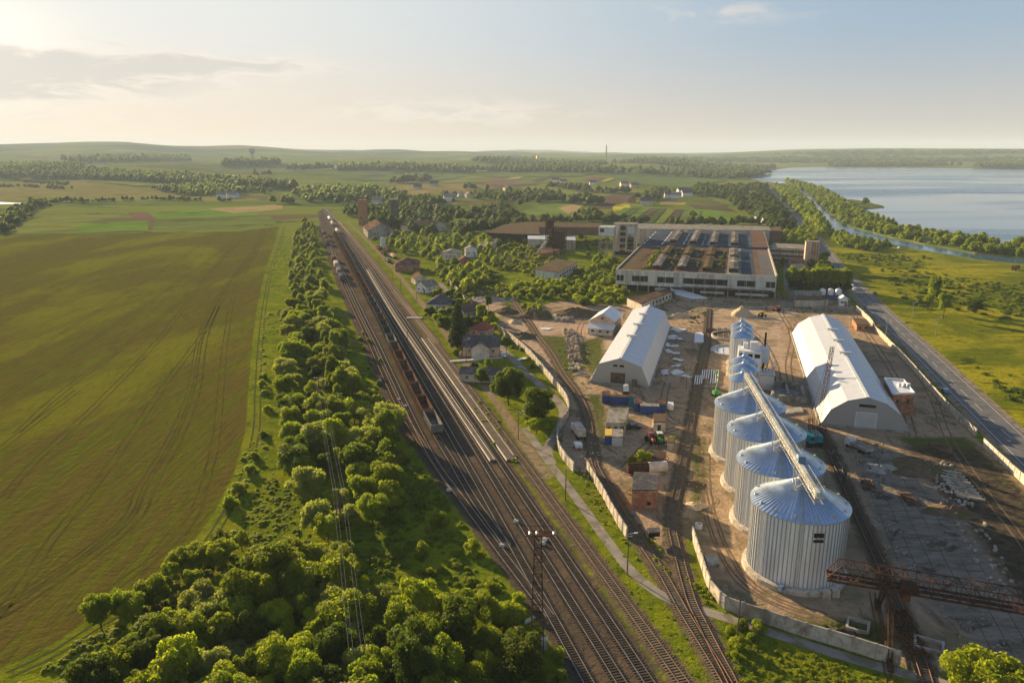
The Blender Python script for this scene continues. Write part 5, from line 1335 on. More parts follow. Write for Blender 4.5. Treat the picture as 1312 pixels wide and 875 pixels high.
t = tractor((996, 399), 2.6, M['orange'], M['orange'], 'orange loader with raised bucket on the dusty ground near the lane', 'loader')
MB().box((3.6, 0, 1.6), (1.0, 1.9, .8), 0, .8).build('bucket', M['orange'], t); MB().tube((1.6, -.6, 1.2), (3.3, -.6, 1.8), .12, 6).tube((1.6, .6, 1.2), (3.3, .6, 1.8), .12, 6).build('loader_arm', M['orange'], t)
q = G(918, 507); t = empty('boom_lift', q, .3, 'bright green boom lift beside the white pipes', 'lift')
MB().box((0, 0, .9), (2.6, 1.8, .7)).box((-.4, .2, 1.5), (1.6, 1.3, .6)).build('chassis', M['green_paint'], t, bevel=.05); MB().tube((-.6, 0, 1.6), (1.2, 1.5, 5.0), .2, 6).tube((1.2, 1.5, 5.0), (.8, 2.2, 7.0), .14, 6).build('boom', M['green_paint'], t); MB().box((.8, 2.3, 7.2), (.9, .7, .8)).build('basket', M['green_paint'], t)
for x in (-.9, .9):
    for y in (-.85, .85): MB().tube((x, y - .14, .45), (x, y + .14, .45), .45, 12).build('wheel', M['tyre'], t)
# crawler crane
q = G(1041, 569); t = empty('crawler_crane', q, .0, 'teal crawler crane with a tall lattice boom beside the big warehouse', 'crane')
MB().box((0, .6, 2.1), (4.0, 4.8, 2.0)).box((-1.2, -1.9, 2.2), (1.4, 1.4, 2.0)).build('upper_body', M['teal'], t, bevel=.08); MB().box((-1.2, -2.62, 2.5), (1.1, .06, .9)).build('cab_window', M['glass'], t)
for s in (-1, 1):
    tk = MB().box((s * 1.5, 0, .5), (.7, 4.6, .8)); tk.tube((s * 1.85 - .7, -2.3, .5), (s * 1.85, -2.3, .5), .45, 10).tube((s * 1.85 - .7, 2.3, .5), (s * 1.85, 2.3, .5), .45, 10); tk.build('crawler_track', M['tyre'], t)
bt = Vector((1.0, -3.5, 28.5)); MB().lattice((0, -1.6, 1.8), bt, 1.0, .055, 24, (0, 1, 0), .9, w2=.8).build('boom', M['rust_orange'], t)
MB().lattice((0, 1.4, 3.0), (0, 2.6, 6.6), 1.2, .08, 4, (1, 0, 0)).build('back_mast', M['rust'], t)
cb = MB()
for s in (-.4, .4): cb.tube((s, 2.6, 6.6), (bt.x + s * .5, bt.y, bt.z), .04, 3)
cb.tube(bt, (bt.x + .3, bt.y - .5, 6), .04, 3); cb.build('cables', M['underframe'], t); MB().box((bt.x + .3, bt.y - .5, 5.6), (.4, .4, .8)).build('hook', M['rust'], t)

# ================================================================== HEAPS, PIPES, LITTER
def heap(name, px, rx, ry, h, m_, label, cat='heap', rz=0, rough=.35):
    q = G(*px); n = 26; m2 = 12; vs = []; ph = [random.uniform(0, 6.28) for _ in range(8)]
    for j in range(m2 + 1):
        for i in range(n):
            a = 2 * math.pi * i / n; r = j / m2
            k = 1 + .14 * math.sin(3 * a + ph[0]) + .1 * math.sin(5 * a + ph[1]); z = h * (1 - r) ** 1.05 * (1 + rough * (math.sin(a * 4 + ph[2] + r * 7) * .5 + math.sin(a * 7 + ph[3] - r * 9) * .4)) if r < 1 else -.05
            if j == 0: z = h
            vs.append((rx * r * k * math.cos(a), ry * r * k * math.sin(a), max(z, -.05) + random.uniform(-.04, .04) * h * (r < 1)))
    fs = [(j * n + i, (j + 1) * n + i, (j + 1) * n + (i + 1) % n, j * n + (i + 1) % n) for j in range(m2) for i in range(n)]
    o = MB().add(vs, fs).build(name, m_, None, True); o.location = q; o.rotation_euler = (0, 0, rz); return tag(o, label, cat)
heap('sand_heap', (950, 403), 5.5, 7, 4.2, M['sand'], 'pale yellow sand heap behind the rear slim silos', rough=.15)
heap('soil_heap', (738, 403), 19, 11, 3.2, M['soil'], 'largest brown earth mound below the bright bushes', rz=.2)
heap('soil_heap', (688, 405), 11, 10, 3.4, M['soil'], 'brown earth mound left of the broken concrete blocks')
heap('soil_heap', (650, 400), 6, 8, 2.6, M['soil'], 'dark earth mound beside the curving siding', rz=.5)
heap('soil_heap', (670, 431), 7, 6, 1.8, M['soil'], 'low soil mound on the grass between siding and fence')
heap('rubble_heap', (628, 384), 14, 9, 1.6, M['rubble'], 'greyish rubble heap beyond the dusty lot', rz=.1)
heap('rubble_heap', (659, 413), 3, 5, 1.4, M['sand'], 'small tan rubble heap with boulders near the dark mound')
heap('soil_heap', (890, 640 - 20), 2.6, 2.2, .7, M['soil'], 'low dark heap beside the straight siding')
heap('soil_heap', (892, 648), 2.6, 2, 1.0, M['sand'], 'low tan heap before the well head')
heap('soil_heap', (1185, 600), 9, 8, 1.0, M['soil'], 'flat brown mound on the far end of the concrete apron')
heap('soil_heap', (1218, 655), 6, 4, 1.2, M['soil'], 'dark mound on the concrete apron')
heap('soil_heap', (835, 398), 8, 4, 1.8, M['soil'], 'brown mound right behind the small white roofed house')
heap('soil_heap', (871, 405), 7, 4, 1.6, M['sand'], 'tan mound behind the first white warehouse')
heap('soil_heap', (745, 480), 3, 2.2, 1.2, M['rubble'], 'grey heap at the near end of the scrap row')
def scatter_blocks(name, quad, n, s, m_, label, cat, zmax=1.6, seed=1):
    rnd = random.Random(seed); P = g2(quad); c = sum(P, Vector()) / 4; mb = MB()
    for _ in range(n):
        u_, v_ = rnd.random(), rnd.random(); q = P[0].lerp(P[1], u_).lerp(P[3].lerp(P[2], u_), v_) - c; z = rnd.uniform(0, zmax)
        mb.box((q.x, q.y, z / 2 + .25), (rnd.uniform(.4, 1.3) * s, rnd.uniform(.4, 1.3) * s, rnd.uniform(.3, .8) * s + z * .5), rnd.uniform(0, 3), .85)
    o = mb.build(name, m_); o.location = c; return tag(o, label, cat, kind='stuff')
scatter_blocks('scrap_blocks', [(722,424),(736,424),(744,462),(730,464)], 190, 1.0, M['rubble'], 'long row of grey scrap concrete blocks on the grass', 'rubble', 1.8, 3)
scatter_blocks('scrap_planks', [(728,466),(740,466),(744,474),(729,474)], 30, .9, M['concrete_pale'], 'pale planks piled at the near end of the scrap row', 'rubble', .6, 4)
scatter_blocks('broken_blocks', [(706,406),(733,405),(734,411),(708,412)], 30, 1.6, M['concrete_pale'], 'broken pale concrete blocks before the earth mound', 'rubble', 1.0, 5)
scatter_blocks('rubble', [(832,386),(872,382),(868,392),(838,396)], 60, .9, M['rubble'], 'rubble strewn before the long low shed', 'rubble', .8, 6)
scatter_blocks('rubble', [(600,372),(650,372),(655,384),(606,386)], 120, 1.0, M['rubble'], 'rubble strewn over the dusty lot left of the thicket', 'rubble', .8, 7)
scatter_blocks('rubble', [(1180,590),(1215,590),(1248,650),(1210,655)], 90, .6, M['slab'], 'broken slabs along the far edge of the concrete apron', 'rubble', .5, 8)
scatter_blocks('rubble', [(833,470),(852,470),(846,500),(828,500)], 50, .6, M['rubble'], 'litter along the foot of the first white warehouse', 'rubble', .5, 9)
scatter_blocks('scrap', [(1060,575),(1130,570),(1150,620),(1075,625)], 70, .6, M['wagon_grey'], 'scrap metal scattered beside the flatbed truck', 'rubble', .7, 10)
scatter_blocks('debris', [(640,300),(690,300),(690,340),(620,345)], 90, 1.6, M['rubble'], 'masonry debris among the ruins of the old plant', 'rubble', .8, 11)
scatter_blocks('debris', [(960,392),(1090,395),(1050,402),(970,400)], 40, .7, M['wagon_brown'], 'small scrap along the yard lane', 'rubble', .5, 12)
scatter_blocks('debris', [(1225,670),(1262,670),(1312,760),(1280,790)], 50, .6, M['slab'], 'broken slabs along the right edge of the concrete apron', 'rubble', .3, 13)
for k in range(11):
    x = 890 + k * 2.9; y0 = 477 if k > 2 else 484
    a, b = G(x, y0 + 14 * (k > 2) + 8 * (k <= 2) - (6 if 3 < k < 7 else 0), .4), G(x + 1.6, y0 - 3, .4)
    o = MB().tube((0, 0, 0), b - a, .2, 8).build('pipe', M['white_sheet']); o.location = a
    tag(o, 'white pipe lying in the loose bundle beside the green boom lift', 'pipe', 'white pipes in the loose bundle')
for k, (px, n, s) in enumerate([((867,424.5), 3, 2.6), ((862,433), 5, 2.5), ((860,443), 5, 1.9), ((863,452), 4, 2.0), ((870,462), 6, 1.5), ((866,470), 5, 1.2), ((849,478), 3, 1.9), ((866,478.5), 5, 1.9), ((877,482), 3, 1.8), ((672,459), 2, 1.8), ((697,422.5), 2, 2.2)]):
    q = G(*px); mb = MB()
    for j in range(n):
        mb.box((random.uniform(-1, 1) * s, random.uniform(-1.2, 1.2) * s, .12 + .1 * j), (s * random.uniform(.8, 1.5), s * random.uniform(1.0, 2.0), .06), random.uniform(-.9, .9))
    o = mb.build('sheet_stack', M['white_sheet']); o.location = q
    labs = ['pale metal sheets at the back corner of the first white warehouse', 'largest stack of pale sheets beside the first white warehouse', 'crumpled pale sheets, third stack along the warehouse', 'pale sheets, fourth stack along the warehouse', 'scattered narrow sheets in the middle of the yard', 'small scraps of sheet below the narrow sheets', 'pale sheets at the near corner of the first white warehouse', 'long flat row of pale sheets in the sandy yard', 'lone pale sheet at the end of the long flat row', 'pale sheet left behind the station house lane', 'white tarp beside the curving siding']
    tag(o, labs[k], 'metal sheets', 'stacks of pale sheets', kind='stuff')
for k, (qd, n, s_, m_, lab) in enumerate([([(905,540),(925,560),(900,660),(880,620)], 40, .35, 'rubble', 'stones and scraps beside the straight siding'), ([(860,420),(890,415),(895,470),(860,480)], 60, .35, 'concrete_pale', 'small pale litter in the middle of the yard'),
    ([(1000,395),(1090,400),(1060,402),(1010,430)], 50, .4, 'wagon_brown', 'brown scraps beyond the big white warehouse'), ([(1150,430),(1180,470),(1230,545),(1200,520)], 70, .4, 'concrete', 'grey litter along the inner side of the roadside wall'),
    ([(955,500),(985,515),(1035,560),(1010,545)], 60, .4, 'steel', 'metal parts lying between the farthest big silo and the crane'), ([(790,560),(860,545),(870,600),(800,640)], 70, .35, 'rubble', 'litter around the tractors and sheds'),
    ([(1105,640),(1140,640),(1180,740),(1130,720)], 60, .35, 'slab', 'chips of concrete on the near apron'), ([(1170,740),(1250,740),(1300,840),(1200,820)], 70, .35, 'rubble', 'scraps on the apron behind the gantry'), ([(735,600),(760,560),(770,590),(750,620)], 30, .35, 'concrete_pale', 'litter along the curved siding near the white truck'), ([(900,380),(960,385),(950,395),(900,395)], 40, .5, 'wagon_rust', 'rusty scrap before the factory front')]):
    scatter_blocks('litter', qd, n, s_, M[m_], lab, 'litter', .25, 40 + k)
heap('gravel_heap', (1003, 560), 2.2, 2, 1.1, M['sand'], 'small tan heap near the teal crawler crane', rough=.15)
heap('gravel_heap', (1128, 600), 4.5, 3.2, 1.2, M['concrete'], 'grey gravel heap in front of the flatbed truck')
heap('gravel_heap', (1075, 812), 3.0, 1.8, .9, M['coal'], 'black heap on the grass before the gantry leg')
for k, px in enumerate([(1112, 622), (1165, 640), (1205, 575)]):
    q = G(*px); t = empty('timber_stack', q, -AX + .2 * k, ['low stack of dark beams beside the silo track', 'low stack of dark beams in the middle of the apron', 'low stack of dark beams near the road wall'][k], 'timber stack', 'stacks of dark beams')
    for j in range(5): MB().box((-1.2 + j * .6, 0, .28), (.4, 6.5, .4)).build('beam', M['wagon_brown'], t)
    for yy in (-2, 2): MB().box((0, yy, .56), (3.2, .25, .14)).build('batten', M['wood'], t)
# pallets / rack on the apron
mb = MB(); q0 = G(1212, 613)
for j in range(9):
    for i in range(3): q = G(1205 + j * 3.6 + i * 10, 604 + j * 4.2 + i * 1.5) - q0; mb.box((q.x, q.y, .3), (2.4, .4, .5), -.5)
o = mb.build('slab_rows', M['concrete_pale']); o.location = q0; tag(o, 'rows of pale concrete pieces on dark soil right of the apron', 'concrete pieces', kind='stuff')
for px, sz, lab in (((1099, 803), (1.6, 1.6), 'square concrete manhole frame on the grass before the gantry leg'), ((1190, 828), (2.0, 1.5), 'square concrete manhole frame beside the orange steel frames')):
    q = G(*px); mb = MB(); a, b = sz
    for s in (-1, 1): mb.box((s * a, 0, .3), (.4, b * 2 + .4, .6)); mb.box((0, s * b, .3), (a * 2 - .4, .4, .6))
    o = mb.build('manhole_frame', M['slab']); o.location = q; o.rotation_euler = (0, 0, -.5); tag(o, lab, 'manhole')
for k, px in enumerate([(661,669),(643,700),(695,697),(698,692),(520,521),(511,513),(487,488),(575,629)]):
    q = G(*px); t = empty('point_machine', q, -.5, ['small white box at the throat of the tracks', 'white box beside the merging left tracks', 'pale box between the two middle tracks', 'small pale box right beside another', 'pale box beside the leftmost bright track', 'second pale box beside the leftmost bright track', 'pale switch box across the bright left track', 'pale box at the end of the siding'][k], 'switch box', 'switch boxes between the rails')
    MB().box((0, 0, .3), (1.1, .7, .5), 0, .85).build('housing', M['white_paint'], t); MB().box((0, 0, .58), (.9, .5, .06)).build('lid', M['steel'], t)

# ================================================================== HOUSES
STN = [((612, 462), 8.2, 17, 4.2, 3.2, 0, 'plaster_peach', 'roof_slate', 'pink station house with steep dark slate roof beside the platform', False)]
g_ = G(617, 455); st = house('station_house', (g_.x, g_.y + 2, 0), 8, 14, 4.2, 3.2, R(90) - AX + R(14), M['plaster_peach'], M['roof_slate'], 'pink station house with steep dark slate roof beside the platform', attic=False)
wg = MB().extrude([(-3.4, 0), (3.4, 0), (3.4, 4), (0, 6.2), (-3.4, 4)], -6.6, -2); wo = wg.build('side_wing', M['plaster'], st); wo.rotation_euler = (0, 0, R(-90))
wr_ = MB()
for s in (-1, 1): wr_.extrude([(s * 3.9, 3.75), (0, 6.26), (0, 6.4), (s * 3.9, 3.9)], -7.0, -1.5)
wro = wr_.build('wing_roof', M['roof_slate'], wo)
house('outbuilding', G(588, 441) + Vector((0, 2, 0)), 6, 7, 3.4, 1.8, -.3, M['plaster_peach'], M['roof_rusty'], 'small pink outbuilding with hipped roof left of the station house', 'shed', hip=True)
house('outbuilding', G(617, 432) + Vector((0, 3, 0)), 8, 8, 3.6, 2.6, -.4, M['plaster_peach'], M['roof_red'], 'small dark red roofed house just behind the station house', 'house', hip=True)
g_ = G(630, 486); house('long_shed', (g_.x, g_.y, 0), 8, 21, 3.0, 1.2, R(82), M['plaster'], M['roof_slate'], 'long low dark roofed shed behind the big round tree', 'shed', chim=False)
house('farm_house', G(563, 398) + Vector((0, 4, 0)), 11, 14, 4.0, 3.4, -.1, M['plaster'], M['roof_slate'], 'lone house with grey hipped roof above the far crossing', hip=True)
house('farm_house', G(546, 375) + Vector((0, 4, 0)), 8, 10, 3.6, 2.8, -.6, M['plaster_white'], M['roof_grey'], 'small pale roofed house at the edge of the trees beyond the grey hipped one')
house('farm_house', G(536, 364) + Vector((0, 4, 0)), 7, 9, 3.4, 2.6, .4, M['plaster'], M['roof_rusty'], 'smallest brown house left of the pale roofed one')
house('farm_house', G(598, 407) + Vector((0, 4, 0)), 8, 12, 3.4, 2.6, -.7, M['plaster'], M['roof_rusty'], 'long brown roofed house among the gardens right of the spruce')
house('goods_shed', G(521, 347) + Vector((0, 5, 0)), 16, 16, 5.0, 3.2, .12, M['brick'], M['wagon_brown'], 'brick shed with brown hipped roof beside the derelict wagons', 'shed', hip=True, chim=False)
g_ = G(484, 304); t = house('goods_hall', (g_.x - 2, g_.y + 16, 0), 24, 46, 6.5, 6.5, R(16), M['concrete'], M['wagon_brown'], 'large old goods hall with steep brown roof beside the far tracks', 'hall', chim=False, detail=False)
o = G(461, 291); t = empty('brick_chimney_block', o + Vector((0, 20, 0)), .1, 'tall square brick tower standing at the far end of the goods hall', 'tower'); MB().box((0, 0, 13), (9, 9, 26)).build('wall', M['brick_orange'], t); MB().box((0, 0, 26.3), (9.6, 9.6, .8)).build('cornice', M['brick'], t)
o = G(506, 284); t = empty('old_tower', o, .1, 'dark slim tower among the village trees', 'tower'); MB().box((0, 0, 12), (8, 8, 24)).build('wall', M['roof_slate'], t); MB().box((0, 0, 24.6), (9, 9, 1.6)).build('top', M['concrete'], t)
house('long_barn', G(541, 297) + Vector((0, 12, 0)), 22, 40, 5, 5, R(60), M['plaster'], M['roof_brown'], 'long brown roofed barn at the edge of the village trees', 'barn', chim=False, detail=False)
house('derelict_house', G(577, 333) + Vector((0, 6, 0)), 13, 15, 5, 1.5, -.15, M['plaster'], M['roof_grey'], 'grey walled derelict house half hidden by trees', chim=False)
house('derelict_house', G(594, 340) + Vector((0, 4, 0)), 8, 9, 3.4, 2.2, .1, M['brick_orange'], M['roof_rusty'], 'small brick ruin in front of the grey derelict house', chim=False)
house('derelict_house', G(603, 330) + Vector((0, 6, 0)), 9, 10, 6, 2, .1, M['plaster_white'], M['roof_grey'], 'narrow white walled house right of the grey derelict one', chim=False)
VH = [(576,258,'plaster_white','roof_grey'),(548,283,'plaster_white','roof_blue'),(475,270,'plaster_white','roof_blue'),(484,262,'plaster','roof_grey'),(512,276,'plaster_white','roof_blue'),(544,272,'plaster','roof_blue'),(532,281,'plaster_white','roof_grey'),(590,252,'plaster','roof_slate'),(600,254,'plaster','roof_grey'),
 (626,281,'car_white','roof_blue'),(712,234,'plaster_white','roof_rusty'),(722,235,'plaster','roof_slate'),(760,237,'plaster_white','roof_slate'),(759,260,'plaster_peach','roof_slate'),(800,239,'plaster_white','roof_red'),(813,241,'plaster_peach','roof_rusty'),(829,263,'plaster','roof_slate'),(858,254,'car_white','roof_slate'),(867,254.5,'plaster_white','roof_grey'),
 (875,249,'plaster_white','roof_blue'),(810,260,'brick','roof_rusty'),(710,296,'plaster','roof_grey'),(535,243,'plaster','roof_slate'),(556,239,'plaster','roof_blue'),(986,288,'plaster_white','roof_blue'),(978,284,'plaster_white','roof_blue'),(962,247,'plaster_white','roof_blue'),(972,245,'plaster_white','roof_blue'),(283,254,'plaster_white','roof_grey'),(298,254,'car_white','roof_grey'),
 (640,276,'plaster','roof_grey'),(650,245,'plaster','roof_slate'),(560,262,'plaster','roof_rusty'),(965,254,'plaster','roof_slate'),(880,252,'plaster_white','roof_slate')]
WN_ = {'plaster_white': 'white', 'car_white': 'bright white', 'plaster': 'beige', 'plaster_peach': 'peach', 'brick': 'brick'}; RN_ = {'roof_grey': 'grey', 'roof_blue': 'blue-grey', 'roof_slate': 'dark', 'roof_rusty': 'rust brown', 'roof_red': 'red'}
vl = ['beside the far brown meadow','by the hedge above the factory side','near the far end of the village trees, left','small and far, left of the old dark tower','behind the old dark tower','among the tallest village trees','left of the brightest village house','at the village hilltop, left of two','at the village hilltop, right of two',
 'standing alone below the garden strips','with a bright gable on the green ridge, left','low beside the bright gabled one on the ridge','half hidden by trees on the ridge, right','square two storey at the dark ploughed field','on the ridge left of its brown neighbour','on the ridge right of the red roofed one','in the middle of the garden strips','left of two gabled ones above the strips','right of two gabled ones above the strips',
 'behind the two white gabled ones','low and small at the yellow flower strip','behind the rusty tower','far left on the village meadow','far on the village meadow, ringed by trees','near the right factory corner, in front','near the right factory corner, behind','beside the road at the lake village, nearer','beside the road at the lake village, farther','in the far hedge left of the tracks','right of its neighbour in the far hedge',
 'low between trees left of the plant','far on the bare ridge','in the village meadow beneath the hilltop','left of the lake village road','right above the two white gabled ones']
for k, (x, y, w_, r_) in enumerate(VH):
    q = T(x, y); far_ = q.length > 900; s = random.uniform(.9, 1.15) * (1.25 if y < 265 else 1.0)
    h = house('village_house', q + Vector((0, 5, 0)), 9 * s, 13 * s, 4.6 * s, 3.6 * s, random.choice([R(90), R(80), -.2, .3, R(100)]), M[w_], M[r_], '%s house with %s roof %s' % (WN_[w_], RN_[r_], vl[k]), 'house', detail=False, group='village houses')
# far landmarks
q = T(324, 209); t = empty('water_tower', q, 0, 'dark mushroom water tower on the far forest edge', 'water tower'); t.scale = (1.7, 1.7, 1.7)
MB().rev([(3.2, 0), (2.6, 22), (2.8, 23)], 16).build('shaft', M['concrete'], t); MB().rev([(2.8, 22), (7.5, 26), (7.5, 31), (5, 33), (.2, 34)], 20).build('tank', M['concrete'], t)
q = T(689, 209.5); t = empty('church', q, 0, 'pale far church with golden dome above the town trees', 'church'); MB().box((0, 0, 9), (14, 22, 18)).build('nave', M['plaster_peach'], t); MB().rev([(4, 17), (4, 24), (6, 27), (5.4, 31), (1.2, 36), (.4, 42)], 16).build('dome', M['gold'], t)
for k in (-1, 1): MB().rev([(2, 17), (2, 20), (2.8, 22), (.3, 27)], 10, (k * 6, -8, 0)).build('side_dome', M['gold'], t)
q = T(776.5, 207); t = empty('smokestack', q, 0, 'tall thin far smokestack beyond the town', 'chimney'); MB().rev([(4, 0), (2.4, 75)], 12, closed=True).build('shaft', M['concrete'], t); MB().rev([(2.6, 74), (2.6, 76)], 12).build('rim', M['brick'], t)
q = T(653, 207); t = empty('far_block', q, 0, 'long bluish apartment block above the far town trees', 'building'); MB().box((0, 0, 11), (90, 16, 22)).build('wall', M['panel'], t); MB().box((0, 0, 22.4), (92, 17, .8)).build('roof', M['roof_grey'], t)
#TREES
# ================================================================== TREES
def leaves_on(rng, centers, radii, n, leaf, inner=.8, up=.25, cull=.86):
    w_ = radii ** 2; idx = rng.choice(len(radii), n, p=w_ / w_.sum())
    d = rng.normal(size=(n, 3)); d /= np.linalg.norm(d, axis=1)[:, None]
    d[:, 2] = np.where(d[:, 2] < -.45, -d[:, 2] * .5, d[:, 2])
    P = centers[idx] + d * (radii[idx] * rng.uniform(.76, 1.24, n))[:, None]
    keep = np.ones(n, bool)
    for c, r in zip(centers, radii): keep &= np.linalg.norm(P - c, axis=1) > r * cull
    P, d, idx = P[keep], d[keep], idx[keep]; n = len(P)
    nm = d + rng.normal(size=(n, 3)) * .55; nm[:, 2] += up; nm /= np.linalg.norm(nm, axis=1)[:, None]
    t = np.cross(nm, rng.normal(size=(n, 3))); t /= np.linalg.norm(t, axis=1)[:, None]; b = np.cross(nm, t)
    s = leaf * rng.uniform(.6, 1.35, n)[:, None]; t *= s; b *= s * .75
    V = np.stack([P - t - b * .4, P + b * -1, P + t + b * .3, P + b], 1).reshape(-1, 3)
    Qd = np.arange(4 * n).reshape(-1, 4)
    return V, Qd
def blob(c, r, n=8, m_=5, rng=None):
    vs = []
    for j in range(m_ + 1):
        ph = math.pi * j / m_
        for i in range(n):
            a = 2 * math.pi * i / n; k = r * (1 + (rng.uniform(-.08, .08) if rng is not None else 0))
            vs.append((c[0] + k * math.sin(ph) * math.cos(a), c[1] + k * math.sin(ph) * math.sin(a), c[2] + k * math.cos(ph)))
    q = [(j * n + i, (j + 1) * n + i, (j + 1) * n + (i + 1) % n, j * n + (i + 1) % n) for j in range(m_) for i in range(n)]
    return np.array(vs), np.array(q)
def crown_mesh(name, seed, R_, zc, rz, nl, leaf_n, leaf, m_, lobe=(.16, .4), core=.7, squash=1.0):
    rng = np.random.default_rng(seed)
    d = rng.normal(size=(nl, 3)); d /= np.linalg.norm(d, axis=1)[:, None]; d[:, 2] = np.where(d[:, 2] < -.55, -d[:, 2], d[:, 2])
    q = rng.uniform(.35, .92, nl)[:, None]
    c = d * q * np.array([R_, R_, rz]); c[:, 2] += zc
    r = rng.uniform(lobe[0], lobe[1], nl) * R_
    c = np.vstack([c, [[0, 0, zc]]]); r = np.append(r, min(R_, rz) * .62)
    V, Qd = leaves_on(rng, c, r, leaf_n, leaf)
    vs, qs = [V], [Qd]; off = len(V)
    for cc, rr_ in zip(c, r):
        bv, bq = blob(cc, rr_ * core, 9, 6, rng); vs.append(bv); qs.append(bq + off); off += len(bv)
    return np_mesh(name, np.vstack(vs), np.vstack(qs), m_)
def trunk_mesh(name, h, r, seed, limbs=5, top=.75):
    rnd = random.Random(seed); mb = MB(); p = Vector((0, 0, -.2)); rr_ = r; n = 5
    for k in range(n):
        q = p + Vector((rnd.uniform(-.15, .15), rnd.uniform(-.15, .15), h * top / n)); mb.tube(p, q, rr_, 8, rr_ * .82); p = q; rr_ *= .82
        if k >= 1:
            for _ in range(max(1, limbs // 4)):
                a = rnd.uniform(0, 6.28); e = p + Vector((math.cos(a), math.sin(a), .8)) * h * .28; mb.tube(p, e, rr_ * .5, 5, rr_ * .15)
    me = bpy.data.meshes.new(name); me.from_pydata(mb.v, [], mb.f); me.materials.append(M['bark']); return me
KIND = {}
def mk(k, variants, **kw):
    KIND[k] = []
    for i in range(variants):
        a = dict(kw); cm = crown_mesh('crown', hash(k) % 1000 * 0 + sum(map(ord, k)) * 13 + i, **a); KIND[k].append((cm, trunk_mesh('trunk', a['zc'] + a['rz'] * .2, .22, i + 5)))
mk('round', 5, R_=4, zc=3.7, rz=3.7, nl=30, leaf_n=15000, leaf=.2, m_=M['leaf'])
mk('bright', 4, R_=4, zc=3.3, rz=3.3, nl=26, leaf_n=13000, leaf=.2, m_=M['leaf_yellow'])
mk('dark', 3, R_=4, zc=3.8, rz=3.9, nl=26, leaf_n=13000, leaf=.2, m_=M['leaf_dark'])
mk('silver', 2, R_=4, zc=3.5, rz=3.6, nl=34, leaf_n=15000, leaf=.17, m_=M['leaf_silver'], lobe=(.2, .34))
mk('tall', 2, R_=2.6, zc=6.5, rz=6, nl=24, leaf_n=10000, leaf=.22, m_=M['leaf'], lobe=(.3, .5))
mk('bush', 4, R_=2, zc=.9, rz=1.5, nl=12, leaf_n=3200, leaf=.17, m_=M['leaf'], lobe=(.3, .5))
mk('bushy', 3, R_=2, zc=1.0, rz=1.6, nl=12, leaf_n=3200, leaf=.17, m_=M['leaf_yellow'], lobe=(.3, .5))
mk('loose', 4, R_=4, zc=3.8, rz=3.8, nl=34, leaf_n=9000, leaf=.22, m_=M['leaf_yellow'], lobe=(.13, .27), core=.45)
mk('big', 1, R_=4, zc=4.0, rz=3.8, nl=50, leaf_n=26000, leaf=.15, m_=M['leaf_dark'], lobe=(.2, .3), core=.85)
# spruce
rng = np.random.default_rng(4); cs = []; rs = []
for k in range(60):
    z = 1.5 + 11.5 * (k / 60) ** .9; r = 2.6 * (1 - z / 14); a = k * 2.4
    cs.append((math.cos(a) * r * .7, math.sin(a) * r * .7, z - r * .15)); rs.append(.28 + r * .3)
V, Qd = leaves_on(rng, np.array(cs), np.array(rs), 9000, .2, up=-.1); KIND['spruce'] = [(np_mesh('crown', V, Qd, M['needle']), trunk_mesh('trunk', 13, .25, 3, 0, 1.0))]

def tree(kind, p, s, label, group, name='tree', cat='tree', sz=None, var=None):
    cm, tm_ = KIND[kind][random.randrange(len(KIND[kind])) if var is None else var]
    if kind.startswith('bush'):
        o = bpy.data.objects.new('bush', cm); C.objects.link(o); o.location = p; o.rotation_euler = (0, 0, random.uniform(0, 6.28)); o.scale = (s * random.uniform(.8, 1.3), s, (sz or s) * random.uniform(.85, 1.2))
        return tag(o, label, 'bush', group)
    t = empty(name, p, random.uniform(0, 6.28), label, cat, group); t.scale = (s * random.uniform(.82, 1.28), s * random.uniform(.8, 1.2), sz or s * random.uniform(.88, 1.18))
    for nm, me_ in (('trunk', tm_), ('crown', cm)): o = bpy.data.objects.new(nm, me_); C.objects.link(o); o.parent = t
    return t
def scatter(poly_px, n, spacing, avoid=(), seed=1, tries=60):
    rnd = random.Random(seed); P = g2(poly_px); x0, x1 = min(p.x for p in P), max(p.x for p in P); y0, y1 = min(p.y for p in P), max(p.y for p in P); out = []
    for _ in range(n * tries):
        if len(out) >= n: break
        q = Vector((rnd.uniform(x0, x1), rnd.uniform(y0, y1), 0))
        if not inside(q, P): continue
        if any((q.x - o.x) ** 2 + (q.y - o.y) ** 2 < spacing ** 2 for o in out): continue
        if any(inside(q, a) for a in avoid): continue
        out.append(q)
    return out
def grove(poly, n, spacing, size, kinds, group, labels, seed, avoid=()):
    rnd = random.Random(seed * 31)
    for q in scatter(poly, n, spacing, avoid, seed):
        k = rnd.choice(kinds); s = rnd.uniform(*size) * (1.0 if not k.startswith('bush') else 1.25)
        big = s > (size[0] + size[1]) / 2
        tree(k, q, s, ('taller ' if big else 'lower ') + labels[k], group + (' taller ' if big else ' lower ') + k)
FG = []
def fgrove(poly, n, spacing, size, kinds, group, labels, seed, avoid=()):
    FG.append((scatter(poly, int(n * 1.3), spacing * .85, avoid, seed), size, kinds, group, seed))
TW = {'loose': 'loose pale green', 'round': 'mid green', 'bright': 'yellow green', 'dark': 'dark green', 'silver': 'silvery green', 'tall': 'upright', 'bush': 'green', 'bushy': 'bright'}
def LB(place): return {k: '%s %s %s' % (v, 'bush' if k.startswith('bush') else 'tree', place) for k, v in TW.items()}
rn = random.Random(11)
B1 = [(130,868),(200,824),(262,782),(320,772),(395,778),(445,762),(458,850),(470,880),(468,950),(40,950),(90,890)]
grove(B1, 86, 4.0, (.5, 1.0), ['round', 'bright', 'loose', 'silver', 'loose', 'dark'], 'thicket at the lower left', LB('in the thicket at the lower left'), 1)
B1b = [(118,808),(180,772),(245,722),(290,700),(315,705),(280,735),(220,775),(160,815)]
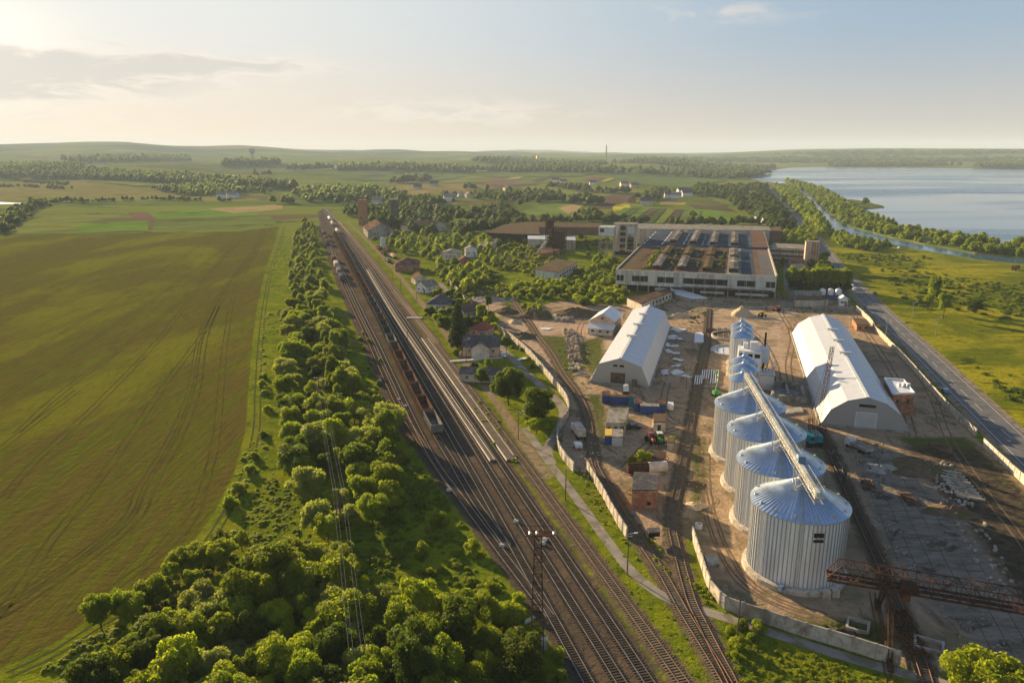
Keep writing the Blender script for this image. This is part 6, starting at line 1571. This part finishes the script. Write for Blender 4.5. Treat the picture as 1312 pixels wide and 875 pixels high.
grove(B1b, 22, 3.6, (.45, .75), ['round', 'bright', 'loose'], 'hedge along the field edge', LB('in the hedge along the lower field edge'), 2)
B1c = [(312,765),(352,735),(400,725),(445,722),(440,750),(395,765),(340,785)]
grove(B1c, 16, 3.8, (.6, .95), ['bright', 'round'], 'hedge below the clearing', LB('in the hedge below the dark clearing'), 3)
B2 = [(478,835),(540,795),(600,790),(650,800),(672,835),(690,875),(735,950),(470,950)]
grove(B2, 52, 4.3, (.55, 1.05), ['round', 'bright', 'loose', 'dark'], 'trees at the bottom beside the light mast', LB('at the bottom beside the light mast'), 4)
B2b = [(600,745),(640,750),(680,790),(722,850),(735,900),(690,880),(640,800)]
grove(B2b, 16, 3.0, (.35, .6), ['bushy', 'bush'], 'bushes along the tracks near the mast', LB('along the tracks near the mast'), 5)
B3 = [(400,705),(405,660),(385,630),(368,590),(362,540),(364,500),(362,450),(370,400),(392,400),(405,470),(415,560),(440,640),(438,690)]
grove(B3, 46, 5.0, (.6, 1.1), ['round', 'dark', 'silver', 'loose', 'bright'], 'left half of the tree belt', LB('in the left half of the long tree belt'), 6)
B4 = [(440,690),(435,620),(420,540),(412,470),(402,400),(412,380),(424,410),(438,455),(452,490),(478,520),(492,560),(500,600),(512,640),(505,670),(470,690)]
grove(B4, 56, 5.0, (.65, 1.15), ['loose', 'bright', 'silver', 'round', 'tall'], 'right half of the tree belt', LB('in the right half of the long tree belt'), 7)
B5 = [(375,390),(372,340),(380,300),(392,282),(402,290),(408,330),(418,375),(410,392)]
fgrove(B5, 95, 6.5, (.6, 1.0), ['round', 'bright', 'silver', 'dark'], 'far end of the tree belt', LB('at the far end of the long tree belt'), 8)
B6 = [(330,470),(350,500),(352,560),(345,610),(320,640),(285,690),(300,640),(322,590),(330,520)]
grove(B6, 9, 7, (.35, .8), ['bush', 'bushy'], 'bushes on the grass by the field', LB('on the grass strip beside the crop field'), 9)
B7 = [(500,600),(540,640),(600,700),(640,745),(560,760),(470,790),(440,740),(440,700),(500,680)]
grove(B7, 14, 6, (.35, .75), ['bush', 'bushy', 'bush'], 'bushes in the dark clearing', LB('in the shaded clearing beside the tracks'), 10)
B8 = [(648,384),(662,366),(700,360),(735,360),(770,372),(803,378),(800,388),(752,392),(715,386),(680,384)]
grove(B8, 78, 4.0, (.75, 1.25), ['bushy', 'bushy', 'bush'], 'bright thicket before the derelict plant', LB('in the bright thicket before the derelict plant'), 11)
B9 = [(744,352),(765,335),(800,338),(812,345),(803,372),(770,366),(750,362)]
fgrove(B9, 36, 5.5, (.6, 1.0), ['round', 'bright', 'silver'], 'trees between the tower block and the big hall', LB('between the tower block and the big hall'), 12)
B10 = [(540,330),(560,312),(600,306),(640,312),(640,340),(616,376),(575,372),(560,350)]
gh = [g2([(566,325),(590,325),(612,332),(606,345),(570,340)])]
fgrove(B10, 64, 7, (.7, 1.15), ['round', 'bright', 'dark', 'silver'], 'trees around the derelict houses', LB('around the derelict houses above the station'), 13, gh)
B11 = [(545,395),(560,372),(600,380),(640,425),(628,432),(600,418),(575,428),(555,415)]
av = [g2([(548,392),(578,392),(578,404),(548,404)]), g2([(590,400),(608,400),(608,412),(590,412)])]
grove(B11, 34, 4.2, (.4, .75), ['round', 'dark', 'bright'], 'garden trees above the station house', LB('in the gardens above the station house'), 14, av)
B12 = [(625,300),(700,302),(750,305),(760,330),(720,330),(680,325),(640,335)]
av = [g2([(616,300),(640,300),(640,318),(612,318)]), g2([(675,303),(742,303),(742,335),(690,335)])]
fgrove(B12, 30, 8, (.45, .9), ['bright', 'round', 'bushy'], 'trees among the ruins', LB('among the ruins of the old plant'), 15, av)
B13 = [(470,312),(500,300),(545,302),(590,305),(560,318),(520,330),(500,318)]
fgrove(B13, 40, 8, (.7, 1.1), ['round', 'dark'], 'trees by the far brick hall', LB('between the goods hall and the long barn'), 16, [g2([(465,298),(503,298),(503,310),(465,310)])])
grove([(470,415),(490,470),(515,540),(540,590),(520,600),(498,545),(470,480),(458,440)], 18, 5, (.25, .5), ['bush', 'bushy'], 'scrub along the left track', LB('in the scrub along the left track'), 17)
grove([(668,395),(690,388),(700,392),(690,400)], 6, 3, (.4, .6), ['bushy'], 'bushes by the mounds', LB('between the earth mounds'), 18)
grove([(640,425),(662,438),(690,462),(700,480),(690,478),(660,450),(640,435)], 10, 3.5, (.3, .5), ['bush', 'bushy'], 'bushes along the winding fence', LB('along the winding fence'), 19)
grove([(1004,395),(1000,350),(1008,330),(1000,322),(1006,372)], 6, 3, (.6, .9), ['dark', 'round'], 'trees in the alley', LB('in the shaded alley beside the factory'), 20)
grove([(1036,340),(1052,330),(1062,345),(1070,362),(1040,358)], 14, 5, (.7, 1.0), ['round', 'dark'], 'trees by the office tower', LB('between the office tower and the road'), 21)
grove([(925,815),(945,800),(975,805),(960,835),(935,850)], 9, 2.6, (.3, .55), ['bushy', 'bush'], 'bushes by the lane pole', LB('below the pole at the patterned fence'), 22)
fgrove([(1020,300),(1036,280),(1050,300),(1046,312),(1030,320),(1000,312),(990,300)], 40, 9, (.8, 1.2), ['round', 'dark'], 'trees behind the office', LB('behind the office block toward the lake road'), 23)
for k in range(15):   # trimmed row in front of the road
    q = G(1012 + k * 5.1, 370.5 + k * .15, 0); tree('bright', q, .92, 'clipped yellow topped tree in the dense row before the grey sheds', 'clipped row of trees', sz=1.75)
    tree('dark', q + Vector((0, -3, 0)), .62, 'dark lower tree along the front of the clipped row', 'dark front of the clipped row')
tree('big', G(652, 519), 1.5, 'biggest round dark tree beside the station lane', None, var=0, sz=1.55)
for px, k, s, lab in [((688, 543), 'dark', 1.15, 'dark tree right of the biggest round tree'), ((687, 556), 'round', .75, 'smaller mid green tree in front of the dark one by the lane'), ((608, 477), 'dark', .5, 'dark round shrub tree close to the station house front'), ((617, 492), 'dark', .62, 'dark shrub tree between station house and big round tree'), ((625, 472), 'round', .45, 'small tree at the station house wall'),
    ((551, 407), 'dark', .8, 'dark tree left of the lone grey roofed house'), ((572, 425), 'round', .8, 'round garden tree below the lone grey roofed house'), ((560, 415), 'round', .6, 'small round garden tree beside the dusty track'), ((600, 425), 'dark', .9, 'dark garden tree between spruce and small red roofed house'), ((583, 455), 'bush', .8, 'low bush left of the pink station house'), ((616, 415), 'tall', .75, 'slim bright tree right of the spruce'), ((626, 398), 'tall', .7, 'slim tree at the bend of the garden lane'), ((647, 440), 'bush', 1.2, 'bush at the fence beside the station lane'),
    ((826, 597), 'bright', .55, 'small bright tree behind the rusty tank barrel'), ((810, 593), 'bushy', .7, 'bright bush left of the small tree by the tank barrel'), ((859, 566), 'bushy', .6, 'bush growing on top of the small bunker'),
    ((1193, 398), 'tall', 1.5, 'tall loose tree on the meadow, behind its shorter neighbour'), ((1208, 408), 'tall', 1.05, 'dense upright tree on the meadow in front of the tall loose one'), ((1249, 402), 'dark', 1.05, 'broad dark tree alone on the meadow, rightmost'), ((1197, 383), 'round', .9, 'tree behind the tall loose meadow tree'),
    ((1262, 915), 'bright', 1.35, 'bright pale tree cut by the lower right edge'), ((1285, 925), 'bright', 1.1, 'second bright tree crowding the lower right corner'), ((1306, 322), 'round', 1.4, 'tall tree at the right frame edge on the bank'), ((1255, 318), 'dark', 1.1, 'lone dark tree on the lake bank'), ((1108, 264), 'dark', 1.5, 'dark tree on the small lake island'), ((888, 281), 'round', 1.3, 'round tree at the strips behind the factory'),
    ((1003,262),'dark',1.5,'dark tree beside the lake village road'),((480, 786), 'silver', .7, 'pale willow beside the wires at the lower centre'), ((462, 770), 'bright', .6, 'bright small tree under the wires'), ((497, 560), 'silver', 1.25, 'big silvery tree bulging from the belt toward the tracks')]:
    tree(k, G(*px), s, lab, None)
tree('spruce', G(586, 447), 1.35, 'tall dark spruce in the station garden', None, 'spruce_tree')
tree('spruce', G(589, 436), 1.1, 'shorter dark spruce behind the tall one', None, 'spruce_tree')
for px, s in (((735, 330), 1), ((668, 350), 1), ((650, 345), 1.1), ((757, 333), 1.0), ((676, 372), .8)): pass

# ------------------------------------------------------------------ woods and scrub far off : one mass each
def lowtree(seed, leaf=1.0, n=70):
    rng = np.random.default_rng(seed); c = np.array([[0, 0, 5], [1.6, .4, 4], [-1.5, .8, 4.2], [.2, -1.6, 3.8], [.3, .2, 6.6]]); r = np.array([3, 2.3, 2.2, 2.3, 2.0])
    V, Qd = leaves_on(rng, c, r, n, leaf, cull=.8); vs, qs, off = [V], [Qd], len(V)
    for cc, rr_ in zip(c, r): bv, bq = blob(cc, rr_ * .86, 6, 4, rng); vs.append(bv); qs.append(bq + off); off += len(bv)
    return np.vstack(vs), np.vstack(qs)
LT = [lowtree(s, .7, 150) for s in range(4)]
LT2 = [lowtree(s + 9, 1.0, 60) for s in range(4)]
def mass(name, pts, m_, label, cat='woodland', protos=LT, flat=1.0):
    rng = np.random.default_rng(len(pts)); vs, qs, off = [], [], 0
    for (p, s) in pts:
        V, Qd = protos[rng.integers(len(protos))]; a = rng.uniform(0, 6.28); co_, si = math.cos(a), math.sin(a)
        sx = s * rng.uniform(.7, 1.45); V2 = np.stack([(V[:, 0] * co_ - V[:, 1] * si) * sx + p[0], (V[:, 0] * si + V[:, 1] * co_) * sx + p[1], V[:, 2] * s * flat * rng.uniform(.8, 1.2) + p[2] - .4], 1)
        vs.append(V2); qs.append(Qd + off); off += len(V)
    return tag(link_mesh(name, np_mesh(name, np.vstack(vs), np.vstack(qs), m_)), label, cat, kind='stuff')
WAY = [((p.x, p.y), 8.5) for p in ROAD] + [((p.x, p.y), 3.0) for p in PATH[::2]] + [((p.x, p.y), 3.2) for p in PATH2[::2]]
WAYA = np.array([w_[0] for w_ in WAY]); WAYR = np.array([w_[1] for w_ in WAY])
def nearway(q): return bool((np.hypot(WAYA[:, 0] - q[0], WAYA[:, 1] - q[1]) < WAYR).any())
def area_pts(poly_px, n, size, rnd, world=None, clump=0.0):
    P = world or [T(a, b) for a, b in poly_px]; x0, x1 = min(p.x for p in P), max(p.x for p in P); y0, y1 = min(p.y for p in P), max(p.y for p in P); out = []; k = 0
    while len(out) < n and k < n * 80:
        k += 1; q = (rnd.uniform(x0, x1), rnd.uniform(y0, y1))
        if inside(q, P):
            if nearway(q): continue
            if clump and math.sin(q[0] * clump + 1) + math.sin(q[1] * clump * .7) < rnd.uniform(-.6, 1): continue
            out.append(((q[0], q[1], terrain(*q)), rnd.uniform(*size)))
    return out
def line_pts(pl_px, n, wd, size, rnd):
    P = [T(a, b) for a, b in pl_px]; seg = [(b - a).length for a, b in zip(P, P[1:])]; tot = sum(seg); out = []
    for _ in range(n):
        d = rnd.uniform(0, tot); i = 0
        while i < len(seg) - 1 and d > seg[i]: d -= seg[i]; i += 1
        q = P[i].lerp(P[i + 1], d / seg[i]); x, y = q.x + rnd.gauss(0, wd), q.y + rnd.gauss(0, wd); out.append(((x, y, terrain(x, y)), rnd.uniform(*size)))
    return out
rnd = random.Random(5)
HT = [lowtree(s_ + 60, .42, 520) for s_ in range(5)]
for pts, size, kinds, group, seed in FG:
    r3 = random.Random(seed); lo, hi = [], []
    for q in pts: (lo if r3.random() < .6 else hi).append(((q.x, q.y, 0), r3.uniform(*size) * .8))
    for nm, L3, m3 in (('darker', lo, 'leaf'), ('brighter', hi, 'leaf_yellow')):
        if L3: mass('wood', L3, M[m3], nm + ' half of the ' + group, 'woodland', HT)
mass('forest_belt', area_pts([(-60,214),(60,212),(110,218),(220,227),(330,236),(376,240),(378,244),(330,243),(220,237),(110,231),(-60,226)], 2600, (1.4, 2.2), rnd), M['leaf_far'], 'long dark forest belt crossing the fields at the far left', protos=LT2)
mass('hedgerow', line_pts([(-30,315),(0,298),(12,287),(28,272),(55,261)], 170, 7, (.6, 1.2), rnd) + line_pts([(55,259),(120,259),(190,256),(290,258)], 90, 7, (.5, 1.0), rnd) + line_pts([(0,240),(90,243)], 40, 8, (.6, 1), rnd) + line_pts([(0,226),(25,232),(90,238)], 60, 9, (.8, 1.2), rnd), M['leaf_far'], 'low hedgerows between the fields at the far left', 'hedgerow', LT2)
mass('village_trees', area_pts([(188,241),(250,238),(330,246),(372,250),(378,262),(300,260),(230,250)], 260, (1.0, 1.6), rnd, clump=.02) + area_pts([(372,249),(420,243),(470,244),(520,250),(500,262),(440,262),(400,262)], 330, (1.0, 1.7), rnd, clump=.015), M['leaf_far'], 'dark trees strung along the foot of the green ridge', protos=LT2)
mass('village_trees', area_pts([(430,262),(470,254),(540,258),(600,262),(650,266),(660,284),(640,299),(600,302),(560,306),(530,300),(500,296),(470,286),(440,276)], 430, (.8, 1.5), rnd, clump=.04) + area_pts([(500,262),(520,275),(640,285),(630,298),(480,292),(470,280)], 130, (.9, 1.4), rnd), M['leaf_far'], 'village trees crowding the houses behind the derelict plant')
mass('village_trees', area_pts([(560,253),(600,240),(660,248),(720,246),(760,252),(720,262),(650,265),(600,262)], 170, (.9, 1.5), rnd, clump=.03) + line_pts([(640,291),(700,285),(770,284),(830,288)], 80, 6, (.6, 1.2), rnd) + line_pts([(695,258),(760,262)], 40, 9, (1.1, 1.7), rnd) + line_pts([(700,240),(760,246),(800,248)], 60, 12, (1, 1.6), rnd) + line_pts([(830,258),(845,246),(900,247)], 60, 9, (1, 1.5), rnd) + line_pts([(600,277),(660,283)], 60, 8, (.9, 1.5), rnd) + line_pts([(748,275),(790,284)], 30, 6, (.8, 1.3), rnd) + line_pts([(860,288),(975,289)], 40, 6, (.6, 1.2), rnd), M['leaf_far'], 'loose hedges and trees among the garden strips')
mass('lakeside_wood', area_pts([(880,247),(895,241),(930,243),(980,240),(985,248),(990,262),(1005,276),(1020,296),(1000,300),(985,292),(970,280),(945,272),(935,258)], 800, (.7, 1.7), rnd), M['leaf_far'], 'dense dark wood between the garden strips and the lake road')
mass('lakeside_wood', area_pts([(994,240),(1016,243),(1030,258),(1048,280),(1062,296),(1056,306),(1040,296),(1018,275),(1004,256)], 420, (.8, 1.3), rnd) + area_pts([(1060,300),(1100,308),(1180,322),(1260,333),(1260,338),(1150,328),(1080,318)], 110, (.4, .9), rnd, clump=.03), M['leaf'], 'green wood between the lake road and the narrow channel')
mass('causeway_trees', area_pts(None, 1200, (.35, 1.05), rnd, world=DIKE), M['leaf'], 'row of trees covering the narrow causeway in the lake')
mass('town_trees', area_pts([(590,212),(640,206),(700,207),(800,209),(900,211),(985,213),(1005,219),(960,229),(930,231),(850,226),(760,223),(680,222),(610,220)], 2300, (1.3, 2.4), rnd, clump=.009), M['leaf_far'], 'wide belt of trees hiding the far town', protos=LT2)
mass('far_woods', area_pts([(430,217),(500,214),(600,219),(610,222),(500,219),(430,220)], 380, (1.5, 2.6), rnd) + area_pts([(285,211),(355,209),(357,213),(285,214)], 260, (2.2, 3), rnd) + area_pts([(80,207),(240,204),(245,208),(90,211)], 500, (1.8, 3), rnd) + line_pts([(510,236),(545,231)], 60, 12, (1.6, 2.4), rnd) + area_pts([(1060,212),(1312,208),(1312,213),(1060,214)], 420, (1.3, 2.4), rnd, clump=.004) + area_pts([(1250,213),(1330,206),(1330,217),(1250,216)], 420, (2, 3), rnd) + line_pts([(370,219),(430,217)], 50, 12, (2, 3), rnd) + line_pts([(330,226),(345,224)], 6, 8, (1.5, 2), rnd), M['leaf_far'], 'far scattered woods on the hills around the valley', protos=LT2)
hillw = []
for (a, b) in [((1050,196),(1312,194)), ((960,206),(1312,204)), ((900,204),(1100,202))]:
    hillw += line_pts([(a[0], a[1] + 1.5), (b[0], b[1] + 1.5)], 420, 110, (4, 7), rnd)
mass('hill_forest', hillw, M['leaf_far'], 'dark forests lying along the hills beyond the lake', protos=LT2, flat=.3)
# scrub and tall grass nearer by
def bushpts(px, n, size, rnd, clump=0): return area_pts(px, n, size, rnd, world=g2(px), clump=clump)
BS = [(lambda V, Qd: (V * np.array([.42, .42, .28]), Qd))(*lowtree(s + 30, .9, 260)) for s in range(4)]
mass('meadow_scrub', bushpts([(1068,325),(1120,352),(1180,400),(1240,460),(1312,530),(1400,560),(1500,450),(1312,352),(1180,328)], 900, (.25, 1.1), rnd, clump=.05), M['leaf'], 'low dark tussocks scattered over the sunlit meadow', 'scrub', BS, .7)
mass('field_margin_scrub', bushpts([(352,330),(372,300),(370,380),(358,440),(350,520),(345,600),(300,690),(250,735),(265,690),(308,600),(328,500),(335,420)], 420, (.12, .55), rnd, clump=.11), M['leaf_yellow'], 'low weeds on the bright grass strip beside the crop field', 'scrub', BS, .7)
mass('clearing_scrub', bushpts([(300,680),(345,600),(380,640),(400,690),(380,730),(320,700)], 460, (.1, .42), rnd) + bushpts([(150,800),(240,730),(300,700),(310,720),(190,800),(140,850),(60,870),(20,880),(90,830)], 260, (.15, .5), rnd) + bushpts([(470,690),(500,600),(540,600),(600,680),(650,760),(600,770),(480,780),(440,760),(300,790),(250,800),(320,700),(420,700)], 900, (.1, .55), rnd), M['leaf'], 'dense weeds filling the shaded clearing', 'scrub', BS, .8)
mass('verge_scrub', bushpts([(748,640),(790,700),(830,740),(870,790),(900,870),(890,900),(870,850),(820,780),(770,710),(722,640),(690,600),(700,595)], 260, (.08, .26), rnd) + bushpts([(935,870),(930,810),(960,815),(1080,850),(1180,880),(1150,940),(950,940)], 1500, (.1, .34), rnd) + bushpts([(605,500),(640,540),(660,585),(680,600),(640,585),(600,520)], 90, (.2, .5), rnd) + bushpts([(740,445),(700,450),(740,500),(760,500)], 60, (.15, .4), rnd) + bushpts([(815,680),(850,690),(860,740),(840,725)], 40, (.15, .4), rnd) + bushpts([(878,740),(905,750),(925,790),(912,780)], 60, (.15, .4), rnd) + bushpts([(758,610),(800,690),(830,715),(800,720),(745,625)], 120, (.12, .35), rnd), M['leaf_yellow'], 'bright weeds on the verges between tracks, path and fences', 'scrub', BS, .8)
mass('plant_scrub', bushpts([(640,300),(780,300),(780,345),(700,360),(640,345)], 380, (.4, 1.6), rnd, clump=.06) + bushpts([(545,345),(640,350),(650,385),(590,378)], 220, (.3, 1.2), rnd), M['leaf_yellow'], 'weeds and saplings growing among the ruins', 'scrub', BS)
rp = [(random.uniform(.15, .2), random.uniform(8, 100), random.uniform(.25, .75)) for _ in range(46)] + [(random.choice([.33, .5, .66]) + random.uniform(-.03, .03), random.uniform(20, 105), random.uniform(.15, .8)) for _ in range(26)]
rp = [((FL.x + math.cos(fa) * x * FW - math.sin(fa) * y, FL.y + math.sin(fa) * x * FW + math.cos(fa) * y, 12.2), s_) for x, y, s_ in rp]
mass('roof_scrub', rp, M['leaf_yellow'], 'shrubs sprouting along the gutters of the derelict roof', 'scrub', BS)
mass('yard_scrub', bushpts([(1180,560),(1250,565),(1330,650),(1330,700),(1260,640)], 130, (.1, .3), rnd) + bushpts([(1060,790),(1130,815),(1120,835),(1050,815)], 60, (.15, .4), rnd) + bushpts([(1190,840),(1240,830),(1312,870),(1250,868)], 90, (.15, .45), rnd) + bushpts([(875,395),(905,400),(900,415),(875,412)], 40, (.2, .5), rnd), M['leaf_dark'], 'sparse weeds in the shaded corners of the yard', 'scrub', BS, .7)
# ------------------------------------------------------------------ air
me = bpy.data.meshes.new('haze'); hb = MB().box((600, 6000, 99), (23500, 14400, 204)); me.from_pydata(hb.v, [], hb.f)
N = NT('haze_air'); vp = N.n('ShaderNodeVolumePrincipled', _Density=HAZE_D, _Anisotropy=.0)
vp.inputs['Color'].default_value = (.66, .83, 1, 1)
N.l(vp.outputs[0], N.out.inputs['Volume']); me.materials.append(N.m)
haze = link_mesh('haze', me); tag(haze, kind='stuff')

# ------------------------------------------------------------------ sky, sun, camera
w = bpy.data.worlds.new('World'); SC.world = w; w.use_nodes = True
t = w.node_tree; t.nodes.clear()
out = t.nodes.new('ShaderNodeOutputWorld'); bg = t.nodes.new('ShaderNodeBackground'); sky = t.nodes.new('ShaderNodeTexSky')
sky.sky_type = 'NISHITA'; sky.sun_disc = False; sky.sun_elevation = SUN_EL; sky.sun_rotation = SUN_AZ
sky.altitude = 300; sky.air_density = 1.0; sky.dust_density = SKY_DUST; sky.ozone_density = 1.0
class W: pass
WN = NT.__new__(NT); WN.t = t
tc = t.nodes.new('ShaderNodeTexCoord').outputs['Generated']
sp_ = t.nodes.new('ShaderNodeSeparateXYZ'); t.links.new(tc, sp_.inputs[0])
# flat cloud layer: stretch towards the horizon
cmb = t.nodes.new('ShaderNodeCombineXYZ')
az = mathn(WN, 'ARCTAN2', sp_.outputs[0], sp_.outputs[1]); el = mathn(WN, 'ARCSINE', sp_.outputs[2])
t.links.new(mathn(WN, 'MULTIPLY', az, 9.0), cmb.inputs[0]); t.links.new(mathn(WN, 'MULTIPLY', el, 40.0), cmb.inputs[1])
cn_ = noise(WN, cmb.outputs[0], 1.25, 10, .6, .5)
def bump2(a0, wa, e0, we):
    g1 = mathn(WN, 'POWER', mathn(WN, 'MULTIPLY', mathn(WN, 'SUBTRACT', az, R(a0)), 1 / R(wa)), 2.0)
    g2_ = mathn(WN, 'POWER', mathn(WN, 'MULTIPLY', mathn(WN, 'SUBTRACT', el, R(e0)), 1 / R(we)), 2.0)
    return mathn(WN, 'EXPONENT', mathn(WN, 'MULTIPLY', mathn(WN, 'ADD', g1, g2_), -1.0))
m1 = mathn(WN, 'ADD', bump2(-29, 9.5, 5.0, 1.2), bump2(-21, 8, 5.6, .7))
m1 = mathn(WN, 'ADD', m1, mathn(WN, 'MULTIPLY', bump2(-32, 8, 3.6, 1.6), 1.0))
m1 = mathn(WN, 'ADD', m1, mathn(WN, 'MULTIPLY', bump2(-5, 8, 2.6, .8), .9))
cv_ = mathn(WN, 'ADD', cn_, mathn(WN, 'MULTIPLY', m1, .15))
cl = maprange(WN, cv_, .555, .70)
rim = mathn(WN, 'MULTIPLY', maprange(WN, cv_, .50, .57), mathn(WN, 'MINIMUM', mathn(WN, 'MULTIPLY', m1, 1.6), 1.0))
cl = mathn(WN, 'MULTIPLY', cl, mathn(WN, 'MINIMUM', mathn(WN, 'ADD', m1, .04), 1.0))
m2 = mathn(WN, 'ADD', bump2(14, 5, 9.0, .7), mathn(WN, 'ADD', bump2(-6.5, 4.5, 5.2, .45), bump2(20, 4, 10.3, .5)))
cl2 = mathn(WN, 'MULTIPLY', maprange(WN, cn_, .47, .66), mathn(WN, 'MINIMUM', m2, 1.0))
hs = t.nodes.new('ShaderNodeHueSaturation'); hs.inputs['Saturation'].default_value = .62; t.links.new(sky.outputs[0], hs.inputs['Color'])
base = mixc(WN, 1.0, hs.outputs[0], SKY_TINT, 'MULTIPLY')
# thin high veil lifts the upper sky, as on a milky evening
def wc(c): return [v / (SKY_STRENGTH * 2 ** EXPOSURE) for v in c]
cool = maprange(WN, az, R(-25), R(30))
lowc = mixc(WN, cool, wc((.88, .73, .58)), wc((.60, .55, .49)))
topc = mixc(WN, cool, wc((.82, .83, .80)), wc((.34, .47, .60)))
grad = mixc(WN, maprange(WN, el, R(-.5), R(9.5)), lowc, topc)
grad = mixc(WN, maprange(WN, el, R(12), R(48)), grad, wc(ZEN))
grad = mixc(WN, mathn(WN, 'MULTIPLY', bump2(-36.5, 6.5, 6.3, 3.2), .95), grad, wc((1.2, 1.12, .95)))
base = mixc(WN, SKY_VEIL, base, grad)
base = mixc(WN, mathn(WN, 'MULTIPLY', rim, .5), base, wc((1.0, .90, .78)))
c1 = mixc(WN, mathn(WN, 'MULTIPLY', cl, .6), base, wc(CLOUD_DARK))
c2 = mixc(WN, mathn(WN, 'MULTIPLY', cl2, .6), c1, wc(CLOUD_LIGHT))
t.links.new(c2, bg.inputs[0]); bg.inputs[1].default_value = SKY_STRENGTH; t.links.new(bg.outputs[0], out.inputs[0])
sl = bpy.data.lights.new('sun', 'SUN'); sl.energy = SUN_E; sl.angle = R(.6); sl.color = SUN_COL
so = bpy.data.objects.new('sun', sl); C.objects.link(so)
d = Vector((math.sin(SUN_AZ) * math.cos(SUN_EL), math.cos(SUN_AZ) * math.cos(SUN_EL), math.sin(SUN_EL)))
so.rotation_euler = d.to_track_quat('Z', 'Y').to_euler(); so.location = (0, 0, 150)
cam = bpy.data.cameras.new('camera'); co = bpy.data.objects.new('camera', cam); C.objects.link(co)
cam.sensor_width = 36; cam.lens = F / 1312 * 36; cam.clip_end = 40000; cam.clip_start = .5
co.location = (0, 0, H0); co.rotation_euler = (R(90) - PITCH, 0, 0); SC.camera = co
SC.view_settings.view_transform = 'Standard'; SC.view_settings.look = 'None'; SC.view_settings.gamma = 1; SC.view_settings.exposure = EXPOSURE
SC.cycles.max_bounces = 5; SC.cycles.diffuse_bounces = 2; SC.cycles.glossy_bounces = 2; SC.cycles.transmission_bounces = 2; SC.cycles.transparent_max_bounces = 6; SC.cycles.volume_bounces = 0
SC.cycles.use_denoising = True; SC.cycles.caustics_reflective = False; SC.cycles.caustics_refractive = False
